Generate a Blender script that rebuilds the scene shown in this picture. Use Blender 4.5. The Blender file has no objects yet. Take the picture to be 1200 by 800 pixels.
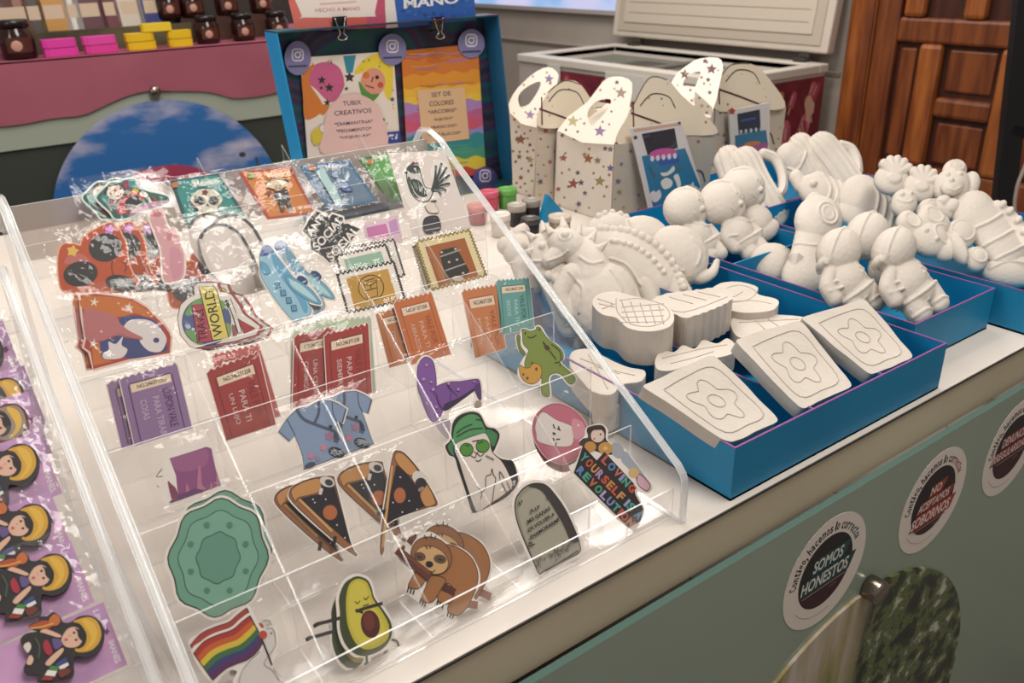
import bpy, bmesh, math, random
from mathutils import Vector, Matrix, noise
from mathutils.geometry import tessellate_polygon
random.seed(7)
SC = bpy.context.scene
COL = SC.collection
PI = math.pi
TZ = 0.95            # height of the counter top
EY = 0.435           # its front edge

# ------------------------------------------------------------------ camera
FPX = 995.75
PITCH, ROLL, YAW = (math.radians(a) for a in (24.784, -1.6097, 54.564))
_fh = Vector((math.cos(YAW), math.sin(YAW), 0)); _rh = Vector((math.sin(YAW), -math.cos(YAW), 0)); _z = Vector((0, 0, 1))
FW = math.cos(PITCH) * _fh - math.sin(PITCH) * _z
_up = math.sin(PITCH) * _fh + math.cos(PITCH) * _z
RT = math.cos(ROLL) * _rh + math.sin(ROLL) * _up
UP = -math.sin(ROLL) * _rh + math.cos(ROLL) * _up
CAM = Vector((0, 0, TZ + 0.5))
cd = bpy.data.cameras.new('camera'); cam = bpy.data.objects.new('camera', cd); COL.objects.link(cam)
cam.matrix_world = Matrix(((RT.x, UP.x, -FW.x, CAM.x), (RT.y, UP.y, -FW.y, CAM.y), (RT.z, UP.z, -FW.z, CAM.z), (0, 0, 0, 1)))
cd.sensor_width = 36; cd.lens = FPX / 1200 * 36; cd.clip_start = 0.02
cd.dof.use_dof = True; cd.dof.focus_distance = 0.92; cd.dof.aperture_fstop = 9.5
SC.camera = cam

# ------------------------------------------------------------------ light
w = bpy.data.worlds.new('hall_light'); SC.world = w; w.use_nodes = True
w.node_tree.nodes['Background'].inputs[0].default_value = (0.95, 0.90, 0.86, 1)
w.node_tree.nodes['Background'].inputs[1].default_value = 0.30
def area(name, loc, size, energy, target, color=(1, .95, .88)):
    ld = bpy.data.lights.new(name, 'AREA'); ld.shape = 'RECTANGLE'; ld.size, ld.size_y = size; ld.energy = energy; ld.color = color
    o = bpy.data.objects.new(name, ld); COL.objects.link(o); o.location = loc
    o.rotation_euler = (Vector(target) - Vector(loc)).to_track_quat('-Z', 'Y').to_euler()
    return o
area('unseen_lamp', (0.95, 0.0, 3.1), (1.0, 0.8), 41, (0.6, 0.65, 0.9))  # these area lamps are all unseen
area('unseen_lamp', (-1.9, 1.0, 2.3), (0.8, 1.2), 27, (0.5, 0.8, 0.9), (1, .96, .92))  # unseen, set lower at the left to light the left-facing sides
area('unseen_lamp', (1.3, 2.2, 3.1), (1.3, 0.9), 27, (1.0, 1.0, 0.9), (1, .94, .86))
area('unseen_lamp', (0.5, 1.5, 3.2), (1.2, 0.8), 34, (0.8, 3.6, 0.9), (1, .95, .9))  # added lamp, unseen, brightening the front of the back stall
area('unseen_lamp', (2.5, 3.2, 3.2), (1.4, 1.0), 62, (3.5, 3.2, 0.6), (1, .93, .85))  # added lamp, unseen, brightening the right wall and freezer
SC.view_settings.view_transform = 'Standard'
try: SC.view_settings.look = 'None'
except Exception: pass
SC.view_settings.gamma = 1; SC.view_settings.use_curve_mapping = False
SC.view_settings.exposure = -0.14
SC.cycles.transparent_max_bounces = 64
SC.cycles.max_bounces = 8
SC.cycles.use_denoising = True
SC.cycles.caustics_reflective = False; SC.cycles.caustics_refractive = False

# ------------------------------------------------------------------ materials
def lin(h):
    h = h.lstrip('#')
    c = [int(h[i:i + 2], 16) / 255 for i in (0, 2, 4)]
    return tuple((x / 12.92 if x <= .04045 else ((x + .055) / 1.055) ** 2.4) for x in c) + (1,)
_M = {}
def M(hexc, rough=.55, metal=0, key=None):
    k = key or (hexc, rough, metal)
    if k in _M: return _M[k]
    m = bpy.data.materials.new('paint_' + hexc.strip('#')); m.use_nodes = True
    b = m.node_tree.nodes['Principled BSDF']
    b.inputs['Base Color'].default_value = lin(hexc); b.inputs['Roughness'].default_value = rough; b.inputs['Metallic'].default_value = metal
    _M[k] = m; return m
def noisy(name, c1, c2, scale=6, rough=.6, bump=0, detail=5, stretch=(1, 1, 1), bscale=None, kind='noise', ramp=(.35, .65), metal=0):
    if name in _M: return _M[name]
    m = bpy.data.materials.new(name); m.use_nodes = True; nt = m.node_tree; b = nt.nodes['Principled BSDF']
    tc = nt.nodes.new('ShaderNodeTexCoord'); mp = nt.nodes.new('ShaderNodeMapping'); mp.inputs['Scale'].default_value = stretch
    nt.links.new(tc.outputs['Object'], mp.inputs[0])
    n = nt.nodes.new('ShaderNodeTexNoise'); n.inputs['Scale'].default_value = scale; n.inputs['Detail'].default_value = detail
    nt.links.new(mp.outputs[0], n.inputs[0])
    r = nt.nodes.new('ShaderNodeValToRGB'); r.color_ramp.elements[0].position, r.color_ramp.elements[1].position = ramp
    r.color_ramp.elements[0].color = lin(c1); r.color_ramp.elements[1].color = lin(c2)
    nt.links.new(n.outputs[0], r.inputs[0]); nt.links.new(r.outputs[0], b.inputs['Base Color'])
    b.inputs['Roughness'].default_value = rough; b.inputs['Metallic'].default_value = metal
    if bump:
        n2 = nt.nodes.new('ShaderNodeTexNoise'); n2.inputs['Scale'].default_value = bscale or scale * 3; n2.inputs['Detail'].default_value = 4
        nt.links.new(mp.outputs[0], n2.inputs[0])
        bp = nt.nodes.new('ShaderNodeBump'); bp.inputs['Strength'].default_value = bump; bp.inputs['Distance'].default_value = .002
        nt.links.new(n2.outputs[0], bp.inputs['Height']); nt.links.new(bp.outputs[0], b.inputs['Normal'])
    _M[name] = m; return m
def clear(name, tint='#ffffff', gloss=1.0, haze=0.0, rough=.04, bump=0, bscale=60, hazecol='#e8e0d8', cap=.07):
    """clear plastic: see-through, with a Fresnel reflection and a little milky haze"""
    if name in _M: return _M[name]
    m = bpy.data.materials.new(name); m.use_nodes = True; nt = m.node_tree; nt.nodes.clear()
    out = nt.nodes.new('ShaderNodeOutputMaterial'); tr = nt.nodes.new('ShaderNodeBsdfTransparent'); tr.inputs[0].default_value = lin(tint)
    gl = nt.nodes.new('ShaderNodeBsdfGlossy'); gl.inputs['Roughness'].default_value = rough; gl.inputs[0].default_value = (1, 1, 1, 1)
    fr = nt.nodes.new('ShaderNodeFresnel'); fr.inputs[0].default_value = 1.45
    ml = nt.nodes.new('ShaderNodeMath'); ml.operation = 'MULTIPLY'; ml.inputs[1].default_value = gloss; nt.links.new(fr.outputs[0], ml.inputs[0])
    mn = nt.nodes.new('ShaderNodeMath'); mn.operation = 'MINIMUM'; mn.inputs[1].default_value = cap; nt.links.new(ml.outputs[0], mn.inputs[0]); ml = mn
    base = tr.outputs[0]
    if haze:
        df = nt.nodes.new('ShaderNodeBsdfDiffuse'); df.inputs[0].default_value = lin(hazecol)
        mx0 = nt.nodes.new('ShaderNodeMixShader'); mx0.inputs[0].default_value = haze
        nt.links.new(tr.outputs[0], mx0.inputs[1]); nt.links.new(df.outputs[0], mx0.inputs[2]); base = mx0.outputs[0]
    mx = nt.nodes.new('ShaderNodeMixShader'); nt.links.new(ml.outputs[0], mx.inputs[0]); nt.links.new(base, mx.inputs[1]); nt.links.new(gl.outputs[0], mx.inputs[2])
    if bump:
        tc = nt.nodes.new('ShaderNodeTexCoord'); n2 = nt.nodes.new('ShaderNodeTexNoise'); n2.inputs['Scale'].default_value = bscale; n2.inputs['Detail'].default_value = 3
        nt.links.new(tc.outputs['Object'], n2.inputs[0])
        bp = nt.nodes.new('ShaderNodeBump'); bp.inputs['Strength'].default_value = bump; bp.inputs['Distance'].default_value = .01
        nt.links.new(n2.outputs[0], bp.inputs['Height']); nt.links.new(bp.outputs[0], gl.inputs['Normal']); nt.links.new(bp.outputs[0], fr.inputs['Normal'])
    nt.links.new(mx.outputs[0], out.inputs[0]); _M[name] = m; return m
ACR = clear('clear_acrylic', '#ffffff', .7, .02)
ACE = clear('acrylic_edge_glow', '#ffffff', 1.0, .40, .1, hazecol='#ffffff', cap=.3)  # white haze stands in for light piped to the acrylic edges
ACD = clear('thin_acrylic_edge', '#ffffff', .8, .13, .1, hazecol='#ffffff', cap=.15)  # fainter white haze for the same edge glow
FILM = clear('clear_film', '#ffffff', .55, .008, .07, .5, 38, cap=.03)
FILM2 = clear('thick_clear_film', '#ffffff', .8, .02, .08, .6, 30, cap=.045)
FROST = clear('frosted_film', '#f4f2f0', .6, .5, .2, hazecol='#e6dad2')
PLASTER = noisy('plaster', '#c0b6ab', '#cfc5ba', 9, .8, .35, bscale=160)
PLASTER_LINE = noisy('plaster_groove_shade', '#a79c92', '#b5aaa0', 9, .85)  # darker plaster for raised lines, groove shade put into the colour
BLUE = noisy('blue_cardboard', '#067aa8', '#0a86b4', 5, .5)
PAPER = M('#e3d8cd', .6)

# ------------------------------------------------------------------ object helpers
def tag(o, label=None, cat=None, group=None, kind=None):
    if label: o['label'] = label
    if cat: o['category'] = cat
    if group: o['group'] = group
    if kind: o['kind'] = kind
    return o
def empty(name, loc=(0, 0, 0), rotz=0):
    o = bpy.data.objects.new(name, None); COL.objects.link(o); o.location = loc; o.rotation_euler = (0, 0, rotz); o.empty_display_size = .02
    return o
def obj(name, me, parent=None, mat=None, loc=None):
    o = bpy.data.objects.new(name, me); COL.objects.link(o)
    if mat is not None:
        me.materials.clear(); me.materials.append(mat)
    if parent is not None: o.parent = parent
    if loc is not None: o.location = loc
    return o
def copy_tree(o, parent=None):
    c = o.copy(); COL.objects.link(c); c.parent = parent
    for ch in o.children: copy_tree(ch, c)
    return c
class B:
    """collects shapes into one mesh"""
    def __init__(s): s.bm = bmesh.new(); s.mats = []
    def mi(s, m):
        if m is None: return 0
        if m not in s.mats: s.mats.append(m)
        return s.mats.index(m)
    def face(s, pts, m=None, smooth=False):
        vs = [s.bm.verts.new(p) for p in pts]
        f = s.bm.faces.new(vs); f.material_index = s.mi(m); f.smooth = smooth; return f
    def box(s, lo, hi, m=None, edge=None, rot=None, at=None):
        """edge: material of the thin faces (the two largest faces keep m)"""
        lo, hi = Vector(lo), Vector(hi)
        P = [Vector((x, y, z)) for x in (lo.x, hi.x) for y in (lo.y, hi.y) for z in (lo.z, hi.z)]
        if rot is not None: P = [rot @ p for p in P]
        if at is not None: P = [p + Vector(at) for p in P]
        vs = [s.bm.verts.new(p) for p in P]; d = hi - lo; thin = min(range(3), key=lambda i: d[i])
        for idx, ax in (((0, 1, 3, 2), 0), ((4, 6, 7, 5), 0), ((0, 4, 5, 1), 1), ((2, 3, 7, 6), 1), ((0, 2, 6, 4), 2), ((1, 5, 7, 3), 2)):
            f = s.bm.faces.new([vs[i] for i in idx]); f.material_index = s.mi(edge if (edge is not None and ax != thin) else m)
    def prism(s, pts, vec, m=None, edge=None):
        """polygon (3d points) extruded along vec"""
        vec = Vector(vec); pts = [Vector(p) for p in pts]; n = len(pts)
        a = [s.bm.verts.new(p) for p in pts]; b = [s.bm.verts.new(p + vec) for p in pts]
        tri = tessellate_polygon([pts])
        for t in tri:
            for vs, r in ((a, 1), (b, -1)):
                try: f = s.bm.faces.new([vs[i] for i in t[::r]]); f.material_index = s.mi(m)
                except ValueError: pass
        for i in range(n):
            j = (i + 1) % n
            f = s.bm.faces.new((a[i], a[j], b[j], b[i])); f.material_index = s.mi(edge if edge is not None else m)
    def tube(s, pts, r, m=None, seg=8, cap=True, rs=None):
        pts = [Vector(p) for p in pts]; rings = []; prev = None
        for i, p in enumerate(pts):
            t = (pts[min(i + 1, len(pts) - 1)] - pts[max(i - 1, 0)]).normalized()
            u = prev if prev is not None else t.orthogonal().normalized()
            u = (u - t * u.dot(t)).normalized(); prev = u; v = t.cross(u); rr = rs[i] if rs else r
            rings.append([s.bm.verts.new(p + rr * (math.cos(k * 2 * PI / seg) * u + math.sin(k * 2 * PI / seg) * v)) for k in range(seg)])
        for a, b in zip(rings, rings[1:]):
            for k in range(seg):
                f = s.bm.faces.new((a[k], a[(k + 1) % seg], b[(k + 1) % seg], b[k])); f.material_index = s.mi(m); f.smooth = True
        if cap:
            for rg in (rings[0][::-1], rings[-1]):
                f = s.bm.faces.new(rg); f.material_index = s.mi(m)
    def lathe(s, prof, m=None, seg=24, at=(0, 0, 0), smooth=True, rot=None):
        at = Vector(at); rings = []
        for r, z in prof:
            ring = [Vector((r * math.cos(k * 2 * PI / seg), r * math.sin(k * 2 * PI / seg), z)) for k in range(seg)]
            if rot is not None: ring = [rot @ p for p in ring]
            rings.append([s.bm.verts.new(p + at) for p in ring])
        for a, b in zip(rings, rings[1:]):
            for k in range(seg):
                f = s.bm.faces.new((a[k], a[(k + 1) % seg], b[(k + 1) % seg], b[k])); f.material_index = s.mi(m); f.smooth = smooth
        f = s.bm.faces.new(rings[0][::-1]); f.material_index = s.mi(m)
        f = s.bm.faces.new(rings[-1]); f.material_index = s.mi(m)
    def build(s, name, parent=None, mat=None, loc=None, bevel=0, normals=True):
        if normals: bmesh.ops.recalc_face_normals(s.bm, faces=s.bm.faces[:])
        me = bpy.data.meshes.new(name); s.bm.to_mesh(me); s.bm.free()
        o = obj(name, me, parent)
        for m in ([mat] if mat is not None else s.mats): me.materials.append(m)
        if loc is not None: o.location = loc
        if bevel:
            bv = o.modifiers.new('soft_edge', 'BEVEL'); bv.width = bevel; bv.segments = 2; bv.limit_method = 'ANGLE'
        return o
def recentre(o, base):
    """move a mesh object's origin to base (parent space) without moving its shape"""
    base = Vector(base); o.data.transform(Matrix.Translation(-base)); o.location = o.location + base; return o

# ------------------------------------------------------------------ working on a plane of the scene
def ray(x, y): return RT * ((x - 600) / FPX) - UP * ((y - 400) / FPX) + FW
def onplane(x, y, p, n):
    d = ray(x, y); t = (Vector(p) - CAM).dot(n) / d.dot(n); return CAM + t * d
def onz(x, y, z): return onplane(x, y, (0, 0, TZ + z), Vector((0, 0, 1)))
class Sheet:
    """a real plane in the scene: origin, right and up directions; px() turns a measured point of the photograph into its u, v"""
    def __init__(s, P, U, V):
        s.P = Vector(P); s.U = Vector(U).normalized(); s.V = Vector(V); s.V = (s.V - s.U * s.V.dot(s.U)).normalized(); s.N = s.U.cross(s.V)
    def shift(s, d): return Sheet(s.P + s.N * d, s.U, s.V)
    def px(s, x, y):
        q = onplane(x, y, s.P, s.N) - s.P; return Vector((q.dot(s.U), q.dot(s.V)))
    def w(s, u, v, h=0): return s.P + s.U * u + s.V * v + s.N * h
    def mat(s, u, v, h=0):
        o = s.w(u, v, h); return Matrix(((s.U.x, s.V.x, s.N.x, o.x), (s.U.y, s.V.y, s.N.y, o.y), (s.U.z, s.V.z, s.N.z, o.z), (0, 0, 0, 1)))
def zm(x0, y0, k, pts):
    return [(x0 + p[0] / k, y0 + p[1] / k) for p in pts]
def smooth_closed(pts, n=5):
    out = []; N = len(pts)
    for i in range(N):
        p0, p1, p2, p3 = (Vector(pts[(i + k - 1) % N]) for k in range(4))
        for j in range(n):
            t = j / n
            out.append(.5 * ((2 * p1) + (p2 - p0) * t + (2 * p0 - 5 * p1 + 4 * p2 - p3) * t * t + (3 * p1 - p0 - 3 * p2 + p3) * t ** 3))
    return out
def smooth_open(pts, n=5):
    pts = [Vector(p) for p in pts]
    if len(pts) < 3: return pts
    out = []
    for i in range(len(pts) - 1):
        p0 = pts[max(i - 1, 0)]; p1 = pts[i]; p2 = pts[i + 1]; p3 = pts[min(i + 2, len(pts) - 1)]
        for j in range(n):
            t = j / n
            out.append(.5 * ((2 * p1) + (p2 - p0) * t + (2 * p0 - 5 * p1 + 4 * p2 - p3) * t * t + (3 * p1 - p0 - 3 * p2 + p3) * t ** 3))
    out.append(pts[-1]); return out
def area2(p): return sum(p[i][0] * p[(i + 1) % len(p)][1] - p[(i + 1) % len(p)][0] * p[i][1] for i in range(len(p))) / 2
def offset(pts, d):
    pts = [Vector(p) for p in pts]
    if area2(pts) < 0: pts = pts[::-1]
    out = []; N = len(pts)
    for i in range(N):
        t = (pts[(i + 1) % N] - pts[i - 1]); 
        if t.length < 1e-9: continue
        t.normalize(); out.append(pts[i] + Vector((t.y, -t.x)) * d)
    return out
_T = {}
def text_tris(s, bold=.0, shear=0):
    k = (s, bold, shear)
    if k in _T: return _T[k]
    cu = bpy.data.curves.new('lettering', 'FONT'); cu.body = s; cu.offset = bold; cu.shear = shear; cu.resolution_u = 3
    o = bpy.data.objects.new('lettering', cu); COL.objects.link(o); bpy.context.view_layer.update()
    me = o.evaluated_get(bpy.context.evaluated_depsgraph_get()).to_mesh(); me.calc_loop_triangles()
    vs = [(v.co.x, v.co.y) for v in me.vertices]; tr = [tuple(t.vertices) for t in me.loop_triangles]
    o.to_mesh_clear(); COL.objects.unlink(o); bpy.data.objects.remove(o); bpy.data.curves.remove(cu)
    x0 = min(v[0] for v in vs); x1 = max(v[0] for v in vs); y0 = min(v[1] for v in vs); y1 = max(v[1] for v in vs)
    vs = [((x - x0) / (x1 - x0), (y - y0) / (y1 - y0)) for x, y in vs]
    _T[k] = (vs, tr); return _T[k]

class Art:
    """flat printed artwork: a thin card with coloured shapes printed on it, in one mesh; shapes given in measured points on a sheet"""
    EPS = 4e-5
    def __init__(s, sheet, z=None):
        s.sh = sheet; s.b = B(); s.h = 0.0; s.z = z or (0, 0, 1); s.org = None; s.all = []
    def uv(s, pts):
        out = [s.sh.px(*p) for p in zm(*s.z, pts)]; vm = getattr(s.sh, 'vmin', None)
        if vm is not None:
            for p in out: p.y = max(p.y, vm)
        return out
    def put(s, uv, h):
        if s.org is None: s.org = Vector(uv[0])
        s.all += uv
        return [Vector((p.x - s.org.x, p.y - s.org.y, h)) for p in uv]
    def base_uv(s, uv, color, th=.0006, mat=None):
        uv = [Vector(p) for p in uv]
        if area2(uv) < 0: uv = uv[::-1]
        if s.org is None:
            s.org = Vector((sum(p.x for p in uv) / len(uv), min(p.y for p in uv)))
        P = s.put(uv, s.h); s.b.prism(P, (0, 0, th), mat or M(color)); s.h += th + s.EPS
        return s
    def base(s, pts, color='#e6ddd3', grow=0, sm=True, th=.0006, mat=None):
        uv = s.uv(pts)
        if sm: uv = smooth_closed(uv)
        if grow: uv = offset(uv, grow)
        return s.base_uv(uv, color, th, mat)
    def flat(s, uv, color, mat=None):
        P = s.put(uv, s.h); m = mat or M(color)
        if area2(uv) < 0: P = P[::-1]
        vs = [s.b.bm.verts.new(p) for p in P]; mi = s.b.mi(m)
        for t in tessellate_polygon([P]):
            try: f = s.b.bm.faces.new([vs[i] for i in t]); f.material_index = mi
            except ValueError: continue
            f.normal_update()
            if f.normal.z < 0: f.normal_flip()
        s.h += s.EPS; return s
    def p(s, pts, color, sm=False, line=None, lw=.0005, mat=None):
        uv = s.uv(pts)
        if sm: uv = smooth_closed(uv)
        s.flat(uv, color, mat)
        if line: s.stroke(uv + [uv[0]], lw, line)
        return s
    def s_(s, pts, color, line=None, lw=.0005): return s.p(pts, color, True, line, lw)
    def e(s, cx, cy, rx, ry, color, rot=0, line=None, lw=.0005, n=28):
        a = math.radians(rot); ca, sa = math.cos(a), math.sin(a)
        pts = [(cx + rx * math.cos(t) * ca - ry * math.sin(t) * sa, cy + rx * math.cos(t) * sa + ry * math.sin(t) * ca) for t in (k * 2 * PI / n for k in range(n))]
        return s.p(pts, color, False, line, lw)
    def stroke(s, uv, wd, color):
        m = s.b.mi(M(color)); L = []; uv = [Vector(p) for p in uv]
        for i, p in enumerate(uv):
            t = uv[min(i + 1, len(uv) - 1)] - uv[max(i - 1, 0)]
            if (uv[0] - uv[-1]).length < 1e-9 and i in (0, len(uv) - 1): t = uv[1] - uv[-2]
            if t.length < 1e-9: t = Vector((1, 0))
            t.normalize(); nn = Vector((-t.y, t.x)) * wd / 2; L.append((p + nn, p - nn))
        V = [(s.b.bm.verts.new(s.put([a], s.h)[0]), s.b.bm.verts.new(s.put([c], s.h)[0])) for a, c in L]
        for (a, c), (d, f) in zip(V, V[1:]):
            fc = s.b.bm.faces.new((a, c, f, d)); fc.material_index = m; fc.normal_update()
            if fc.normal.z < 0: fc.normal_flip()
        s.h += s.EPS; return s
    def l(s, pts, wpx, color, sm=True):
        uv = s.uv(pts)
        if sm: uv = smooth_open(uv)
        k = (s.uv([(pts[0][0] + 1, pts[0][1])])[0] - s.uv([pts[0]])[0]).length
        return s.stroke(uv, wpx * k, color)
    def t(s, txt, quad, color, bold=.0, shear=0, mat=None):
        """quad: bottom left, bottom right, top right, top left"""
        vs, tr = text_tris(txt, bold, shear); bl, br, trr, tl = (Vector(q) for q in quad)
        pts = [bl * (1 - x) * (1 - y) + br * x * (1 - y) + trr * x * y + tl * (1 - x) * y for x, y in vs]
        P = s.put(s.uv(pts), s.h); V = [s.b.bm.verts.new(p) for p in P]; m = s.b.mi(mat or M(color))
        for a in tr:
            f = s.b.bm.faces.new([V[i] for i in a]); f.material_index = m; f.normal_update()
            if f.normal.z < 0: f.normal_flip()
        s.h += s.EPS; return s
    def star(s, cx, cy, r, color, rot=0, k=.42, n=5):
        pts = [(cx + (r if i % 2 == 0 else r * k) * math.sin(rot + i * PI / n), cy - (r if i % 2 == 0 else r * k) * math.cos(rot + i * PI / n)) for i in range(2 * n)]
        return s.p(pts, color)
    def done(s, name, label=None, cat=None, group=None, parent=None, sleeve=None, mat=FILM):
        me = bpy.data.meshes.new(name); s.b.bm.to_mesh(me); s.b.bm.free()
        for m in s.b.mats: me.materials.append(m)
        o = obj(name, me)
        mw = s.sh.mat(s.org.x, s.org.y)
        if parent is None: o.matrix_world = mw
        else:
            bpy.context.view_layer.update(); o.parent = parent; o.matrix_world = mw
        if label: tag(o, label, cat, group)
        if sleeve:
            # a clear bag around the card: quad of measured points
            if getattr(s, 'bag', None): uv = [q - s.org for q in s.bag]
            elif sleeve is True or isinstance(sleeve, float):
                mg = .006 if sleeve is True else sleeve
                xa, xb = min(p.x for p in s.all) - mg, max(p.x for p in s.all) + mg; ya, yb = min(p.y for p in s.all) - .003, max(p.y for p in s.all) + mg
                uv = [Vector(q) - s.org for q in ((xa, ya), (xb, ya), (xb, yb), (xa, yb))]
            else: uv = [Vector((p.x - s.org.x, p.y - s.org.y)) for p in s.uv(sleeve)]
            bl, br, tr, tl = uv; b = B(); NX, NY = 10, 14; rnd = random.random() * 100
            for side in (1, -1):
                g = []
                for j in range(NY + 1):
                    row = []
                    for i in range(NX + 1):
                        x, y = i / NX, j / NY
                        q = bl * (1 - x) * (1 - y) + br * x * (1 - y) + tr * x * y + tl * (1 - x) * y
                        puff = min(1, 6 * min(x, 1 - x, y, 1 - y)) ** .5
                        h = (s.h + .0006 + .0012 * noise.noise(Vector((q.x * 45, q.y * 28, rnd)))) * puff if side > 0 else -.0006 * puff
                        row.append(b.bm.verts.new((q.x, q.y, h if puff else 0)))
                    g.append(row)
                for j in range(NY):
                    for i in range(NX):
                        f = b.bm.faces.new((g[j][i], g[j][i + 1], g[j + 1][i + 1], g[j + 1][i])[::side]); f.smooth = True
            so = b.build('plastic_sleeve', o, mat, normals=False)
        return o
# ================================================================== the setting
def struct(name, b, mat=None, **k):
    o = b.build(name, None, mat, **k); o['kind'] = 'structure'; return o
FLOORM = noisy('floor_tiles', '#77746d', '#86827a', 2.2, .38, .05)
b = B(); ts = .6
for i in range(-8, 16):
    for j in range(-6, 16):
        x, y = i * ts + .13, j * ts - .25
        b.box((x + .002, y + .002, -.02), (x + ts - .002, y + ts - .002, 0), FLOORM)
b.box((-4.7, -3.9, -.03), (9.7, 9.3, -.004), M('#2e2d2a', .8))
struct('floor', b)
WALLM = noisy('painted_plaster_wall', '#b3a79d', '#bdb1a7', 3, .8)
XW = 4.0
b = B(); b.box((XW, 2.62, 0), (XW + .12, 7.5, 3.3), WALLM); b.box((XW, -2.5, 0), (XW + .12, .9, 3.3), WALLM); b.box((XW, .9, 2.45), (XW + .12, 2.62, 3.3), WALLM)
struct('wall_right', b)
b = B(); b.box((-3, 7.0, 0), (XW, 7.12, 3.3), noisy('dim_wall', '#4a403a', '#564a43', 3, .8)); struct('wall_back', b)
b = B(); b.box((XW - .012, 2.66, TZ - .135), (XW, 7.0, TZ - .12), M('#a0938a', .6)); b.box((XW - .02, 2.66, TZ - .12), (XW, 7.0, TZ - .113), M('#bdb0a6', .6)); struct('trim_1', b)

# ---------------- wooden panelled door in the right wall
WOOD = noisy('carved_wood', '#5f2c14', '#844822', 5, .45, .3, stretch=(6, 6, .7), bscale=20)
WOODL = noisy('worn_wood', '#7d401c', '#a8622e', 5, .42, .3, stretch=(6, 6, .7), bscale=20)
WOODD = noisy('dark_wood', '#34160c', '#4a2213', 5, .5, .2, stretch=(6, 6, .7), bscale=20)
def yz(px, py, X=XW): 
    q = onplane(px, py, (X, 0, 0), Vector((1, 0, 0))); return q.y, q.z
b = B(); b.box((XW - .03, 2.495, 0), (XW + .1, 2.635, 2.45), WOODL); b.box((XW - .03, .86, 0), (XW + .1, 1.0, 2.45), WOODL); b.box((XW - .03, 1.0, 2.35), (XW + .1, 2.495, 2.45), WOODL)
b.box((XW - .042, 2.50, 0), (XW - .03, 2.56, 2.45), WOOD)
o = b.build('door_1', bevel=.008); o['kind'] = 'structure'; door = o
b = B(); b.box((XW + .0, 1.0, .0), (XW + .06, 2.495, 2.35), WOODD); leaf = b.build('door_leaf', door)
def member(y0, y1, z0, z1, m, t=.03, bev=.014):
    b = B(); b.box((XW - t, y0, z0), (XW + .01, y1, z1), m); o = b.build('rail' if y1 - y0 > z1 - z0 else 'stile', leaf, bevel=bev); return o
Zr = lambda z: TZ + z
member(2.37, 2.49, .02, 2.34, WOOD); member(1.02, 1.14, .02, 2.34, WOOD)
member(1.14, 2.37, Zr(.055), Zr(.165), WOOD, .035); member(1.14, 2.37, Zr(-.64), Zr(-.50), WOOD, .035); member(1.14, 2.37, .02, .2, WOOD); member(1.14, 2.37, Zr(.62), Zr(.74), WOOD); member(1.14, 2.37, 2.22, 2.34, WOOD)
member(2.135, 2.245, Zr(-.50), Zr(.055), WOODL, .045, .02); member(1.76, 1.87, Zr(-.50), Zr(.055), WOODL, .045, .02)
member(1.30, 1.41, Zr(-.50), Zr(.055), WOODL, .045, .02)
member(1.87, 2.135, Zr(-.265), Zr(-.175), WOOD, .035, .018); member(1.41, 1.76, Zr(-.265), Zr(-.175), WOOD, .035, .018)
for y in (2.02, 2.3, 1.74, 1.48): member(y - .05, y + .05, Zr(.165), Zr(.62), WOODL, .045, .02)
for y0, y1, z0, z1 in ((1.895, 2.11, -.15, .035), (1.895, 2.11, -.48, -.29), (1.43, 1.74, -.15, .035), (1.43, 1.74, -.48, -.29), (2.27, 2.35, -.48, .03)):
    b = B(); b.box((XW - .012, y0, Zr(z0)), (XW + .01, y1, Zr(z1)), WOOD); b.build('door_panel', leaf, bevel=.01)
for y in (1.05, 1.20): pass
b = B(); b.lathe([(.004, 0), (.03, .004), (.022, .012), (.012, .03), (.018, .045), (.004, .05)], M('#2b2522', .4, .6), 16, rot=Matrix.Rotation(-PI / 2, 3, 'Y')); b.build('door_knob', leaf, loc=(XW - .045, 1.99, Zr(-.53)))

# ================================================================== the counter
cnt = tag(empty('sales_counter', (.9, 1.0, 0)), 'long pale topped sales counter with beige edge and grey green glass front', 'counter')
def cpart(b, name, mat=None, bevel=0):
    o = b.build(name, None, mat, bevel=bevel); o.parent = cnt; o.location = (-.9, -1.0, 0); return o
WHITE_TOP = noisy('counter_laminate', '#cfc5bb', '#d9cfc5', 3, .5)
b = B(); b.box((-1.6, EY, TZ - .004), (1.74, 1.95, TZ)); cpart(b, 'worktop', WHITE_TOP)
b = B(); b.box((-1.6, EY - .001, TZ - .0035), (1.74, EY + .004, TZ - .001), M('#3a322c')); cpart(b, 'edge_strip')
b = B(); b.box((-1.6, EY + .001, TZ - .06), (1.74, 1.95, TZ - .005)); cpart(b, 'beige_edging', noisy('beige_edging', '#cbbb9f', '#d3c4a9', 4, .35))
GL = 'grey_green_glass'
m = bpy.data.materials.new(GL); m.use_nodes = True; nt = m.node_tree; pb = nt.nodes['Principled BSDF']
pb.inputs['Base Color'].default_value = lin('#bac6b4'); pb.inputs['Roughness'].default_value = .12; pb.inputs['IOR'].default_value = 1.75
tr = nt.nodes.new('ShaderNodeBsdfTransparent'); tr.inputs[0].default_value = lin('#a9b8a9'); mx = nt.nodes.new('ShaderNodeMixShader'); mx.inputs[0].default_value = .36
nt.links.new(pb.outputs[0], mx.inputs[1]); nt.links.new(tr.outputs[0], mx.inputs[2]); nt.links.new(mx.outputs[0], nt.nodes['Material Output'].inputs[0])
GLASS = m
GY = EY - .014        # outer face of the glass front
b = B(); b.box((-1.6, GY, .12), (1.74, GY + .008, TZ - .056), GLASS, M('#5f7d75', .2)); cpart(b, 'glass_front')
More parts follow.
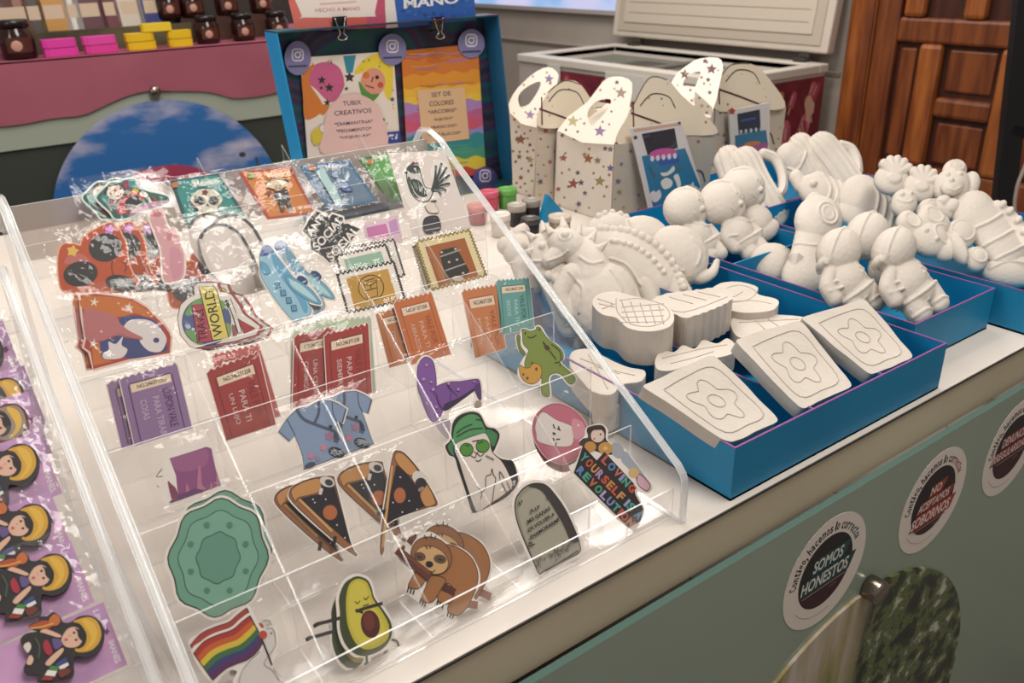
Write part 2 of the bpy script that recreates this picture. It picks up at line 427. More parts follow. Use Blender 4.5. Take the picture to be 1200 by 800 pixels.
b = B(); b.box((-1.6, 1.90, 0), (1.74, 1.94, .88), M('#6a685f', .6)); b.box((-1.6, EY + .02, 0), (1.74, EY + .06, .12), M('#55534d', .6)); cpart(b, 'cabinet_base')
for x in (-1.3, .1, 1.7):
    b = B(); b.box((x - .02, EY + .02, .12), (x + .02, EY + .06, TZ - .06), M('#6e6c64', .4)); cpart(b, 'post')

# disc photograph held on the glass by a steel standoff
FS = Sheet((0, GY, TZ), (1, 0, 0), (0, 0, 1))        # face of the glass
def bolt(x, y, z, r, label):
    b = B(); b.lathe([(r * .92, 0), (r, .003), (r, .018), (r * .9, .021), (.0005, .021)], M('#9b8f84', .25, 1), 24, rot=Matrix.Rotation(PI / 2, 3, 'X'))
    o = b.build('standoff_bolt', loc=(x, y, z)); tag(o, label, 'bolt'); return o
bolt(.829, GY, TZ - .226, .016, 'round steel standoff bolt on the glass front above the mossy forest disc')
MOSS = bpy.data.materials.new('forest_print'); MOSS.use_nodes = True; nt = MOSS.node_tree; pb = nt.nodes['Principled BSDF']; pb.inputs['Roughness'].default_value = .35
tc = nt.nodes.new('ShaderNodeTexCoord'); n1 = nt.nodes.new('ShaderNodeTexNoise'); n1.inputs['Scale'].default_value = 26; n1.inputs['Detail'].default_value = 6; n1.inputs['Roughness'].default_value = .62
r1 = nt.nodes.new('ShaderNodeValToRGB'); el = r1.color_ramp.elements; el[0].position = .40; el[0].color = lin('#15160f'); el[1].position = .66; el[1].color = lin('#c9c9b4')
for p, c in ((.47, '#33381f'), (.52, '#66743a'), (.56, '#4a4c34'), (.60, '#8a9070')): e_ = el.new(p); e_.color = lin(c)
n2 = nt.nodes.new('ShaderNodeTexNoise'); n2.inputs['Scale'].default_value = 7; n2.inputs['Detail'].default_value = 8
mp = nt.nodes.new('ShaderNodeMapping'); mp.inputs['Scale'].default_value = (3, 3, .5); nt.links.new(tc.outputs['Object'], mp.inputs[0]); nt.links.new(mp.outputs[0], n2.inputs[0])
r2 = nt.nodes.new('ShaderNodeValToRGB'); el = r2.color_ramp.elements; el[0].position = .36; el[0].color = lin('#6d7a34'); el[1].position = .60; el[1].color = lin('#c9b9ae')
e_ = el.new(.47); e_.color = lin('#a8966c')
nt.links.new(n1.outputs[0], r1.inputs[0]); nt.links.new(n2.outputs[0], r2.inputs[0]); sx = nt.nodes.new('ShaderNodeSeparateXYZ'); nt.links.new(tc.outputs['Object'], sx.inputs[0]); nt.links.new(tc.outputs['Object'], n1.inputs[0])
ad = nt.nodes.new('ShaderNodeMath'); ad.operation = 'MULTIPLY_ADD'; ad.inputs[1].default_value = .22; nt.links.new(n2.outputs[0], ad.inputs[0]); nt.links.new(sx.outputs[0], ad.inputs[2])
sl = nt.nodes.new('ShaderNodeMath'); sl.operation = 'MULTIPLY_ADD'; sl.inputs[1].default_value = -.22; nt.links.new(sx.outputs[2], sl.inputs[0]); nt.links.new(ad.outputs[0], sl.inputs[2])
st = nt.nodes.new('ShaderNodeMapRange'); st.inputs[1].default_value = .05; st.inputs[2].default_value = .09; nt.links.new(sl.outputs[0], st.inputs[0])
mxc = nt.nodes.new('ShaderNodeMix'); mxc.data_type = 'RGBA'; nt.links.new(st.outputs[0], mxc.inputs[0]); nt.links.new(r2.outputs[0], mxc.inputs[6]); nt.links.new(r1.outputs[0], mxc.inputs[7]); nt.links.new(mxc.outputs[2], pb.inputs['Base Color'])
b = B(); b.lathe([(.318, 0), (.318, .004)], MOSS, 96, rot=Matrix.Rotation(PI / 2, 3, 'X'), smooth=False)
tag(b.build('disc_photograph', loc=(.82, GY, TZ - .55)), 'large round photograph of mossy forest hung on the glass counter front', 'picture')

# three round notices stuck on the glass
def arc_text(a, s, cx, cz, r, a0, a1, hgt, cols, bold=.02):
    """letters along a circle on the face sheet; angles in degrees, clockwise from the left"""
    n = len(s)
    wts = [(.55 if c in 'il,. ' else 1.35 if c in 'm' else 1) for c in s]; tot = sum(wts); acc = 0
    for ch, wt in zip(s, wts):
        am = math.radians(a0 + (a1 - a0) * (acc + wt / 2) / tot); acc += wt
        if ch == ' ': continue
        half = abs(math.radians(a1 - a0)) / tot * wt / 2 * .86 * r
        d = Vector((-math.cos(am), math.sin(am))); t = Vector((math.sin(am), math.cos(am)))
        hh = hgt * (1.0 if ch in 'Chlt' else .55 if ch == ',' else .95 if ch in 'gi' else .72); lo = -.28 * hgt if ch in 'g,' else 0
        vs, tri = text_tris(ch, bold); c0 = Vector((cx, cz)) + d * (r + lo)
        col = cols[0] if acc < tot * .80 else cols[1]
        P = s_put(a, [c0 + t * ((x - .5) * 2 * half) + d * (y * hh) for x, y in vs]); V = [a.b.bm.verts.new(p) for p in P]; mi = a.b.mi(M(col))
        for q in tri:
            f = a.b.bm.faces.new([V[i] for i in q]); f.material_index = mi; f.normal_update()
            if f.normal.z < 0: f.normal_flip()
    a.h += a.EPS
def s_put(a, uv): return a.put(uv, a.h)
def circ(cx, cz, r, n=48): return [Vector((cx + r * math.cos(k * 2 * PI / n), cz + r * math.sin(k * 2 * PI / n))) for k in range(n)]
def uv_text(a, s, bl, wd, hg, color, slope=0, shear=.12, bold=.025):
    vs, tri = text_tris(s, bold, shear)
    P = a.put([Vector((bl[0] + x * wd, bl[1] + y * hg + x * wd * slope)) for x, y in vs], a.h); V = [a.b.bm.verts.new(p) for p in P]; mi = a.b.mi(M(color))
    for q in tri:
        f = a.b.bm.faces.new([V[i] for i in q]); f.material_index = mi; f.normal_update()
        if f.normal.z < 0: f.normal_flip()
    a.h += a.EPS
def bar(a, x0, x1, z0, z1, color, slope=0, sk=.01):
    a.flat([Vector((x0, z0)), Vector((x1, z0 + slope * (x1 - x0))), Vector((x1 + sk, z1 + slope * (x1 - x0))), Vector((x0 + sk, z1))], color)
def notice(cx, cz, lines, accent, bgs, label):
    a = Art(FS.shift(.0002)); R = .0755
    a.base_uv(circ(cx, cz, R), '#e6d7cc', .0003)
    a.flat(circ(cx, cz + .001, .0495), '#241a1d')
    a.flat([Vector((cx + .0495 * math.cos(t), cz + .001 + .0495 * math.sin(t))) for t in (PI * 1.12 + k * (PI * .76) / 16 for k in range(17))], '#3b1720')
    a.stroke([Vector((cx + .061 * math.cos(t), cz + .061 * math.sin(t))) for t in (PI * 1.2 + k * .9 / 14 for k in range(20))], .0006, '#8a7a72')
    arc_text(a, 'Contigo, hacemos lo correcto.', cx, cz, .0545, 2, 158, .0125, ('#201a1a', accent))
    z = cz + .031
    for (txt, x0, wd, hg, bg, fg) in lines:
        z -= hg + .006
        bar(a, cx + x0 - .003, cx + x0 + wd + .003, z - .0025, z + hg + .0025, bg)
        uv_text(a, txt, (cx + x0, z), wd, hg, fg)
    bar(a, cx - .040, cx + .040, z - .0062, z - .0052, '#b9aaa6', sk=0)
    uv_text(a, 'www.', (cx + .01, z - .014), .016, .0035, '#8d6a70', bold=0)
    return a.done('round_notice', label, 'sticker')
notice(.729, TZ * 0 - .153, [('SOMOS', -.026, .056, .0165, '#1d4a4a', '#d9d3cb'), ('HONESTOS', -.044, .088, .0175, '#173f40', '#d9d3cb')], '#27514a', None, 'round pale notice on the glass front reading SOMOS HONESTOS')
notice(.954, -.155, [('NO', -.012, .026, .0125, '#9d3a30', '#dcc9c0'), ('ACEPTAMOS', -.036, .074, .0125, '#8f322b', '#dcc9c0'), ('SOBORNOS', -.045, .09, .0165, '#a33b30', '#e0cfc6')], '#a2463b', None, 'round pale notice on the glass front reading NO ACEPTAMOS SOBORNOS')
notice(1.155, -.153, [('DENUNCIA', -.034, .07, .0145, '#7d2028', '#d9c5bd'), ('IRREGULARIDADES', -.055, .112, .0135, '#7d2028', '#d9c5bd')], '#8c2b30', None, 'round pale notice on the glass front reading DENUNCIA IRREGULARIDADES')

# ================================================================== stepped acrylic stands
LY = [.458 + .06 * i for i in range(8)]
LZ = [.0345 + .0405 * i for i in range(8)]
PZ = [.004 + .0405 * i for i in range(8)]
def stand_local(name, label, X0, X1, ncol, rows=7, y0=0.0):
    root = tag(empty(name, ((X0 + X1) / 2, .65, TZ)), label, 'display stand')
    ox, oy = (X0 + X1) / 2, .65
    def part(b, nm, **k):
        o = b.build(nm, root, **k); o.location = (-ox, -oy, 0); return o
    T = .0032
    ytop, ztop = LY[rows - 1] + .055, .058 + .61 * (LY[rows - 1] + .055 - .454)
    for x in (X0, X1):
        prof = [(.447, .001), (.447, .035), (.4475, .047), (.4505, .0535), (.457, .060)]
        yb = ytop + .045
        prof += [(ytop - .05, .058 + .61 * (ytop - .05 - .454)), (ytop - .025, ztop - .012), (ytop, ztop - .004), (ytop + .02, ztop - .006), (ytop + .035, ztop - .022), (yb, ztop - .045), (yb, .001)]
        b = B(); b.prism([(x - .0025, y, z) for y, z in prof], (.005, 0, 0), ACR, ACE); part(b, 'side_panel')
        # the polished rounded top edge of the side panel, its two bright rim glints modelled as white tubes
        b = B(); P = [(x, y, z) for y, z in prof[:-1]]; b.tube(P, .0036, ACD, 8)
        for dx in (-.0036, .0036): b.tube([(px + dx, py, pz) for px, py, pz in P], .0009, ACE, 6)
        part(b, 'side_edge')
    b = B(); zb = LZ[rows - 1] + .022; b.box((X0 + .002, LY[rows - 1] + .058, PZ[rows - 1]), (X1 - .002, LY[rows - 1] + .061, zb), FROST, ACE); part(b, 'back_panel')
    for i in range(rows):
        b = B(); zlo = PZ[i - 1] if i else .001
        b.box((X0 + .002, LY[i], zlo), (X1 - .002, LY[i] + .0018, LZ[i]), ACR, ACE); part(b, 'front_lip')
        b = B(); b.box((X0 + .002, LY[i] + .0028, PZ[i] - .0025), (X1 - .002, LY[i] + .06, PZ[i]), ACR, ACD); part(b, 'pocket_floor')
        for k in range(1, ncol):
            x = X0 + (X1 - X0) * k / ncol
            b = B(); b.prism([(x - .001, LY[i] + .003, PZ[i]), (x - .001, LY[i] + .003, LZ[i]), (x - .001, LY[i] + .059, LZ[i] + .0405), (x - .001, LY[i] + .059, PZ[i])], (.0016, 0, 0), ACR, ACD); part(b, 'divider')
    return root
SX0, SX1 = .064, .511
stand_local('sticker_stand', 'clear stepped acrylic stand packed with printed stickers in seven rows', SX0, SX1, 5)

# low rack of magnets left of it
rk = tag(empty('magnet_rack', (-.2, .66, TZ)), 'low clear sloping rack of pink magnet cards left of the sticker stand', 'display stand')
def rpart(b, nm):
    o = b.build(nm, rk); o.location = (.2, -.66, 0); return o
RJ = [(.508 + .041 * j, .030 + .0262 * j) for j in range(8)]
for x in (-.45, .047):
    b = B(); prof = [(.47, .001), (.47, .03), (.476, .045), (.80, .255), (.82, .262), (.84, .25), (.84, .001)]
    b.prism([(x - .0025, y, z) for y, z in prof], (.005, 0, 0), ACR, ACE); rpart(b, 'side_panel')
    b = B(); P = [(x, y, z) for y, z in prof[:-1]]; b.tube(P, .0033, ACD, 8)
    for dx in (-.0033, .0033): b.tube([(px + dx, py, pz) for px, py, pz in P], .0008, ACE, 6)  # rim glints built as thin white tubes here too
    rpart(b, 'side_edge')
for j, (y, z) in enumerate(RJ):
    b = B(); b.box((-.45, y - .003, z - .026 if j else .001), (.047, y - .0005, z + .010), ACR, ACD); rpart(b, 'front_lip')
    b = B(); b.box((-.45, y, z - .003), (.047, y + .041, z - .001), ACR, ACD); rpart(b, 'shelf')

# ================================================================== blue trays
def tray(x0, x1, y0, y1, h, divx=(), divy=(), label='', rotz=0, name='cardboard_tray'):
    cx, cy = (x0 + x1) / 2, (y0 + y1) / 2
    root = tag(empty(name, (cx, cy, TZ), rotz), label, 'tray'); wd, dp = (x1 - x0) / 2, (y1 - y0) / 2; t = .0025
    RIM = M('#7a4a86', .6)
    b = B(); b.box((-wd, -dp, .0005), (wd, dp, .003), BLUE); b.build('tray_base', root)
    for lo, hi in (((-wd, -dp, .0005), (wd, -dp + t, h)), ((-wd, dp - t, .0005), (wd, dp, h)), ((-wd, -dp + t, .0005), (-wd + t, dp - t, h)), ((wd - t, -dp + t, .0005), (wd, dp - t, h))):
        b = B(); b.box(lo, hi, BLUE); b.box((lo[0], lo[1], h), (hi[0], hi[1], h + .0012), RIM); b.build('tray_wall', root)
    for x in divx:
        b = B(); b.box((x - cx - t / 2, -dp + t, .003), (x - cx + t / 2, dp - t, h - .001), BLUE); b.box((x - cx - t / 2, -dp + t, h - .001), (x - cx + t / 2, dp - t, h), RIM); b.build('divider', root)
    for y in divy:
        b = B(); b.box((-wd + t, y - cy - t / 2, .003), (wd - t, y - cy + t / 2, h - .001), BLUE); b.build('divider', root)
    return root
tray(.573, .950, .442, .905, .060, (.697, .822), (), 'blue cardboard tray with purple rims in front, holding three square white plaster plaques')
tray(.972, 1.168, .495, .885, .060, (), (.793,), 'narrow blue cardboard tray holding white plaster astronauts')
tray(1.186, 1.555, .44, .95, .060, (), (), 'blue cardboard tray at the far right heaped with mixed plaster figures')
tray(.99, 1.19, .895, 1.10, .055, (), (), 'blue cardboard tray behind the others holding ribbed plaster cacti')
tray(1.25, 1.62, .965, 1.2, .055, (), (), 'blue cardboard tray behind the heap of figures holding a plaster cone')
# ================================================================== stickers standing in the pockets
def row(i, d=0.0):
    S = Sheet((0, LY[i] + .011, TZ + PZ[i] + .004), (1, 0, 0), (0, .046, .067)).shift(d); S.vmin = -.002; return S
CREAM = '#e6dcd2'; INK = '#221d1c'
def sh(pts, dx, dy): return [(x + dx, y + dy) for x, y in pts]
def tri_bands(a, top, bot, cols):
    n = len(cols); top = smooth_open(top); bot = smooth_open(bot); k = min(len(top), len(bot))
    for i, c in enumerate(cols):
        f0, f1 = i / n, (i + 1) / n
        L0 = [top[j] * (1 - f0) + bot[j] * f0 for j in range(k)]; L1 = [top[j] * (1 - f1) + bot[j] * f1 for j in range(k)]
        a.p([tuple(v) for v in L0] + [tuple(v) for v in L1[::-1]], c)

# ---- front row
def flag_bird(dx, dy, d, label, cut=False):
    a = Art(row(0, d), (210 + dx, 690 + dy, 7.27))
    a.base([(105, 545), (200, 435), (300, 375), (440, 325), (520, 255), (605, 200), (650, 240), (700, 330), (770, 310), (830, 345), (838, 450), (812, 560), (800, 680), (870, 770), (880, 815), (480, 815), (490, 700), (400, 700), (285, 800)], CREAM)
    a.s_([(720, 340), (770, 325), (808, 360), (818, 440), (800, 530), (770, 640), (850, 760), (865, 805), (505, 805), (525, 720), (580, 640), (700, 540)], '#d5ccc6')
    top = [(120, 545), (210, 445), (330, 388), (450, 345), (530, 278), (600, 225)]; bot = [(285, 775), (390, 682), (480, 638), (580, 600), (660, 535), (710, 458)]
    tri_bands(a, top, bot, ['#a8352c', '#c45a2e', '#d3b53a', '#3c6a3f', '#3f3a6e', '#5c2c55'])
    a.l([(600, 225), (640, 300), (680, 375)], 9, INK); a.l([(690, 400), (740, 520), (788, 648)], 15, '#3a2320', False)
    a.l(top, 7, '#5a2422'); a.l(bot, 7, '#45204a'); a.l([(120, 545), (285, 775)], 7, '#4a2a2a', False)
    a.e(712, 388, 34, 36, '#b8482f'); a.e(782, 375, 7, 7, INK)
    a.l([(740, 340), (770, 330), (800, 345), (818, 430), (808, 500), (720, 630), (790, 690), (850, 775)], 4, '#55504d'); a.l([(690, 530), (600, 610), (530, 700), (508, 800)], 4, '#55504d')
    return a.done('flag_bird_sticker', label, 'sticker', sleeve=True)
flag_bird(-4, -9, -.003, 'rainbow flag bird sticker half hidden as the rear one of its pocket')
flag_bird(0, 0, .001, 'rainbow flag sticker with white bird, front left corner of the sticker stand')
def avocado(dx, dy, d, label, pale=False):
    a = Art(row(0, d), (350 + dx, 640 + dy, 5.0))
    body = [(350, 175), (400, 195), (425, 240), (442, 300), (500, 380), (540, 450), (540, 530), (490, 600), (400, 640), (330, 630), (270, 570), (240, 480), (240, 390), (235, 300), (265, 220), (310, 185)]
    a.base([(350, 160), (410, 182), (440, 240), (455, 300), (515, 375), (556, 450), (560, 520), (600, 570), (640, 575), (635, 620), (580, 632), (550, 580), (500, 615), (420, 655), (455, 740), (430, 775), (385, 780), (372, 740), (380, 655), (320, 645), (255, 580), (226, 490), (222, 390), (218, 300), (250, 215), (300, 170)], CREAM)
    a.l([(240, 420), (160, 442), (95, 458)], 20, '#332a26'); a.l([(120, 450), (85, 470)], 22, '#332a26', False)
    a.s_(body, '#3b4424')
    a.s_([(355, 190), (395, 208), (420, 260), (436, 312), (494, 395), (526, 465), (520, 540), (455, 590), (385, 602), (330, 562), (292, 480), (278, 400), (277, 300), (292, 230), (320, 198)], '#c3b33c')
    a.s_([(355, 205), (385, 222), (405, 270), (425, 330), (470, 400), (500, 470), (495, 530), (440, 572), (390, 580), (340, 540), (305, 470), (292, 400), (292, 305), (305, 240), (328, 212)], '#cdbf48')
    a.e(418, 455, 56, 82, '#4f1d1b', -8); a.e(410, 440, 34, 54, '#6a2f24', -8)
    a.l([(332, 380), (410, 355), (490, 333)], 18, '#332a26'); a.l([(330, 372), (375, 388)], 14, '#332a26', False)
    for pts in ([(328, 322), (343, 334), (357, 318)], [(378, 300), (393, 311), (408, 290)], [(372, 350), (408, 336)]): a.l(pts, 5, INK)
    a.l([(395, 638), (402, 700), (404, 755)], 14, '#4a4f3a'); a.e(420, 752, 34, 20, '#4a4f3a', -25); a.l([(540, 545), (572, 555), (590, 605)], 12, '#4a4f3a'); a.e(612, 602, 28, 17, '#4a4f3a', -25)
    return a.done('avocado_sticker', label, 'sticker', sleeve=True)
avocado(-9, 16, -.0045, 'dancing avocado sticker mostly hidden behind another avocado sticker')
avocado(0, 0, .001, 'dancing green avocado sticker with brown pit in the front pocket row')
def sloth(dx, dy, d, label):
    a = Art(row(0, d), (450 + dx, 590 + dy, 5.33)); BR, DK, OL = '#9f6a40', '#6d3a2a', '#3b231a'
    a.base([(60, 270), (100, 250), (150, 290), (200, 220), (270, 175), (330, 195), (400, 245), (480, 275), (550, 330), (597, 430), (592, 520), (560, 590), (630, 640), (618, 690), (580, 708), (525, 665), (480, 705), (420, 732), (385, 700), (365, 655), (320, 615), (255, 655), (210, 615), (135, 545), (155, 450), (110, 375)], CREAM)
    a.l([(520, 625), (600, 680)], 42, '#8a5240', False)
    a.s_([(390, 255), (470, 280), (545, 340), (583, 430), (575, 520), (520, 640), (470, 695), (415, 690), (395, 650), (430, 590), (435, 540), (400, 500), (330, 500), (300, 430), (340, 300)], BR, OL, .0007)
    a.l([(350, 505), (440, 555)], 42, '#552c22', False)
    for pl in ([(200, 420), (260, 455), (240, 505), (210, 532), (150, 520), (168, 470)], [(345, 540), (425, 575), (410, 620), (350, 622), (332, 590)], [(285, 450), (380, 470), (350, 540), (300, 612), (240, 612), (232, 580), (258, 520)]): a.s_(pl, BR, OL, .0007)
    for x, y in ((150, 522), (168, 530), (186, 536), (228, 592), (243, 604), (258, 612), (334, 600), (350, 612), (368, 622), (398, 672), (415, 682), (432, 690)): a.l([(x, y), (x - 8, y + 32)], 9, '#1f1715', False)
    a.e(292, 325, 132, 112, '#8f5f3c', 32, OL, .0007); a.e(292, 352, 110, 82, '#caa06e', 28, OL, .0005)
    a.e(218, 330, 38, 28, '#5f4639', 12); a.e(345, 346, 40, 28, '#5f4639', 12); a.e(218, 333, 16, 6, '#2b1d18', 12); a.e(345, 350, 16, 6, '#2b1d18', 12)
    a.e(278, 378, 24, 20, '#1d1615', 10); a.l([(278, 420), (300, 426), (316, 412)], 5, OL)
    for q in ([(245, 195), (262, 220)], [(290, 185), (288, 215)], [(320, 200), (305, 222)], [(255, 262), (266, 282)], [(280, 258), (284, 280)]): a.l(q, 6, OL, False)
    a.l([(75, 288), (180, 375), (285, 458)], 52, '#5e3125'); a.l([(85, 280), (185, 362), (280, 440)], 14, '#774536'); a.l([(110, 290), (118, 262)], 20, '#5e3125', False)
    return a.done('sloth_sticker', label, 'sticker', sleeve=True)
sloth(14, -14, -.004, 'brown sloth sticker partly hidden behind the other sloth sticker')
sloth(0, 0, .001, 'brown sleepy sloth sticker hugging a branch, front pocket row')
a = Art(row(0, .001), (580, 540, 5.333))
out = [(125, 255), (150, 200), (200, 155), (260, 140), (320, 155), (380, 220), (440, 310), (500, 440), (530, 530), (520, 575), (440, 640), (320, 715), (275, 705), (235, 620), (170, 470), (130, 350)]
a.base(out, CREAM, .003); a.s_(out, '#8f8a7b', '#2b2725', .0012)
a.s_([(205, 160), (262, 142), (320, 157), (380, 222), (440, 312), (502, 442), (520, 500), (470, 500), (425, 400), (360, 290), (300, 200), (255, 172)], '#3a3330')
a.s_([(142, 300), (165, 225), (215, 182), (258, 176), (300, 210), (350, 290), (410, 395), (455, 480), (455, 520), (250, 620), (225, 570), (170, 430)], '#a39c8a')
for i in range(46):
    t = random.random(); x = 240 + 270 * t + random.uniform(-15, 15); y = 680 - 160 * t + random.uniform(-45, 20); a.l([(x, y), (x + random.uniform(-8, 8), y - random.uniform(12, 34))], 4, random.choice(['#37322f', '#4b4540']), False)
for q in ([(140, 255), (150, 280)], [(155, 245), (160, 262)], [(318, 215), (322, 240)], [(200, 515), (225, 510)], [(200, 530), (240, 520)]): a.l(q, 8, '#35302d', False)
a.l([(305, 690), (400, 630), (510, 560)], 10, '#332e2b')
for s, x0, y0, x1, y1, h in (('R.I.P', 216, 328, 274, 297, 24), ('MIS GANAS', 196, 395, 338, 306, 26), ('DE VOLVER A', 200, 445, 365, 342, 26), ('ENAMORARME', 213, 492, 395, 375, 26)):
    ux, uy = -.42 * h, -.9 * h; a.t(s, [(x0, y0), (x1, y1), (x1 + ux * .6, y1 + uy), (x0 + ux * .6, y0 + uy)], '#1d1a19', .03)
a.done('tombstone_sticker', 'grey tombstone sticker with black lettering in the front pocket row', 'sticker', sleeve=True)
a = Art(row(0, .001), (655, 485, 5.517))
a.base([(150, 200), (130, 175), (165, 140), (180, 85), (265, 62), (312, 100), (315, 170), (345, 210), (345, 250), (420, 225), (475, 285), (520, 350), (600, 460), (580, 512), (505, 505), (550, 610), (530, 700), (455, 765), (85, 385), (115, 300)], CREAM)
a.s_([(180, 90), (265, 70), (300, 100), (302, 160), (340, 215), (330, 265), (140, 205), (150, 160), (185, 150)], '#3d322e')
a.s_([(430, 240), (470, 290), (515, 350), (585, 460), (568, 500), (520, 470), (470, 380), (400, 300)], '#9aa0aa'); a.s_([(520, 390), (585, 455), (568, 498), (520, 470), (500, 430)], '#d3a6b2', INK, .0008); a.e(480, 380, 34, 34, '#c9a874')
a.e(375, 235, 40, 55, '#9d9fa6', -30); a.e(247, 140, 44, 44, '#d9c0b2'); a.e(265, 132, 6, 6, INK); a.e(225, 160, 6, 6, '#a35a50'); a.e(297, 222, 46, 40, '#c08d4a'); a.e(297, 222, 14, 12, '#d9b070'); a.e(198, 212, 38, 34, '#bd8844'); a.l([(185, 112), (220, 95), (290, 92)], 16, '#2c211e')
a.p([(150, 205), (240, 300), (290, 245), (480, 450), (490, 520), (540, 610), (525, 690), (455, 755), (92, 378), (120, 300)], '#231a1c')
def rainbow(a, s, p0, p1, hvec, cols):
    n = len(s); wt = [.45 if c in 'I ' else 1 for c in s]; tot = sum(wts for wts in wt); acc = 0; dx, dy = p1[0] - p0[0], p1[1] - p0[1]
    for i, (c, q) in enumerate(zip(s, wt)):
        f0, f1 = (acc + .08 * q) / tot, (acc + .92 * q) / tot; acc += q
        if c == ' ': continue
        x0, y0, x1, y1 = p0[0] + dx * f0, p0[1] + dy * f0, p0[0] + dx * f1, p0[1] + dy * f1
        a.t(c, [(x0, y0), (x1, y1), (x1 + hvec[0], y1 + hvec[1]), (x0 + hvec[0], y0 + hvec[1])], cols[i % len(cols)], .045)
RB = ['#b5543f', '#4f7fae', '#c0564a', '#4a9a86', '#b06a50', '#c2863f', '#8a6fae']
rainbow(a, 'LOVING', (262, 300), (468, 520), (36, -38), ['#b5544c', '#4f7fae', '#b5644f', '#8d86b5', '#4a9a86', '#b8503f'])
rainbow(a, 'YOURSELF IS A', (122, 285), (505, 690), (38, -40), ['#4a9a86', '#b5543f', '#c2864f', '#a98ab5', '#b8503f', '#c07f3f', '#b8503f', '#c2864f', '#fff', '#8d9ac0', '#4a9a86', '#fff', '#5b83a8'])
rainbow(a, 'REVOLUTION', (98, 368), (455, 742), (36, -38), ['#5b83b0', '#4a9a86', '#b8644f', '#4f9a6a', '#a99ac8', '#7a86b5', '#4a9a86', '#b8503f', '#b8503f', '#c06a4a'])
a.done('lettered_sticker', 'black sticker with colourful words LOVING YOURSELF IS A REVOLUTION, front right pocket', 'sticker', sleeve=True)

# ---- second row
def teal(dx, dy, d, label):
    a = Art(row(1, d), (170 + dx, 560 + dy, 4.447)); cx, cy = 380, 415
    def blob(k): return [(cx + k * (250 + 12 * math.cos(8 * t)) * math.cos(t) - k * 18 * math.sin(t), cy + k * (298 + 12 * math.cos(8 * t)) * math.sin(t)) for t in (i * PI / 24 for i in range(48))]
    a.base(blob(1), CREAM, .0022); a.p(blob(1), '#6a9a84', False, '#1f2a26', .0010); a.p(blob(.80), '#74a38d', False, '#2b4238', .0006); a.p(blob(.44), '#5f8f7a', False, '#2b4238', .0006)
    for k in range(8): a.e(cx + 155 * math.cos(k * PI / 4 + .39), cy + 185 * math.sin(k * PI / 4 + .39), 16, 16, '#4f7f6a')
    return a.done('teal_sticker', label, 'sticker', sleeve=True)
teal(4, -9, -.0035, 'plain teal medallion sticker peeping out behind its twin')
teal(0, 0, .001, 'large oval teal medallion sticker with rings, left of the pizza slices')
def pizza(zx, zy, shape, d, label):
    a = Art(row(1, d), (310 + zx, 510 + zy, 5.333)); C1, C2, OL, SP = '#bf8850', '#96603c', '#35201a', '#1f1a22'
    if shape == 'left':
        a.base([(150, 350), (220, 282), (340, 247), (430, 245), (452, 300), (548, 660), (590, 755), (540, 748), (400, 640), (170, 430)], CREAM)
        a.s_([(158, 345), (225, 292), (340, 260), (425, 258), (440, 300), (535, 670), (575, 745), (545, 738), (405, 630), (180, 422)], C2, OL, .0007)
        a.p([(215, 395), (340, 365), (360, 300), (425, 290), (440, 330), (538, 685)], SP); a.s_([(165, 345), (230, 297), (330, 268), (352, 300), (335, 355), (215, 388), (190, 410)], C1, OL, .0005)
        a.e(408, 482, 46, 48, '#b0663c', 0, '#5a2f20', .0006); a.e(390, 290, 48, 32, '#cfc6be', 20); a.e(400, 295, 26, 20, '#3a353a', 20); a.l([(355, 330), (345, 370)], 20, '#cfc6be', False); a.l([(440, 630), (430, 688)], 22, '#241e1e', False); a.l([(215, 400), (420, 600)], 16, '#c79a62', False)
        st = [(312, 420), (380, 400), (450, 560), (500, 640), (300, 400)]
    else:
        a.base([(795, 115), (835, 88), (890, 112), (970, 205), (1022, 290), (1082, 400), (1080, 445), (1005, 462), (770, 560), (748, 735), (728, 752), (708, 730), (722, 560), (755, 340)], CREAM)
        a.s_([(802, 122), (836, 98), (882, 122), (960, 212), (1010, 292), (1070, 402), (1070, 438), (1000, 455), (768, 550), (742, 720), (722, 728), (732, 560), (764, 345)], C2, OL, .0007)
        a.p([(822, 182), (900, 250), (960, 340), (1005, 442), (757, 548), (772, 420)], SP); a.s_([(812, 130), (836, 106), (880, 128), (945, 205), (960, 240), (905, 250), (862, 215), (825, 172)], C1, OL, .0005); a.s_([(985, 340), (1015, 310), (1062, 402), (1060, 432), (1005, 445), (970, 380)], C1, OL, .0005)
        a.e(843, 375, 38, 50, '#b0663c', 0, '#5a2f20', .0006); a.e(968, 268, 52, 40, '#d3cac2', 40); a.e(975, 300, 36, 34, '#2c262b', 40); a.e(975, 335, 22, 10, '#8a8380', -35); a.l([(700, 492), (765, 468)], 24, '#241e1e', False); a.l([(795, 190), (765, 440), (735, 700)], 14, '#c79a62', False)
        st = [(845, 262), (858, 480), (950, 462), (900, 410), (800, 420)]
    for x, y in st: a.e(x, y, 5, 5, '#d8cfcf')
    return a.done('pizza_sticker', label, 'sticker', sleeve=.004)
pizza(-17, 6, 'left', -.0045, 'pizza slice sticker furthest left, hidden behind two others')
pizza(57, -17, 'left', -.002, 'middle pizza slice sticker with starry night topping, half covered')
pizza(0, 0, 'left', .001, 'left pizza slice sticker with starry topping and orange planet, uncovered')
pizza(0, 0, 'right', .003, 'right upright pizza slice sticker with starry topping and small astronaut')
a = Art(row(1, .002), (510, 470, 5.718))
a.base([(110, 145), (160, 85), (240, 60), (305, 82), (350, 160), (405, 175), (442, 230), (412, 320), (400, 345), (445, 375), (505, 390), (545, 450), (562, 545), (500, 640), (370, 720), (280, 782), (228, 735), (188, 600), (138, 450), (118, 388), (80, 370), (54, 300), (90, 252)], CREAM)
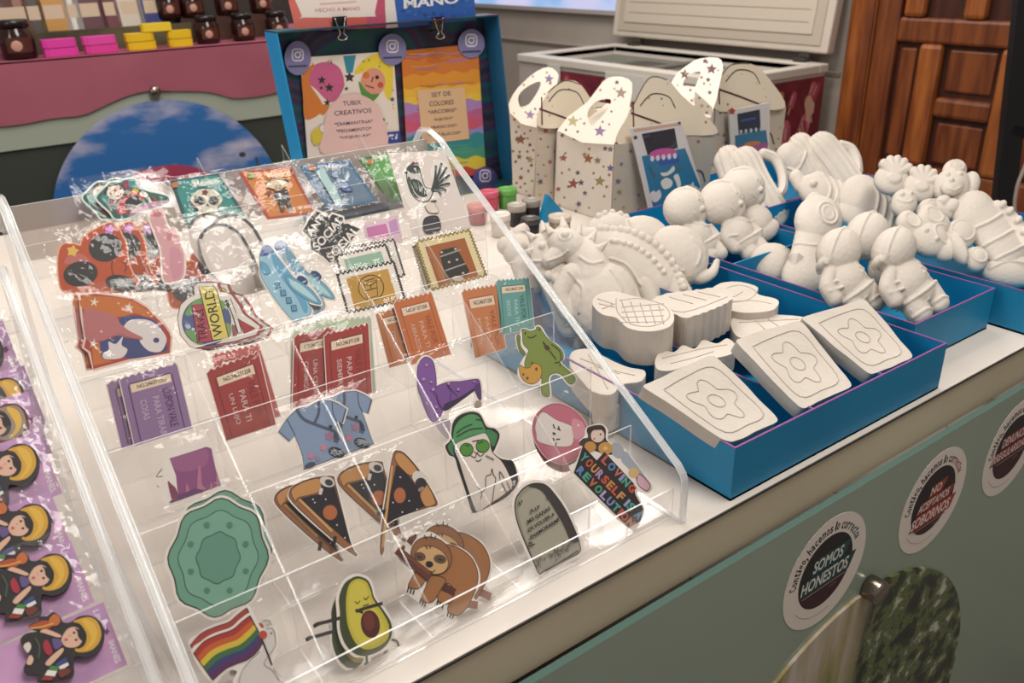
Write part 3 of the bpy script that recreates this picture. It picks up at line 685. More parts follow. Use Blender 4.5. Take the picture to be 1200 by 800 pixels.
a.s_([(115, 150), (160, 95), (240, 70), (300, 90), (342, 168), (400, 185), (430, 232), (398, 322), (388, 345), (440, 385), (500, 400), (532, 452), (552, 540), (490, 630), (370, 710), (280, 770), (240, 730), (200, 600), (150, 450), (128, 380), (90, 360), (65, 300), (100, 258)], '#221e1c')
a.s_([(135, 285), (330, 215), (378, 340), (440, 402), (480, 470), (515, 560), (470, 615), (360, 690), (287, 745), (258, 700), (212, 570), (165, 420)], '#dccfc5')
a.s_([(84, 300), (128, 262), (330, 192), (395, 208), (415, 238), (385, 305), (345, 232), (318, 216), (132, 288), (124, 362), (98, 342)], '#3f7a4d'); a.s_([(118, 262), (130, 172), (180, 112), (240, 88), (292, 108), (332, 192), (318, 210), (230, 232), (140, 275)], '#4f8f58')
for q in ([(140, 215), (190, 178), (245, 155)], [(140, 240), (230, 192), (318, 182)], [(270, 122), (310, 130)]): a.l(q, 9, '#1f3526')
a.e(207, 325, 44, 43, '#4d8a2c', 0, '#23381a', .0008); a.e(315, 300, 44, 43, '#4d8a2c', 0, '#23381a', .0008); a.l([(200, 295), (225, 300)], 7, '#234015'); a.l([(285, 285), (320, 270)], 7, '#234015'); a.l([(245, 270), (290, 262)], 6, INK)
for q in ([(258, 335), (275, 350), (290, 332)], [(235, 365), (265, 378), (275, 352), (300, 368), (325, 350)], [(268, 395), (285, 402), (308, 388)], [(335, 575), (338, 505), (368, 490), (376, 452), (386, 492), (402, 520), (392, 570), (376, 690)], [(275, 568), (308, 612), (300, 655)], [(308, 612), (336, 580)], [(430, 525), (428, 472), (458, 515)], [(440, 545), (478, 620)], [(475, 540), (500, 590)]): a.l(q, 5, '#3a3331')
a.l([(335, 365), (390, 392)], 10, '#8c7f78', False); a.l([(478, 412), (505, 405), (528, 455), (545, 540)], 16, '#221e1c')
a.done('cat_sticker', 'white cat sticker with green bucket hat and green sunglasses', 'sticker', sleeve=True)
def pink_cat(dx, dy, d, label):
    a = Art(row(1, d), (605 + dx, 460 + dy, 7.27)); o = [(140, 300), (160, 210), (220, 140), (300, 100), (380, 100), (470, 140), (550, 210), (600, 300), (600, 420), (540, 520), (440, 590), (360, 600), (260, 550), (190, 460), (150, 380)]
    a.base(o, '#dcb9b6', .0012); a.s_(o, '#b8697a', '#8f4656', .0008); a.s_([(160, 270), (220, 165), (340, 232), (460, 280), (482, 330), (470, 445), (350, 460), (190, 420), (166, 350)], '#d8cdc6', '#7b5058', .0004)
    a.s_([(480, 220), (560, 260), (580, 350), (500, 400), (470, 300)], '#c98b97')
    for q in ([(345, 305), (375, 325)], [(335, 400), (370, 395)], [(305, 340), (330, 355)], [(310, 270), (325, 310)], [(330, 455), (335, 425)], [(355, 285), (362, 310)], [(310, 385), (318, 410)]): a.l(q, 10, '#3a3133', False)
    a.e(318, 350, 12, 10, '#2b2527')
    return a.done('pink_disc_sticker', label, 'sticker', sleeve=True)
pink_cat(2, 9, -.0045, 'round pink cat sticker hidden behind another pink disc, its rim showing')
pink_cat(0, 0, .001, 'round pink sticker with white cat under the frog sticker')

# ---- third row
a = Art(row(2, 0), (180, 490, 7.27))
a.base([(95, 345), (160, 250), (300, 230), (450, 190), (520, 225), (540, 400), (605, 580), (400, 660), (110, 745), (70, 560)], '#e2d8d0')
a.p([(135, 342), (300, 292), (450, 242), (492, 258), (525, 420), (572, 572), (150, 722), (205, 640), (190, 490)], '#864a78')
a.s_([(150, 345), (300, 305), (420, 265), (470, 300), (440, 400), (300, 450), (190, 440)], '#96587f')
for q in ([(370, 600), (385, 400), (405, 470), (410, 560), (440, 600), (400, 640)], [(275, 640), (280, 555), (300, 600), (310, 640)], [(480, 600), (490, 540), (500, 600)], [(535, 570), (540, 470), (560, 560)]): a.s_(q, '#b06f88')
a.s_([(205, 660), (300, 620), (360, 600), (440, 610), (560, 570), (150, 720)], '#5f2f62'); a.s_([(120, 540), (150, 560), (190, 600), (205, 670), (160, 700)], '#7c3f52')
for q in ([(20, 500), (70, 430)], [(25, 500), (75, 495)], [(30, 570), (40, 590)]): a.l(q, 8, '#5a4a44', False)
a.done('purple_picture_sticker', 'square purple picture sticker with pale rough border, above the teal medallion', 'sticker', sleeve=True)
def shirt(dx, dy, d, label):
    a = Art(row(2, d), (315 + dx, 440 + dy, 6.667)); o = [(75, 440), (140, 340), (215, 262), (310, 240), (380, 202), (480, 196), (540, 220), (605, 262), (572, 370), (525, 355), (560, 450), (590, 540), (620, 605), (270, 735), (265, 640), (240, 560), (200, 470), (160, 515)]
    a.base(o, CREAM, .0018, sm=False); a.p(o, '#7f92ad', False, '#30364a', .0006)
    a.l([(215, 265), (270, 340), (370, 385), (520, 438)], 26, '#4a5268'); a.l([(385, 205), (388, 290), (355, 372)], 22, '#4a5268'); a.l([(492, 200), (500, 290), (528, 355)], 6, '#3a4256'); a.l([(140, 340), (205, 468)], 6, '#3a4256'); a.l([(78, 440), (160, 512)], 14, '#5f6b80', False); a.l([(572, 365), (600, 265)], 12, '#4a5468', False)
    for x, y, r, c in ((470, 475, 42, '#9a6f8a'), (425, 562, 34, '#c07a8f'), (325, 628, 32, '#c07a8f'), (525, 500, 30, '#5a5a70'), (380, 650, 26, '#8f7f9f')): a.star(x, y, r, c, .3, .6)
    a.e(525, 600, 65, 38, '#2d3242', 20); a.e(480, 400, 14, 14, '#2d3242'); a.e(525, 470, 16, 40, '#343a48', -20); a.e(320, 700, 44, 22, '#474b58', -20)
    for i in range(16): a.l([(470 + random.uniform(0, 110), 580 + random.uniform(-10, 40)), (480 + random.uniform(0, 110), 590 + random.uniform(-10, 40))], 5, '#a9adb5', False)
    return a.done('shirt_sticker', label, 'sticker', sleeve=.004)
shirt(30, -11, -.004, 'blue kimono shirt sticker standing behind and right of its twin')
shirt(0, 0, .001, 'blue kimono shirt sticker with flowers, the left one in front')
a = Art(row(2, 0), (480, 400, 6.667))
a.base([(45, 200), (75, 135), (130, 105), (190, 145), (210, 220), (220, 330), (290, 300), (400, 295), (500, 280), (560, 300), (570, 450), (560, 510), (520, 520), (495, 490), (500, 400), (420, 450), (310, 560), (310, 760), (280, 770), (180, 640), (75, 460), (48, 350)], CREAM)
a.s_([(200, 640), (310, 610), (310, 740), (280, 755)], '#9c8f9f')
a.s_([(60, 205), (90, 143), (130, 122), (175, 150), (196, 220), (206, 340), (190, 400), (255, 535), (200, 625), (150, 600), (90, 450), (60, 350)], '#7d4f96', '#3d2550', .0007); a.s_([(190, 370), (290, 320), (400, 312), (500, 297), (545, 312), (556, 450), (530, 440), (500, 372), (420, 430), (340, 500), (262, 540), (212, 460)], '#74488e', '#3d2550', .0006)
a.s_([(270, 492), (380, 440), (495, 372), (505, 385), (390, 472), (280, 542)], '#2f2140'); a.s_([(500, 360), (548, 330), (556, 448), (530, 438)], '#4d3566')
for q in ([(205, 400), (225, 480), (265, 538)], [(290, 345), (320, 400), (310, 480)], [(300, 350), (370, 430)]): a.l(q, 6, '#3d2550')
for x, y, r in ((130, 185, 14), (105, 295, 16), (165, 318, 12), (130, 485, 12), (205, 512, 13), (180, 375, 16), (375, 375, 13), (300, 330, 12), (500, 315, 10)): a.e(x, y, r, r, '#a884b0', 0, '#4d3566', .0003)
a.e(530, 490, 26, 28, '#a08874'); a.done('hat_sticker', 'purple pointed hat sticker in the third pocket row', 'sticker', sleeve=True)
a = Art(row(2, .001), (585, 375, 8))
a.base([(150, 150), (195, 130), (200, 85), (240, 75), (285, 92), (330, 80), (345, 52), (390, 58), (470, 180), (550, 230), (605, 300), (608, 370), (585, 400), (725, 540), (660, 620), (560, 520), (480, 540), (485, 725), (385, 700), (385, 610), (300, 620), (200, 570), (170, 480), (215, 370), (235, 330), (175, 280)], CREAM)
a.s_([(160, 155), (192, 148), (198, 240), (245, 312), (225, 330), (180, 275)], '#6b7a3c', '#2f361c', .0005)
a.s_([(215, 130), (207, 92), (240, 88), (285, 105), (338, 92), (348, 66), (380, 70), (402, 106), (460, 182), (540, 240), (592, 300), (596, 368), (570, 402), (708, 540), (660, 602), (560, 502), (462, 532), (468, 708), (395, 690), (395, 560), (370, 500), (380, 440), (330, 402), (282, 450), (242, 458), (236, 400), (258, 320), (270, 282), (222, 222)], '#7a8a40', '#2f361c', .0006)
a.s_([(190, 422), (240, 450), (290, 440), (300, 402), (370, 420), (396, 480), (372, 560), (302, 600), (222, 562), (188, 490)], '#c69440', '#5a4018', .0006)
for x, y, r in ((305, 405, 12), (345, 460, 13), (260, 545, 12), (222, 510, 10)): a.e(x, y, r, r * 1.2, '#6a4a24')
a.e(240, 125, 7, 12, INK); a.e(372, 92, 7, 10, INK); a.l([(262, 158), (300, 166), (345, 142)], 7, INK); a.e(445, 260, 30, 20, '#4a3424', 40); a.l([(405, 205), (430, 240)], 14, '#4a3424', False); a.l([(470, 290), (530, 370)], 10, '#5a4a2a', False)
a.l([(480, 225), (560, 290), (570, 380), (515, 402)], 6, '#2f361c'); a.l([(570, 440), (560, 410)], 6, '#2f361c', False)
a.done('frog_sticker', 'green frog sticker holding a paintbrush and a yellow palette', 'sticker', sleeve=True)

# ---- fourth row: the coupon tickets
def mixq(q, x, y):
    bl, br, tr, tl = (Vector(p) for p in q); return tuple(bl * (1 - x) * (1 - y) + br * x * (1 - y) + tr * x * y + tl * (1 - x) * y)
def ticket(z, q, d, col, dark, label, ink='#2a1a20', lines=('CUPON VALE', 'PARA TIRAR', 'COSAS'), lc='#c9a9a6', head='NO.246371258', rw=3):
    """q: bottom left, bottom right, top right, top left"""
    a = Art(row(rw, d), z); n = 16; edge = [(.0, 0), (1, 0), (1, .96)]
    edge += [(1 - (k + .5) / n, 1.0 if k % 2 == 0 else .965) for k in range(n)] + [(0, .96)]
    a.base([mixq(q, *e) for e in edge], '#e0cfc6', .0008, False); a.p([mixq(q, *e) for e in edge], col)
    fr = [mixq(q, *e) for e in ((.12, .04), (.12, .84), (.15, .87), (.85, .87), (.88, .84), (.88, .04))]; a.l(fr, (Vector(q[1]) - Vector(q[0])).length * .02, dark, False)
    a.p([mixq(q, *e) for e in ((.15, .74), (.85, .74), (.85, .86), (.15, .86))], '#dcc3a8'); a.t(head, [mixq(q, *e) for e in ((.26, .775), (.78, .775), (.78, .83), (.26, .83))], '#2a1d1c', .02)
    for k, s in enumerate(lines):
        x = .80 - k * .22; c = ink if k == 0 else lc; x0 = x - (.14 if k == 0 else .11); y0 = .68 if k == 0 else .60
        y1 = y0 - .058 * len(s); a.t(s, [mixq(q, x0, y0), mixq(q, x0, y1), mixq(q, x, y1), mixq(q, x, y0)], c, .01)
    return a.done('coupon_ticket', label, 'ticket', 'coupon tickets in the fourth pocket row', sleeve=.004)
zN = (120, 400, 5.714); zO = (330, 370, 7.27); zP = (430, 310, 5.714)
ticket(zN, [(130, 720), (525, 600), (410, 165), (25, 272)], -.003, '#8a6c8e', '#4b2c55', 'lilac coupon ticket peeping out at left behind another lilac one', '#4b2050')
ticket(zN, [(215, 700), (600, 580), (495, 140), (112, 242)], .001, '#87698f', '#4b2c55', 'lilac coupon ticket in front, leftmost in its pocket row', '#5a1f5a', lc='#b9a2b8')
ticket(zN, [(860, 600), (1190, 500), (1045, 12), (728, 85)], -.003, '#b5544c', '#7a2a28', 'red coupon ticket hidden behind the single dark red one right of the lilac pair', '#7a2a28')
ticket(zN, [(835, 680), (1170, 585), (1040, 62), (692, 195)], .001, '#96302c', '#6a1c1c', 'dark red coupon ticket standing alone beside the lilac tickets', '#7a2222', ('VALE POR', 'PARA TI', 'UN LUJO'))
ticket(zO, [(80, 800), (400, 740), (385, 0), (80, 130)], -.005, '#b4bfa2', '#8a967c', 'pale green coupon ticket peeping over the left of two dark red ones', '#7a866c')
ticket(zO, [(420, 760), (800, 650), (755, 0), (372, 30)], -.004, '#aebb9c', '#8a967c', 'pale green coupon ticket peeping over the right of two dark red ones', '#7a866c')
ticket(zO, [(90, 790), (470, 720), (440, 85), (108, 160)], -.001, '#962a26', '#6a1818', 'dark red coupon ticket, left of an overlapping red pair', '#7a2222', ('VALE POR', 'UNA CENA', 'CONMIGO'))
ticket(zO, [(392, 770), (778, 680), (735, 55), (360, 150)], .002, '#992a26', '#6a1818', 'dark red coupon ticket, right of an overlapping red pair', '#7a2222', ('VALE POR', 'PARA TI', 'SIEMPRE'))
ticket(zP, [(150, 690), (400, 620), (300, 260), (55, 320)], -.003, '#b06a3c', '#8a4a22', 'orange coupon ticket half covered at the left of the orange pair', '#8a4a22')
ticket(zP, [(300, 670), (560, 600), (428, 180), (172, 245)], .001, '#bb6634', '#96481f', 'orange coupon ticket standing clear above the purple hat', '#9a4520', ('VALE POR', 'PARA TI', 'ABRAZOS'), '#d0a58c')
ticket(zP, [(745, 680), (960, 640), (865, 128), (630, 168)], 0, '#bd7344', '#96481f', 'orange coupon ticket beside the teal one', '#9a4520', ('VALE POR', 'PARA TI', 'MIMOS'), '#d0a58c')
ticket(zP, [(895, 470), (1120, 430), (1082, 85), (862, 102)], 0, '#5f9690', '#33605e', 'teal coupon ticket at the right end of the ticket row', '#2f5a58', ('VALE POR', 'PARA TI', 'BESOS'), '#a9c4bc')

# ---- fifth row
def hand_globe(dx, dy, d, label, grow=.0018):
    a = Art(row(4, d), (75 + dx, 330 + dy, 7.27)); o = [(140, 120), (270, 105), (430, 125), (580, 150), (700, 220), (780, 300), (850, 370), (910, 460), (900, 610), (560, 660), (250, 745), (225, 600), (170, 560), (190, 480), (160, 300)]
    a.base(o, '#e0bfb2', grow, False); a.p(o, '#aa3f2e'); a.s_([(152, 132), (400, 132), (570, 160), (690, 230), (765, 305), (700, 300), (600, 272), (460, 300), (180, 245)], '#bf6a2e')
    a.p([(240, 540), (320, 520), (330, 660), (420, 680), (250, 715)], '#bf6a2e')
    a.s_([(470, 320), (560, 290), (680, 300), (780, 340), (850, 430), (880, 560), (840, 602), (600, 655), (480, 640), (340, 660), (310, 580), (320, 510), (450, 460)], '#3b4272')
    a.s_([(510, 382), (580, 325), (720, 330), (810, 390), (872, 480), (852, 560), (810, 600), (720, 590), (650, 520), (640, 470), (560, 430)], '#d6cbc8'); a.s_([(380, 580), (380, 512), (440, 532), (500, 470), (490, 540), (540, 580), (490, 650), (350, 660), (330, 612)], '#d6cbc8'); a.e(785, 500, 26, 22, '#3b4272')
    a.s_([(170, 242), (300, 252), (430, 290), (482, 360), (560, 422), (662, 474), (652, 497), (540, 482), (440, 460), (330, 502), (195, 502)], '#b1696a'); a.l([(470, 445), (560, 480), (650, 492)], 6, '#7b3f44')
    for x, y, r in ((258, 178, 46), (552, 222, 46), (252, 530, 46)): a.star(x, y, r, '#e2d3bc', .15, .3)
    return a.done('globe_hand_sticker', label, 'sticker', sleeve=True)
hand_globe(-8, 0, -.003, 'orange globe and hand sticker whose red edge shows behind its twin')
hand_globe(0, 0, .001, 'orange sticker of a pink hand touching a blue globe, left end of fifth row')
def travel(dx, dy, d, label):
    a = Art(row(4, d), (200 + dx, 320 + dy, 8)); o = [(215, 130), (250, 92), (430, 88), (460, 170), (570, 200), (640, 300), (680, 380), (840, 500), (800, 580), (600, 640), (240, 700), (180, 690), (90, 580), (62, 430), (90, 300), (160, 232), (220, 205)]
    a.base(sh(o, 22, 4), '#a8484a', .0008, False); a.p(o, '#e0d6cc', False, INK, .0006)
    a.e(335, 455, 228, 225, '#4b5a86', 0, INK, .0006); a.s_([(180, 300), (250, 245), (330, 235), (330, 300), (190, 395), (135, 385)], '#6b965c'); a.s_([(130, 545), (230, 540), (300, 670), (220, 650)], '#6b965c'); a.s_([(440, 245), (510, 280), (500, 340), (430, 330)], '#6b965c'); a.s_([(500, 480), (565, 490), (560, 580), (510, 620)], '#7f9466')
    a.p([(620, 425), (790, 520), (690, 570)], '#a3343c', False, INK, .0006); a.p([(570, 480), (620, 500), (620, 590), (580, 600)], '#8c5a58')
    a.p([(195, 302), (320, 290), (392, 640), (252, 655)], '#a8384a', False, INK, .0007); a.t('TRAVEL', [(345, 628), (300, 318), (222, 330), (262, 642)], '#2a1a1c', .01)
    a.p([(262, 130), (400, 125), (432, 160), (542, 610), (392, 630)], '#d2c05e', False, INK, .0007); a.t('WORLD', [(490, 585), (398, 160), (305, 178), (402, 605)], '#2b2518', .01)
    a.l([(540, 245), (600, 400), (648, 560)], 30, '#dcd3ca', False); a.l([(522, 250), (582, 410), (630, 565)], 6, INK, False); a.l([(558, 240), (618, 395), (665, 555)], 6, INK, False); a.l([(518, 255), (545, 325)], 30, '#3a3432', False); a.l([(600, 385), (625, 430)], 34, '#cfc6be', False)
    return a.done('travel_sticker', label, 'sticker', sleeve=True)
travel(12, 2, -.0035, 'TRAVEL WORLD globe sticker half hidden behind its twin')
travel(0, 0, .001, 'round sticker reading TRAVEL WORLD on red and yellow tags')
def plane_sticker(dx, dy, d, label, c):
    a = Art(row(4, d), (290 + dx, 270 + dy, 6.667)); body = [(100, 170), (112, 130), (150, 115), (190, 140), (250, 230), (330, 330), (440, 500), (495, 640), (380, 712), (340, 692), (230, 560), (110, 372), (95, 260)]
    wing = [(295, 360), (350, 365), (470, 440), (530, 500), (572, 572), (500, 562), (380, 490), (320, 430)]
    a.base([(88, 260), (92, 165), (112, 120), (150, 102), (200, 132), (350, 330), (390, 345), (440, 350), (490, 420), (545, 490), (585, 585), (500, 580), (470, 560), (512, 645), (385, 730), (330, 700), (220, 565), (100, 375)], CREAM)
    a.s_(body, c[0], '#2f5a74', .0005); a.s_([(190, 150), (250, 235), (330, 340), (440, 510), (470, 620), (440, 640), (380, 520), (270, 380), (200, 260)], c[1]); a.s_([(100, 200), (106, 152), (142, 118), (178, 130), (202, 165), (150, 196)], '#26498a')
    a.e(428, 392, 48, 30, '#27406e', 35); a.s_(wing, c[1], '#2f5a74', .0005); a.s_([(330, 390), (400, 415), (500, 500), (540, 560), (440, 505), (350, 440)], '#a9cdd2'); a.s_([(105, 248), (150, 272), (175, 330), (140, 346), (110, 312)], '#5c9fc0', '#2f5a74', .0004)
    for x, y in ((232, 433), (276, 490), (320, 548), (360, 608)): a.p([(x - 22, y - 20), (x + 16, y - 24), (x + 24, y + 18), (x - 14, y + 24)], '#5c8fb0', False, '#2f5a80', .0008)
    return a.done('aeroplane_sticker', label, 'sticker', sleeve=.003)
plane_sticker(16, -6, -.0035, 'blue aeroplane sticker at the right, behind its twin', ('#9fb6c4', '#6fa3bb'))
plane_sticker(0, 0, .001, 'blue aeroplane sticker with four windows in full view', ('#92bccd', '#5f9dbd'))
def wavy(a, q, n, m, wd, col, amp=.02):
    pts = []
    for (p0, p1, k) in ((q[3], q[2], n), (q[2], q[1], m), (q[1], q[0], n), (q[0], q[3], m)):
        p0, p1 = Vector(p0), Vector(p1); t = (p1 - p0).normalized(); nn = Vector((-t.y, t.x)); L = (p1 - p0).length
        for i in range(k * 4): pts.append(tuple(p0.lerp(p1, i / (k * 4)) + nn * math.sin(i * PI / 2) * amp * L))
    pts.append(pts[0]); a.l(pts, wd, col); return pts
def stamp(z, q, d, rw, fill, inner, label, border=CREAM, line=INK, cup=False, case=False, wd=12):
    a = Art(row(rw, d), z); a.base(q, border, .0012, False); wavy(a, q, 12, 14, wd * 1.25, line, .022)
    a.p([mixq(q, *e) for e in ((.13, .03), (.87, .03), (.87, .86), (.13, .86))], fill)
    if cup:
        c = mixq(q, .5, .48); L = (Vector(q[1]) - Vector(q[0])).length; r = L * .215
        a.l([(c[0] + r * math.cos(t * 2 * PI / 24), c[1] + r * math.sin(t * 2 * PI / 24)) for t in range(25)], 9, INK)
        f = lambda x, y: (c[0] + x * r * .97 + y * r * .12, c[1] + y * r - x * r * .22)
        for pl in ([(-.55, -.45), (.5, -.5), (.45, .75), (-.42, .75), (-.55, -.45)], [(-.55, -.35), (0, -.2), (.5, -.4)], [(-.5, .15), (.48, .1)], [(-.05, -.2), (0, .13)], [(-.45, -.62), (.4, -.68)]): a.l([f(*p) for p in pl], 8, INK, False)
    if case:
        a.p([mixq(q, *e) for e in ((.30, .12), (.34, .66), (.38, .72), (.66, .72), (.74, .18), (.66, .10))], '#26211f', False, '#151211', .0006)
        for y in (.60, .30): a.l([mixq(q, .33, y), mixq(q, .72, y + .04)], 7, '#9a938a', False)
        for x, y in ((.38, .68), (.64, .68), (.45, .45), (.60, .46), (.62, .16)): a.e(*mixq(q, x, y), 7, 6, '#b9ad9a')
        a.e(*mixq(q, .5, .08), 30, 14, '#c9b8a6')
    return a.done('stamp_sticker', label, 'sticker', 'postage stamp stickers', sleeve=.004)
zT = (375, 270, 8); zU = (450, 165, 4.444)
stamp(zT, [(300, 560), (790, 420), (690, 90), (215, 170)], -.006, 4, '#cfc6bb', None, 'pale stamp sticker whose wavy edge shows behind the mint one', wd=9)
stamp(zT, [(240, 580), (730, 460), (612, 135), (150, 240)], -.0025, 4, '#8fb09a', None, 'mint green stamp sticker between the pale and the mustard ones', wd=11)
stamp(zT, [(260, 770), (795, 650), (688, 295), (158, 410)], .001, 4, '#bd8f38', None, 'mustard stamp sticker with a cup in a circle', cup=True)
stamp(zU, [(215, 770), (480, 690), (410, 490), (150, 550)], -.003, 4, '#b9a58a', None, 'stamp sticker half hidden left of the one with a suitcase', '#dcd0be', '#7a6a50', wd=4)
stamp(zU, [(250, 775), (530, 700), (442, 465), (166, 527)], .001, 4, '#9c5622', None, 'cream stamp sticker with a dark suitcase on brown', '#d9c79a', '#8a7436', case=True, wd=6)

# ---- sixth row
def orange_cloud(dx, dy, d, label):
    a = Art(row(5, d), (60 + dx, 240 + dy, 7.275)); o = [(60, 450), (95, 345), (180, 332), (250, 350), (275, 280), (400, 192), (490, 157), (560, 182), (602, 262), (640, 350), (652, 470), (690, 580), (745, 660), (600, 720), (330, 745), (120, 740), (70, 650)]
    a.base(o, '#e0a486', .0012); a.s_(o, '#b34a20')
    a.s_([(110, 500), (160, 420), (260, 420), (330, 490), (220, 500)], '#b8625c')
    a.e(460, 365, 142, 122, '#2b2728', -10); a.e(250, 590, 148, 108, '#2b2728', -10); a.e(590, 670, 130, 70, '#2b2728', 10); a.star(496, 212, 52, '#c57fc0', .2, .6); a.star(182, 396, 56, '#d9b04a', .2, .6)
    a.l([(520, 480), (515, 540), (530, 600)], 7, '#3a1f18'); a.l([(600, 480), (640, 520), (625, 580)], 7, '#3a1f18')
    return a.done('orange_cloud_sticker', label, 'sticker', 'orange cloud stickers', sleeve=.003)
orange_cloud(128, 19, -.006, 'orange cloud sticker with dark spots furthest right, beside the white arches')
orange_cloud(46, -1, -.004, 'third orange cloud sticker with dark spots from the left')
orange_cloud(22, -1, -.0015, 'second orange cloud sticker with dark spots from the left')
orange_cloud(0, 0, .001, 'orange cloud sticker with dark spots, the front left one in full view')
def pink_fig(dx, dy, d, label):
    a = Art(row(5, d), (60 + dx, 240 + dy, 7.275)); o = [(840, 120), (850, 60), (900, 38), (950, 55), (960, 110), (1000, 200), (1060, 210), (1100, 330), (1130, 420), (1125, 600), (1050, 660), (960, 640), (940, 400), (880, 230)]
    a.base(o, '#e3d3cb', .0018); a.s_(o, '#d09a9c'); a.s_([(860, 95), (900, 58), (945, 70), (945, 105)], '#c07078'); a.s_([(990, 220), (1030, 230), (1020, 300), (990, 300)], '#c27f88'); a.s_([(1010, 380), (1100, 400), (1110, 580), (1030, 620)], '#c98a98')
    return a.done('pink_sticker', label, 'sticker', sleeve=True)
pink_fig(0, 0, -.002, 'pale pink sticker squeezed in between the orange clouds')
def arch(dx, dy, d, label):
    a = Art(row(5, d), (200 + dx, 240 + dy, 7.275)); o = [(255, 300), (290, 215), (400, 165), (500, 185), (590, 250), (660, 360), (720, 500), (790, 740), (600, 790), (380, 600), (300, 480)]
    a.base(o, '#cfc4bc', .0012); a.s_([(285, 310), (310, 230), (400, 190), (490, 208), (570, 272), (640, 400), (690, 560), (600, 640), (420, 600), (330, 480)], '#dacec6')
    a.l([(250, 290), (300, 215), (400, 172), (500, 192), (590, 258), (660, 368), (720, 505), (790, 740)], 30, '#4a4340'); a.l([(700, 500), (745, 640), (770, 740)], 70, '#8b827d')
    return a.done('arch_sticker', label, 'sticker', 'pale arch stickers', sleeve=.003)
arch(-13, -12, -.005, 'pale arch sticker furthest back and left of its three')
arch(13, -11, -.0025, 'pale arch sticker at the right, behind the front one of three')
arch(0, 0, .001, 'pale arch sticker with a dark outline, the front one of three')
def anti(dx, dy, d, label):
    a = Art(row(5, d), (340 + dx, 230 + dy, 8.89)); o = [(125, 360), (170, 290), (190, 240), (265, 148), (380, 192), (402, 218), (440, 180), (550, 218), (562, 280), (600, 275), (740, 345), (640, 475), (480, 700), (400, 700), (340, 640), (200, 560), (200, 440)]
    a.base(o, CREAM, .0016, False); a.p([(132, 360), (175, 290), (195, 240), (267, 156), (375, 196), (400, 228), (442, 188), (545, 224), (556, 290), (600, 285), (728, 345), (640, 465), (475, 690), (405, 690), (345, 630), (212, 552), (212, 440)], '#1c1a1b')
    for s, q in (('ANTI', [(218, 425), (385, 205), (318, 165), (160, 375)]), ('SOCIAL', [(290, 580), (565, 255), (498, 200), (222, 510)]), ('SOCIAL', [(432, 690), (728, 362), (655, 305), (368, 620)])): a.t(s, q, '#ded5cd', .03)
    return a.done('slogan_sticker', label, 'sticker', sleeve=True)
anti(0, 0, .001, 'black sticker with slanted white words ANTI SOCIAL SOCIAL')
a = Art(row(5, -.002), (430, 240, 1)); a.base([(0, 52), (42, 44), (36, 12), (-4, 22)], '#d7b9c4', 0, False); a.p([(2, 40), (26, 36), (22, 22), (-1, 27)], '#c06fa0'); a.p([(28, 35), (38, 33), (34, 16), (25, 20)], '#b98ab8')
a.done('pink_card', 'small pink and magenta card behind the mint stamp', 'card', sleeve=True)
a = Art(row(5, .004), zU)
a.base([(150, 500), (455, 455), (315, 50), (20, 65)], '#d8cbc3', 0, False)
a.s_([(75, 190), (95, 150), (125, 118), (175, 120), (195, 150), (210, 225), (255, 235), (240, 160), (265, 110), (310, 105), (340, 150), (350, 230), (325, 280), (285, 300), (240, 330), (285, 370), (255, 400), (290, 470), (210, 490), (165, 400), (110, 310), (85, 240)], '#e2d8d0')
a.s_([(118, 150), (140, 126), (178, 135), (190, 170), (212, 238), (252, 255), (235, 308), (190, 318), (145, 280), (120, 210)], '#cfc7bf', INK, .0011)
a.s_([(120, 150), (140, 128), (178, 134), (188, 160), (165, 172), (140, 168)], '#22302c'); a.s_([(142, 205), (180, 210), (205, 245), (222, 285), (190, 290), (160, 265)], '#27382f', INK, .0006); a.s_([(122, 190), (138, 200), (150, 262), (180, 300), (150, 285), (126, 240)], '#3a4742')
a.e(160, 148, 6, 6, '#d8d0c8'); a.s_([(118, 158), (100, 170), (120, 172)], '#3a3431'); a.s_([(140, 126), (150, 110), (162, 118), (176, 112), (180, 132)], '#5a2a2a')
for k in range(5): a.l([(150 + k * 14, 215 + k * 6), (160 + k * 13, 250 + k * 8)], 3, '#98a49c', False)
for k, (x, y) in enumerate(((268, 130), (298, 118), (325, 140), (340, 180), (342, 225), (322, 262), (295, 282))): a.l([(248, 262), ((248 + x) / 2 + 8, (262 + y) / 2 - 12), (x, y)], 11, '#20282a'); a.l([(256, 258), ((256 + x) / 2 + 12, (258 + y) / 2 - 4), (x - 2, y + 8)], 4, '#9ca79f')
for x in (128, 150, 172): a.l([(x, 215), (x + 22, 262)], 3, '#8a958c', False)
a.s_([(210, 330), (245, 318), (268, 345), (282, 372), (255, 380), (225, 370)], '#d9cbbc', INK, .0004); a.l([(240, 320), (270, 315)], 9, '#3b302c', False); a.s_([(205, 408), (275, 395), (290, 468), (212, 482)], '#24222b'); a.l([(208, 470), (288, 455)], 7, '#8f8c92', False)
a.done('rooster_sticker', 'white card with a black inked rooster, tallest at the right of the stand', 'sticker', sleeve=.004)

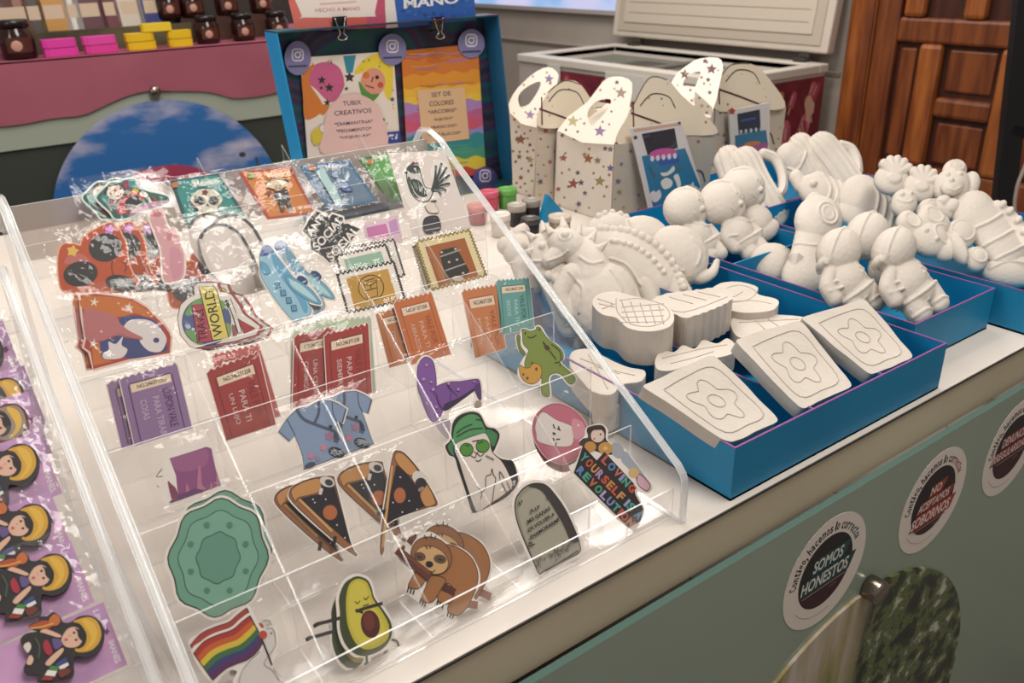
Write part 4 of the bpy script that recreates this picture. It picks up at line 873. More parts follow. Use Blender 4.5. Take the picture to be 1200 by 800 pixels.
# ---- back row
def folk_doll(dx, dy, d, label):
    a = Art(row(6, d), (85 + dx, 195 + dy, 5.854)); o = [(165, 215), (205, 165), (265, 112), (330, 110), (360, 92), (430, 92), (442, 140), (500, 168), (645, 205), (665, 240), (600, 275), (480, 300), (400, 345), (300, 360), (255, 310), (200, 260)]
    a.base(o, '#cfe0d8', .0016); a.s_(o, '#2b5a52'); a.s_([(215, 190), (250, 130), (330, 118), (360, 150), (350, 230), (260, 240)], '#2a2222'); a.e(292, 180, 60, 48, '#dccbb9', -15); a.e(262, 188, 8, 8, INK); a.e(330, 152, 8, 8, INK); a.l([(300, 200), (320, 208), (332, 188)], 7, '#8f2a2a'); a.e(292, 166, 9, 9, '#b0443c')
    a.s_([(320, 235), (430, 170), (495, 200), (470, 245), (400, 315), (305, 325)], '#a82a2e'); a.s_([(365, 235), (430, 200), (472, 240), (385, 308)], '#241c20'); a.s_([(395, 330), (520, 250), (660, 240), (600, 270), (470, 310), (400, 345)], '#b07a96')
    a.e(378, 130, 34, 30, '#8a2f4a'); a.e(412, 122, 30, 28, '#2f8a86'); a.e(225, 225, 32, 26, '#2f8a80', 30); a.e(270, 250, 20, 16, '#9a2f3c'); a.e(430, 170, 24, 16, '#d0b04a'); a.e(490, 195, 30, 18, '#d8ccc0', 20)
    for x in (540, 580, 620): a.l([(x - 25, 210), (x, 250)], 14, ['#c9b9a8', '#a8383a', '#4a8a6a'][x % 3], False)
    return a.done('folk_doll_sticker', label, 'sticker', sleeve=True)
folk_doll(-16, 0, -.0035, 'folk doll sticker hidden behind the red dressed doll at back left')
folk_doll(0, 0, .001, 'folk doll sticker in a red dress, left end of the back row')
def mexico(z, q, d, fill, border, tq, tc, sq, label, kind, cover=None):
    a = Art(row(6, d), z); a.base(q, border, .0004, False); a.p([mixq(q, *e) for e in ((.06, .04), (.94, .04), (.94, .96), (.06, .96))], fill)
    n = 22
    for k in range(n):
        for x in (.03, .97): a.e(*mixq(q, x, (k + .5) / n), 4, 4, '#2b2b2b' if k % 2 else border, n=8)
    a.t('México', tq, tc, .02); a.p([(sq[0] - 22, sq[1] - 14), (sq[0] + 20, sq[1] - 22), (sq[0] + 26, sq[1] + 12), (sq[0] - 16, sq[1] + 18)], sq[2])
    if kind == 'skull':
        a.e(915, 240, 108, 76, '#2b2420', -4); a.s_([(805, 235), (850, 175), (920, 160), (990, 180), (1025, 235), (990, 290), (985, 345), (865, 350), (860, 300)], '#d9d3c0'); a.e(870, 243, 40, 32, '#191615'); a.e(965, 240, 36, 31, '#191615'); a.e(870, 243, 30, 22, '#0f0d0d'); a.star(905, 185, 26, '#6a2f22', .2, .6); a.p([(905, 285), (922, 258), (938, 282)], '#5a1f1c')
        for x in (885, 910, 935, 960): a.l([(x, 305), (x + 2, 340)], 4, '#3a322c', False)
        for x, y, c in ((840, 215, '#2f8f86'), (1000, 215, '#2f8f86'), (850, 270, '#c06a4a'), (990, 265, '#c9a94a')): a.e(x, y, 9, 9, c)
    if kind == 'singer':
        a.e(325, 212, 82, 26, '#2a201c', -6); a.e(325, 222, 76, 30, '#dccdb0', -4); a.e(330, 244, 32, 24, '#d8b898'); a.l([(310, 252), (330, 246), (350, 254)], 7, '#3b2a22'); a.e(318, 236, 4, 5, INK); a.e(345, 234, 4, 5, INK)
        a.s_([(295, 290), (330, 268), (385, 258), (405, 290), (412, 350), (340, 356), (318, 330)], '#23222a'); a.l([(340, 285), (352, 330)], 12, '#cfc0a4', False); a.p([(342, 356), (376, 354), (380, 405), (352, 410)], '#4a463f'); a.p([(385, 352), (412, 350), (438, 402), (408, 408)], '#4a463f'); a.e(265, 280, 22, 16, '#7a4a28', 30)
    if kind == 'dancer':
        a.e(730, 152, 22, 18, '#9fb0c0'); a.s_([(745, 180), (800, 190), (815, 155), (830, 165), (800, 205), (760, 215)], '#b8c4cc'); a.s_([(755, 205), (820, 215), (860, 260), (800, 270), (770, 240)], '#3f5f9a'); a.l([(620, 120), (700, 250), (760, 360)], 60, '#a9c8c8')  # the wide pale stroke is film sheen painted into the card
    return a.done('stamp_card', label, 'card', 'stamp cards in the back row', sleeve=.004)
zW = (85, 195, 5.854); zX = (270, 180, 6)
mexico(zW, [(775, 400), (1190, 345), (1005, 50), (672, 100)], .001, '#1f8580', '#1a5a56', [(838, 150), (1002, 122), (992, 82), (822, 110)], '#d8d8cc', (700, 135, '#c0683a'), 'teal stamp card with a decorated skull and the word México', 'skull')
mexico(zX, [(262, 462), (595, 420), (425, 95), (60, 130)], .001, '#cf7c2c', '#b8452c', [(262, 182), (425, 160), (412, 118), (245, 140)], '#e2cfa6', (140, 162, '#6f9a3a'), 'orange stamp card with a singer in a wide hat and the word México', 'singer')
mexico(zX, [(692, 395), (1030, 330), (830, 48), (488, 90)], .001, '#5c7890', '#3f6f9a', [(672, 118), (818, 98), (808, 70), (658, 88)], '#d3d6d6', (570, 108, '#c0743a'), 'blue grey stamp card with a dancer and the word México', 'dancer')
mexico(zX, [(1120, 355), (1330, 330), (1160, -15), (900, 38)], -.002, '#4f9a40', '#2f6a30', [(1000, 45), (1100, 30), (1090, 0), (985, 15)], '#d6dcc6', (975, 65, '#c0743a'), 'green stamp card half hidden left of the rooster', '')

# ---- magnet cards on the rack
SKIN = '#cfa48e'
def magnet(j, dx, dy, label, hat='#c2922e', dress='#262021'):
    y, z = RJ[j]; S = Sheet((0, y + .004, TZ + z + .002), (1, 0, 0), (0, .707, .707))
    a = Art(S, (0 + dx, 690 + dy, 7.275)); 
    br_, tr_ = a.uv([(1085, 640), (880, 112)]); d_ = tr_ - br_; lf = Vector((-d_.y, d_.x)).normalized(); pink = noisy('pink_card', '#b086b2', '#cf98c0', 30, .4)
    a.base_uv([br_ + lf * .088, br_, tr_, tr_ + lf * .088], '#b086b2', .0006, pink)
    a.t('Linda', [(790, 190), (860, 330), (910, 310), (838, 172)], '#e3d3de', .01); a.t('IMANES', [(920, 450), (985, 640), (1035, 610), (968, 425)], '#e3d3de', .03); a.star(905, 362, 36, '#6f2f62', .4, .55)
    e_ = d_.normalized(); a.bag = [br_ + lf * .096 - e_ * .006, br_ - lf * .008 - e_ * .006, tr_ - lf * .008 + e_ * .012, tr_ + lf * .096 + e_ * .012]
    root = a.done('magnet_card', label, 'magnet', sleeve=.008, mat=FILM2)
    def dpart(nm, th0, f):
        q = Art(S.shift(th0), (dx, 690 + dy, 7.275)); f(q); o = q.done(nm, parent=root); return o
    def doll(q):
        out = [(600, 290), (680, 240), (770, 235), (850, 280), (890, 370), (880, 470), (830, 545), (740, 590), (640, 580), (630, 650), (625, 740), (520, 780), (330, 800), (330, 740), (230, 735), (205, 680), (240, 600), (250, 560), (190, 480), (180, 430), (230, 385), (330, 365), (260, 345), (250, 315), (330, 275), (330, 240), (400, 240), (460, 205), (520, 250), (540, 290)]
        q.base(out, dress, 0, True, .0045)
        q.s_([(625, 285), (700, 255), (770, 248), (830, 285), (862, 370), (850, 450), (790, 520), (700, 545), (640, 520), (740, 420), (690, 310)], hat); q.s_([(700, 270), (790, 290), (830, 380), (800, 470), (720, 530), (780, 420)], '#d0a43c')
        q.s_([(600, 330), (660, 310), (715, 345), (740, 420), (715, 490), (650, 510), (630, 400)], '#1d1719'); q.s_([(530, 420), (575, 350), (640, 330), (690, 370), (700, 450), (650, 500), (570, 500), (530, 460)], SKIN)
        q.e(633, 380, 12, 10, INK); q.e(650, 440, 12, 10, INK); q.e(565, 438, 16, 13, '#b0605a'); q.e(600, 405, 5, 5, '#8a4a40'); q.s_([(640, 340), (700, 372), (712, 450), (672, 420), (660, 370)], '#1d1719')
        q.s_([(250, 325), (380, 275), (450, 310), (400, 350), (270, 340)], '#a3452a'); q.s_([(420, 270), (470, 220), (515, 260), (500, 310), (440, 320)], '#b5622e'); q.l([(260, 345), (360, 330), (460, 300)], 16, '#c79a3c')
        q.s_([(345, 370), (400, 350), (520, 400), (500, 420), (400, 390)], SKIN); q.s_([(370, 480), (405, 440), (450, 530), (430, 570), (390, 550)], '#9a2438'); q.s_([(450, 430), (520, 440), (530, 490), (470, 520)], '#5b4a78')
        q.s_([(205, 490), (250, 460), (270, 500), (240, 550)], '#cfc2b4'); q.s_([(230, 640), (260, 570), (290, 600), (270, 650)], '#cba793'); q.l([(300, 420), (340, 500), (330, 600)], 18, '#3a4a36')
        q.s_([(390, 640), (440, 580), (530, 510), (540, 540), (470, 620), (420, 660)], SKIN); q.p([(470, 650), (560, 590), (580, 620), (500, 665)], '#33407a'); q.p([(500, 668), (580, 630), (590, 655), (520, 700)], '#d5d0cc')
        q.p([(420, 690), (430, 660), (510, 665), (490, 705)], '#3f7a3c'); q.p([(385, 740), (410, 695), (490, 705), (470, 750)], '#d8d2ca'); q.p([(350, 780), (380, 745), (470, 755), (440, 785)], '#8a2f22'); q.s_([(500, 700), (580, 680), (600, 720), (520, 760)], '#6a2a22')
    dpart('doll_magnet', .002, doll)
    return root
magnet(0, 0, 0, 'pink magnet card with a doll in a straw hat, lowest and frontmost on the rack')
magnet(1, -38, -72, 'pink magnet card with a doll, second from the front of the rack')
magnet(2, -62, -130, 'pink magnet card with a doll, third from the front of the rack')
magnet(3, -76, -200, 'pink magnet card with a doll, fourth from the front of the rack')
magnet(4, -88, -247, 'pink magnet card with a red dressed doll, fifth from the front of the rack', '#8a7a6a', '#5a2022')
magnet(5, -93, -277, 'pink magnet card with a doll, sixth from the front of the rack')
magnet(6, -118, -330, 'pink magnet card with a doll, highest and rearmost on the rack', '#8a7a6a')
# ================================================================== white plaster figures
def voxel(bm, size, smooth=3):
    me = bpy.data.meshes.new('plaster'); bm.to_mesh(me); bm.free()
    o = bpy.data.objects.new('plaster', me); COL.objects.link(o)
    r = o.modifiers.new('r', 'REMESH'); r.mode = 'VOXEL'; r.voxel_size = size; r.use_smooth_shade = True
    if smooth:
        s = o.modifiers.new('s', 'SMOOTH'); s.iterations = smooth; s.factor = .5
    bpy.context.view_layer.update()
    m2 = bpy.data.meshes.new_from_object(o.evaluated_get(bpy.context.evaluated_depsgraph_get()))
    COL.objects.unlink(o); bpy.data.objects.remove(o); bpy.data.meshes.remove(me)
    for p in m2.polygons: p.use_smooth = True
    return m2
_ico = None
def unit():
    global _ico
    if _ico is None:
        b = bmesh.new(); bmesh.ops.create_icosphere(b, subdivisions=3, radius=1); b.verts.ensure_lookup_table()
        _ico = ([tuple(v.co) for v in b.verts], [[v.index for v in f.verts] for f in b.faces]); b.free()
    return _ico
class Cast:
    """a cast figure modelled lying on a sheet: swellings at measured points, with ridges and knobs laid over their surface"""
    def __init__(s, sheet): s.sh = sheet; s.bm = bmesh.new(); s.org = None; s.k = None; s.el = []
    def _u(s, x, y):
        p = s.sh.px(x, y)
        if s.org is None:
            s.org = p.copy(); s.k = (s.sh.px(x + 1, y) - p).length * .5 + (s.sh.px(x, y + 1) - p).length * .35
        return p - s.org
    def e(s, cx, cy, rx, ry, rot=0, h=None, dz=None):
        V, F = unit(); a = math.radians(rot); ca, sa = math.cos(a), math.sin(a); s._u(cx, cy)
        r = min(rx, ry) * s.k; dz = dz or r * .9; h = .45 * dz if h is None else h; vs = []
        for x, y, z in V:
            px, py = x * rx, y * ry; p = s._u(cx + px * ca - py * sa, cy + px * sa + py * ca); vs.append(s.bm.verts.new((p.x, p.y, h + z * dz)))
        for f in F: s.bm.faces.new([vs[i] for i in f])
        s.el.append((cx, cy, rx, ry, ca, sa, h, dz)); return s
    def top(s, x, y):
        b = 0.0
        for cx, cy, rx, ry, ca, sa, h, dz in s.el:
            u = ((x - cx) * ca + (y - cy) * sa) / rx; v = (-(x - cx) * sa + (y - cy) * ca) / ry; q = 1 - u * u - v * v
            if q > 0: b = max(b, h + dz * math.sqrt(q))
        return b
    def c(s, pts, r, h=None, dz=None, r2=None):
        """a rounded limb along a path, radius r tapering to r2"""
        pts = [tuple(p) for p in smooth_open(pts, 6)]
        r2 = r if r2 is None else r2; s._u(*pts[0]); dense = []
        for p, q in zip(pts, pts[1:]):
            d = math.hypot(q[0] - p[0], q[1] - p[1]); m = max(1, int(d / (min(r, r2) * .3)))
            dense += [(p[0] + (q[0] - p[0]) * i / m, p[1] + (q[1] - p[1]) * i / m) for i in range(m)]
        dense.append(pts[-1])
        for i, p in enumerate(dense):
            rr = r + (r2 - r) * i / max(1, len(dense) - 1); z = dz * rr / r if dz else None; s.e(p[0], p[1], rr, rr, 0, h, z)
        return s
    def ring(s, cx, cy, rx, ry, rot=0, r=.0018, a0=0, a1=360, n=28):
        a = math.radians(rot); P = []
        for i in range(n + 1):
            t = math.radians(a0 + (a1 - a0) * i / n); x, y = rx * math.cos(t), ry * math.sin(t); P.append((cx + x * math.cos(a) - y * math.sin(a), cy + x * math.sin(a) + y * math.cos(a)))
        return s.line(P, r, sm=False)
    def line(s, P, r=.0018, lift=.0, sm=True):
        """a raised ridge of radius r metres laid over the surface"""
        if sm: P = smooth_open(P, 8)
        b2 = B(); b2.bm.free(); b2.bm = s.bm; pts = []
        for p in P:
            u = s._u(p[0], p[1]); pts.append((u.x, u.y, max(.001, s.top(p[0], p[1]) + lift)))
        b2.tube(pts, r, None, 7); return s
    def knob(s, x, y, r, f=1.0):
        h = s.top(x, y); s.e(x, y, r, r, 0, h, r * s.k * f); s.el.pop(); return s
    def knobs(s, pts, r, n=3, f=1.0):
        for p in smooth_open(pts, n): s.knob(p[0], p[1], r, f)
        return s
    def spike(s, x, y, r, dx, dy):
        """a pointed fin leaning towards dx,dy"""
        h = max(.006, s.top(x, y) * .8); b2 = B(); b2.bm.free(); b2.bm = s.bm; P = []
        for k in range(5):
            u = s._u(x + dx * k / 4, y + dy * k / 4); P.append((u.x, u.y, h))
        b2.tube(P, 1, None, 8, rs=[r * s.k * (1 - .21 * k) for k in range(5)]); return s
    def done(s, name, label, cat='plaster figure', group=None, vs=.0014, sm=1):
        me = voxel(s.bm, vs, sm); me.materials.clear(); me.materials.append(PLASTER)
        o = bpy.data.objects.new(name, me); COL.objects.link(o); o.matrix_world = s.sh.mat(s.org.x, s.org.y); return tag(o, label, cat, group)
def lean(px, py, z, nx, ny, nz):
    """a sheet through the point of the scene seen at px,py at height z above the counter, facing (nx,ny,nz)"""
    N = Vector((nx, ny, nz)).normalized(); U = Vector((1, 0, 0)); U = (U - N * N.x).normalized(); V = N.cross(U); return Sheet(onz(px, py, z), U, V)

# --- astronauts in the narrow tray
AG = 'plaster astronauts in the narrow blue tray'
Sa = lean(1092, 372, .042, -.12, -.62, .80)
def helmet(c, x, y, r, t=1.0):
    c.e(x, y, r, r * 1.06, 0, .012, .024)
    c.ring(x - r * .12, y - r * .05, r * .42, r * .98, 24, .0022, 95, 275); c.ring(x - r * .30, y + r * .05, r * .40, r * .92, 24, .0016, 95, 275)
    c.e(x - r * .74, y + r * .58, r * .26, r * .26, 0, .012, .012); c.ring(x - r * .74, y + r * .58, r * .16, r * .16, 0, .0012)
def suit(c, x, y, k=1.0):
    """torso with belt, chest pack, arm and two legs, seen from its left; x,y is the middle of the chest"""
    c.e(x, y, 23 * k, 26 * k, -28, .010, .020); c.e(x + 12 * k, y + 14 * k, 21 * k, 19 * k, -20, .009, .018)
    c.c([(x - 21 * k, y - 6 * k), (x - 24 * k, y + 8 * k), (x - 15 * k, y + 24 * k)], 9.5 * k, .013, .011, 8.5 * k)
    c.c([(x + 6 * k, y + 22 * k), (x + 17 * k, y + 38 * k)], 13 * k, .008, .015, 12 * k); c.c([(x + 26 * k, y + 10 * k), (x + 38 * k, y + 26 * k)], 12 * k, .008, .014, 11 * k)
    c.line([(x - 8 * k, y + 30 * k), (x + 12 * k, y + 18 * k), (x + 32 * k, y)], .0022); c.line([(x + 2 * k, y + 36 * k), (x + 20 * k, y + 24 * k)], .0018)
    c.line([(x + 6 * k, y + 43 * k), (x + 18 * k, y + 36 * k), (x + 28 * k, y + 36 * k)], .0020); c.line([(x + 26 * k, y + 28 * k), (x + 36 * k, y + 22 * k), (x + 46 * k, y + 20 * k)], .0018)
    for a_, b_ in (((4, -16), (18, -10)), ((6, -10), (20, -3)), ((10, -4), (24, 4))): c.line([(x + a_[0] * k, y + a_[1] * k), (x + b_[0] * k, y + b_[1] * k)], .0022)
    c.line([(x - 30 * k, y + 10 * k), (x - 16 * k, y + 6 * k)], .0018); c.line([(x - 26 * k, y + 18 * k), (x - 10 * k, y + 14 * k)], .0022); c.line([(x - 16 * k, y - 20 * k), (x, y - 22 * k), (x + 16 * k, y - 18 * k)], .0022)
c = Cast(Sa); suit(c, 1057, 335); helmet(c, 1041, 299, 24); c.done('plaster_astronaut', 'plaster astronaut with whole body in view, right front of the narrow tray', group=AG)
Sb = lean(1030, 385, .030, -.12, -.62, .80)
c = Cast(Sb); suit(c, 986, 334, .95); helmet(c, 977, 301, 25); c.done('plaster_astronaut', 'plaster astronaut left of the whole one, lower body behind the square plaque', group=AG)
Sc = lean(1065, 362, .030, -.12, -.62, .80).shift(-.022)
c = Cast(Sc); c.e(1036, 318, 22, 24, -20, .008, .016); helmet(c, 1010, 282, 25); c.done('plaster_astronaut', 'plaster astronaut of which only the helmet shows, behind the whole one', group=AG)
Sd = lean(985, 340, .020, -.12, -.62, .80).shift(-.006)
c = Cast(Sd); c.c([(938, 326), (946, 304), (952, 274)], 25, .008, .018, 22); c.e(954, 264, 27, 29, -25, .012, .020); c.c([(950, 252), (950, 240)], 17, .010, .014, 10); c.e(968, 322, 20, 22, 0, .008, .016)
c.ring(958, 263, 11, 13, -30, .0022); c.ring(958, 263, 6, 8, -30, .0014); c.line([(926, 292), (944, 298), (966, 296)], .0022); c.spike(926, 308, 9, -4, 20)
c.done('plaster_rocket', 'pointed plaster rocket with round porthole behind the left astronaut')
c = Cast(lean(905, 325, .020, -.15, -.5, .85)); c.e(903, 312, 27, 21, 15, .01, .018); c.e(914, 318, 18, 12, 10, .012, .014)
c.done('plaster_egg', 'smooth plaster egg shape at the left edge of the narrow tray')

# --- round headed children in the second compartment
def child(S, hx, hy, hr, bx, by, label, whole=True, mirror=1):
    c = Cast(S)
    c.e(bx, by, 18, 19, -20, .010, .017); c.e(bx + 8 * mirror, by + 10, 19, 13, -25, .009, .014)
    if whole:
        c.c([(bx - 12, by - 8), (bx - 13, by + 6), (bx - 4, by + 18)], 8, .012, .010, 7); c.c([(bx + 14, by - 8), (bx + 22, by + 2)], 7, .010, .010)
        c.c([(bx + 6, by + 12), (bx + 14, by + 22)], 10, .008, .012); c.c([(bx + 20, by + 8), (bx + 28, by + 17)], 9, .007, .011)
        c.line([(bx - 2, by + 16), (bx + 12, by + 8), (bx + 26, by - 2)], .0020); c.line([(bx - 6, by - 12), (bx + 6, by - 8), (bx + 16, by - 12)], .0020); c.line([(bx + 2, by - 6), (bx + 12, by + 6)], .0016); c.line([(bx - 14, by + 8), (bx - 4, by + 8)], .0018)
    c.e(hx, hy, hr, hr * .94, 15, .013, .023); c.e(hx + hr * .62, hy + hr * .35, hr * .4, hr * .45, 0, .014, .012)
    for k in (0, .22, .44): c.line([(hx - hr * (.55 - k), hy - hr * (.62 + k * .4)), (hx + hr * (.15 + k * .6), hy - hr * (.58 - k * .2)), (hx + hr * (.45 + k * .7), hy - hr * (.05 - k * .3))], .0020)
    c.knob(hx + hr * .66, hy + hr * .30, 3.2); c.line([(hx + hr * .2, hy + hr * .5), (hx + hr * .42, hy + hr * .62)], .0013)
    return c.done('plaster_child', label, group='round headed plaster children')
Se = lean(884, 300, .035, -.2, -.62, .78)
child(Se, 842, 242, 27, 862, 277, 'plaster child figure, middle one of the left trio, whole body in view')
child(Se.shift(-.006), 799, 249, 25, 814, 282, 'plaster child figure at the left end, its side towards us')
child(Se.shift(-.024), 866, 226, 26, 884, 264, 'plaster child figure behind the middle one, only head and shoulder showing', False)

# --- cacti, cone and other shapes at the back
def cactus(S, pts, r, ribs, arms, label):
    c = Cast(S); c.c(pts, r, .008, .018, r * .92)
    P = smooth_open(pts, 6); n = len(P)
    for k in range(ribs):
        t = ((k + .5) / ribs * 2 - 1) * .86; L = []
        for i, p in enumerate(P):
            q = P[min(i + 1, n - 1)] - P[max(i - 1, 0)]; q.normalize(); nn = Vector((-q.y, q.x)); L.append(tuple(p + nn * t * r))
        q = (P[0] - P[1]).normalized(); hd = [tuple(P[0] + Vector((-q.y, q.x)) * -t * r * f + q * r * math.sqrt(max(0, .92 - (t * f) ** 2)) * g) for f, g in ((.45, 1.0), (.8, .8), (.95, .45))]
        q2 = (P[-1] - P[-2]).normalized(); c.line(hd + L + [tuple(P[-1] + Vector((-q2.y, q2.x)) * t * r * .9 + q2 * r * .5)], .0028, -.0004, False)
    for a in arms:
        c.c(a, 6, .009, .010, 5.5); c.line(a, .0016)
    return c.done('plaster_cactus', label, 'plaster figure', 'ribbed plaster cacti')
Sf = lean(918, 254, .03, -.25, -.6, .76)
cactus(Sf, [(872, 196), (884, 220), (904, 252)], 20, 5, [[(892, 184), (906, 190), (914, 206), (915, 224), (910, 234)]], 'ribbed plaster cactus with a looped arm, in front of the gift boxes')
cactus(Sf.shift(-.012), [(852, 192), (858, 210), (866, 232)], 17, 4, [], 'ribbed plaster cactus furthest left, showing only its rounded top')
Sg = lean(1002, 222, .03, -.25, -.6, .76)
cactus(Sg, [(962, 178), (978, 198), (996, 224)], 20, 5, [[(982, 174), (994, 178), (1001, 190), (1003, 204)]], 'tall ribbed plaster cactus at the back before the wooden door')
cactus(Sg.shift(-.010), [(936, 176), (944, 190), (952, 206)], 16, 4, [], 'rounded plaster cactus top left of the tall back cactus')
c = Cast(Sg.shift(-.002)); c.c([(922, 186), (930, 192)], 15, .010, .017); c.c([(934, 196), (950, 206), (976, 214)], 19, .008, .015, 6)
for k in range(5): c.line([(926 + k * 9, 212 - k * 1.5), (944 + k * 8, 186 + k * 3)], .0016); c.line([(930 + k * 8, 190 + k * 1.5), (948 + k * 7, 216 - k * 1.2)], .0016)
c.line([(918, 202), (930, 206), (940, 184)], .0026); c.done('plaster_ice_cream', 'plaster ice cream with criss cross cone between the two cacti')
Sh = lean(990, 262, .045, -.2, -.5, .84)
c = Cast(Sh.shift(-.01)); c.e(955, 230, 25, 18, 30, .012, .017); c.c([(955, 222), (975, 232), (990, 246)], 15, .012, .014, 12); c.c([(936, 222), (930, 212)], 8, .01, .01)
for k in range(3): c.line([(958 + k * 10, 214 + k * 3), (966 + k * 9, 232 + k * 4), (962 + k * 9, 248 + k * 3)], .0026)
c.knob(946, 228, 4); c.done('plaster_fish', 'plaster fish with banded body lying behind the rocket')
c = Cast(Sh); c.c([(1004, 236), (1022, 250), (1044, 278)], 25, .012, .020, 18); c.e(1000, 252, 22, 18, 30, .010, .015); c.e(1053, 276, 14, 10, 40, .014, .012); c.ring(1054, 276, 9, 6, 40, .0016)
for k in range(3): c.line([(1004 + k * 9, 218 + k * 6), (1020 + k * 9, 240 + k * 6), (1016 + k * 9, 270 + k * 5)], .0030)
c.done('plaster_bee', 'large plaster bee with stripes at the left of the mixed heap')

# --- the heap in the right tray
Si = lean(1100, 300, .045, -.2, -.45, .87)
def heap(name, label, ops, d=0.0):
    c = Cast(Si.shift(d))
    for o in ops: getattr(c, o[0])(*o[1:])
    return c.done(name, label)
def fan(cx, cy, r, rot):
    out = [('e', cx, cy, r, r * .8, rot, .010, .015)]
    for k in range(-2, 3):
        a = math.radians(rot - 90 + k * 26); out.append(('c', [(cx - .3 * r * math.cos(a), cy - .3 * r * math.sin(a)), (cx + r * .9 * math.cos(a), cy + r * .9 * math.sin(a))], r * .24, .019, .008))
    return out
heap('plaster_paw', 'plaster paw with rounded toes at the back left of the heap', fan(1042, 216, 21, 10), -.02)
heap('plaster_shell', 'fan ribbed plaster shell left of the plaster bear', fan(1074, 226, 20, 20), -.014)
heap('plaster_bear', 'plaster bear with round ears and muzzle topping the heap', [('e', 1110, 226, 21, 20, 0, .014, .02), ('e', 1113, 208, 14, 12, 0, .016, .012), ('e', 1133, 222, 10, 13, 0, .014, .012), ('e', 1106, 234, 13, 10, 0, .028, .010), ('e', 1136, 242, 22, 14, 20, .008, .014), ('ring', 1113, 207, 8, 7, 0, .0016), ('knob', 1102, 230, 3), ('knob', 1100, 220, 2.4), ('knob', 1114, 220, 2.4), ('line', [(1098, 238), (1106, 241), (1114, 237)], .0014)], -.006)
heap('plaster_ball', 'small ball shaped plaster face beside the bee', [('e', 1054, 247, 15, 15, 0, .016, .015), ('ring', 1052, 245, 9, 7, 10, .0016, 20, 160), ('knob', 1048, 243, 2.6), ('knob', 1058, 241, 2.6), ('line', [(1042, 238), (1054, 233), (1066, 240)], .002)], -.004)
heap('plaster_cloud', 'lumpy plaster cloud in the middle of the heap', [('e', 1092, 254, 24, 12, 5, .012, .014), ('e', 1108, 252, 10, 8, 0, .020, .010), ('e', 1082, 252, 12, 9, 0, .018, .010), ('e', 1098, 247, 9, 7, 0, .02, .01), ('line', [(1078, 250), (1088, 246), (1096, 252)], .0018)], -.002)
heap('plaster_carrot', 'plump plaster caterpillar leaning at the right side of the tray', [('c', [(1136, 256), (1152, 274), (1176, 306)], 25, .012, .020, 20), ('line', [(1124, 282), (1150, 274), (1172, 256)], .0026), ('line', [(1138, 300), (1162, 292), (1184, 276)], .0026), ('line', [(1152, 316), (1176, 308), (1194, 296)], .0026), ('c', [(1160, 252), (1182, 270), (1196, 298)], 7, .018, .010), ('knobs', [(1164, 254), (1182, 272), (1194, 296)], 4.5, 2)], .002)
heap('plaster_rabbit', 'plaster rabbit with two long ears at the left front of the heap', [('e', 1084, 288, 24, 18, 20, .012, .017), ('c', [(1058, 266), (1072, 276)], 12, .012, .012, 12), ('c', [(1082, 260), (1096, 272)], 12, .014, .012, 12), ('ring', 1062, 269, 10, 6, 40, .0018), ('ring', 1087, 264, 11, 7, 40, .0018), ('ring', 1096, 286, 12, 9, 50, .0018), ('e', 1104, 298, 16, 13, 20, .010, .014), ('knob', 1076, 284, 2.6), ('knob', 1088, 294, 2.6)], .006)
heap('plaster_butterfly', 'plaster butterfly with raised wing rims at the front of the heap', [('e', 1121, 280, 19, 17, 10, .010, .012), ('e', 1139, 309, 15, 13, 40, .010, .012), ('e', 1117, 300, 8, 20, -25, .016, .013), ('ring', 1122, 279, 14, 12, 10, .0018), ('ring', 1140, 308, 10, 8, 40, .0018), ('line', [(1110, 288), (1118, 300), (1124, 314)], .0016)], .010)
heap('plaster_stone', 'low rounded plaster piece at the front right corner of the tray', [('e', 1180, 324, 34, 15, 8, .008, .016), ('e', 1188, 318, 18, 9, 8, .016, .010), ('line', [(1152, 324), (1172, 318), (1196, 322)], .002)], .002)

# --- big dinosaurs leaning behind the front tray
DG = 'large plaster dinosaurs'
SD = lean(748, 378, .03, -.35, -.55, .76)
c = Cast(SD); c.e(704, 358, 42, 46, 20, .010, .028); c.c([(710, 342), (728, 350), (748, 368)], 26, .010, .022, 7); c.c([(694, 335), (690, 316), (678, 302)], 24, .012, .022, 19); c.e(664, 294, 25, 18, 25, .014, .021); c.c([(655, 302), (643, 312)], 12, .014, .014, 9)
c.c([(668, 330), (656, 352), (664, 374)], 14, .016, .014, 9)
for x, y, dx, dy in ((646, 284, -8, -13), (660, 277, -3, -16), (676, 279, 4, -15), (690, 288, 8, -13), (698, 302, 12, -10)): c.spike(x, y, 8, dx, dy)
c.line([(640, 316), (652, 312), (664, 306)], .0018); c.knob(660, 290, 4.5); c.ring(660, 290, 7, 6, 0, .0014); c.line([(676, 312), (690, 322), (704, 318)], .002); c.line([(664, 330), (680, 350), (676, 378)], .002); c.line([(712, 328), (724, 352), (718, 384)], .0018)
c.done('plaster_dinosaur', 'smooth plaster dinosaur with a crested head, frontmost of the dinosaurs', group=DG)
c = Cast(SD.shift(-.030)); c.e(744, 314, 54, 38, 28, .008, .020); c.c([(760, 318), (784, 334), (802, 352)], 26, .006, .016, 11); c.c([(722, 302), (702, 290), (688, 284)], 24, .008, .016, 14); c.c([(752, 338), (762, 360)], 13, .012, .014, 10)
c.knobs([(702, 274), (726, 276), (750, 286), (772, 302), (789, 322), (798, 342)], 5.2, 3, .9); c.knobs([(716, 292), (736, 298), (756, 310), (774, 328)], 3.4, 3, .9); c.line([(712, 312), (732, 322), (748, 344)], .002)
c.done('plaster_dinosaur', 'plaster dinosaur with rows of beads along its back, second of the dinosaurs', group=DG)
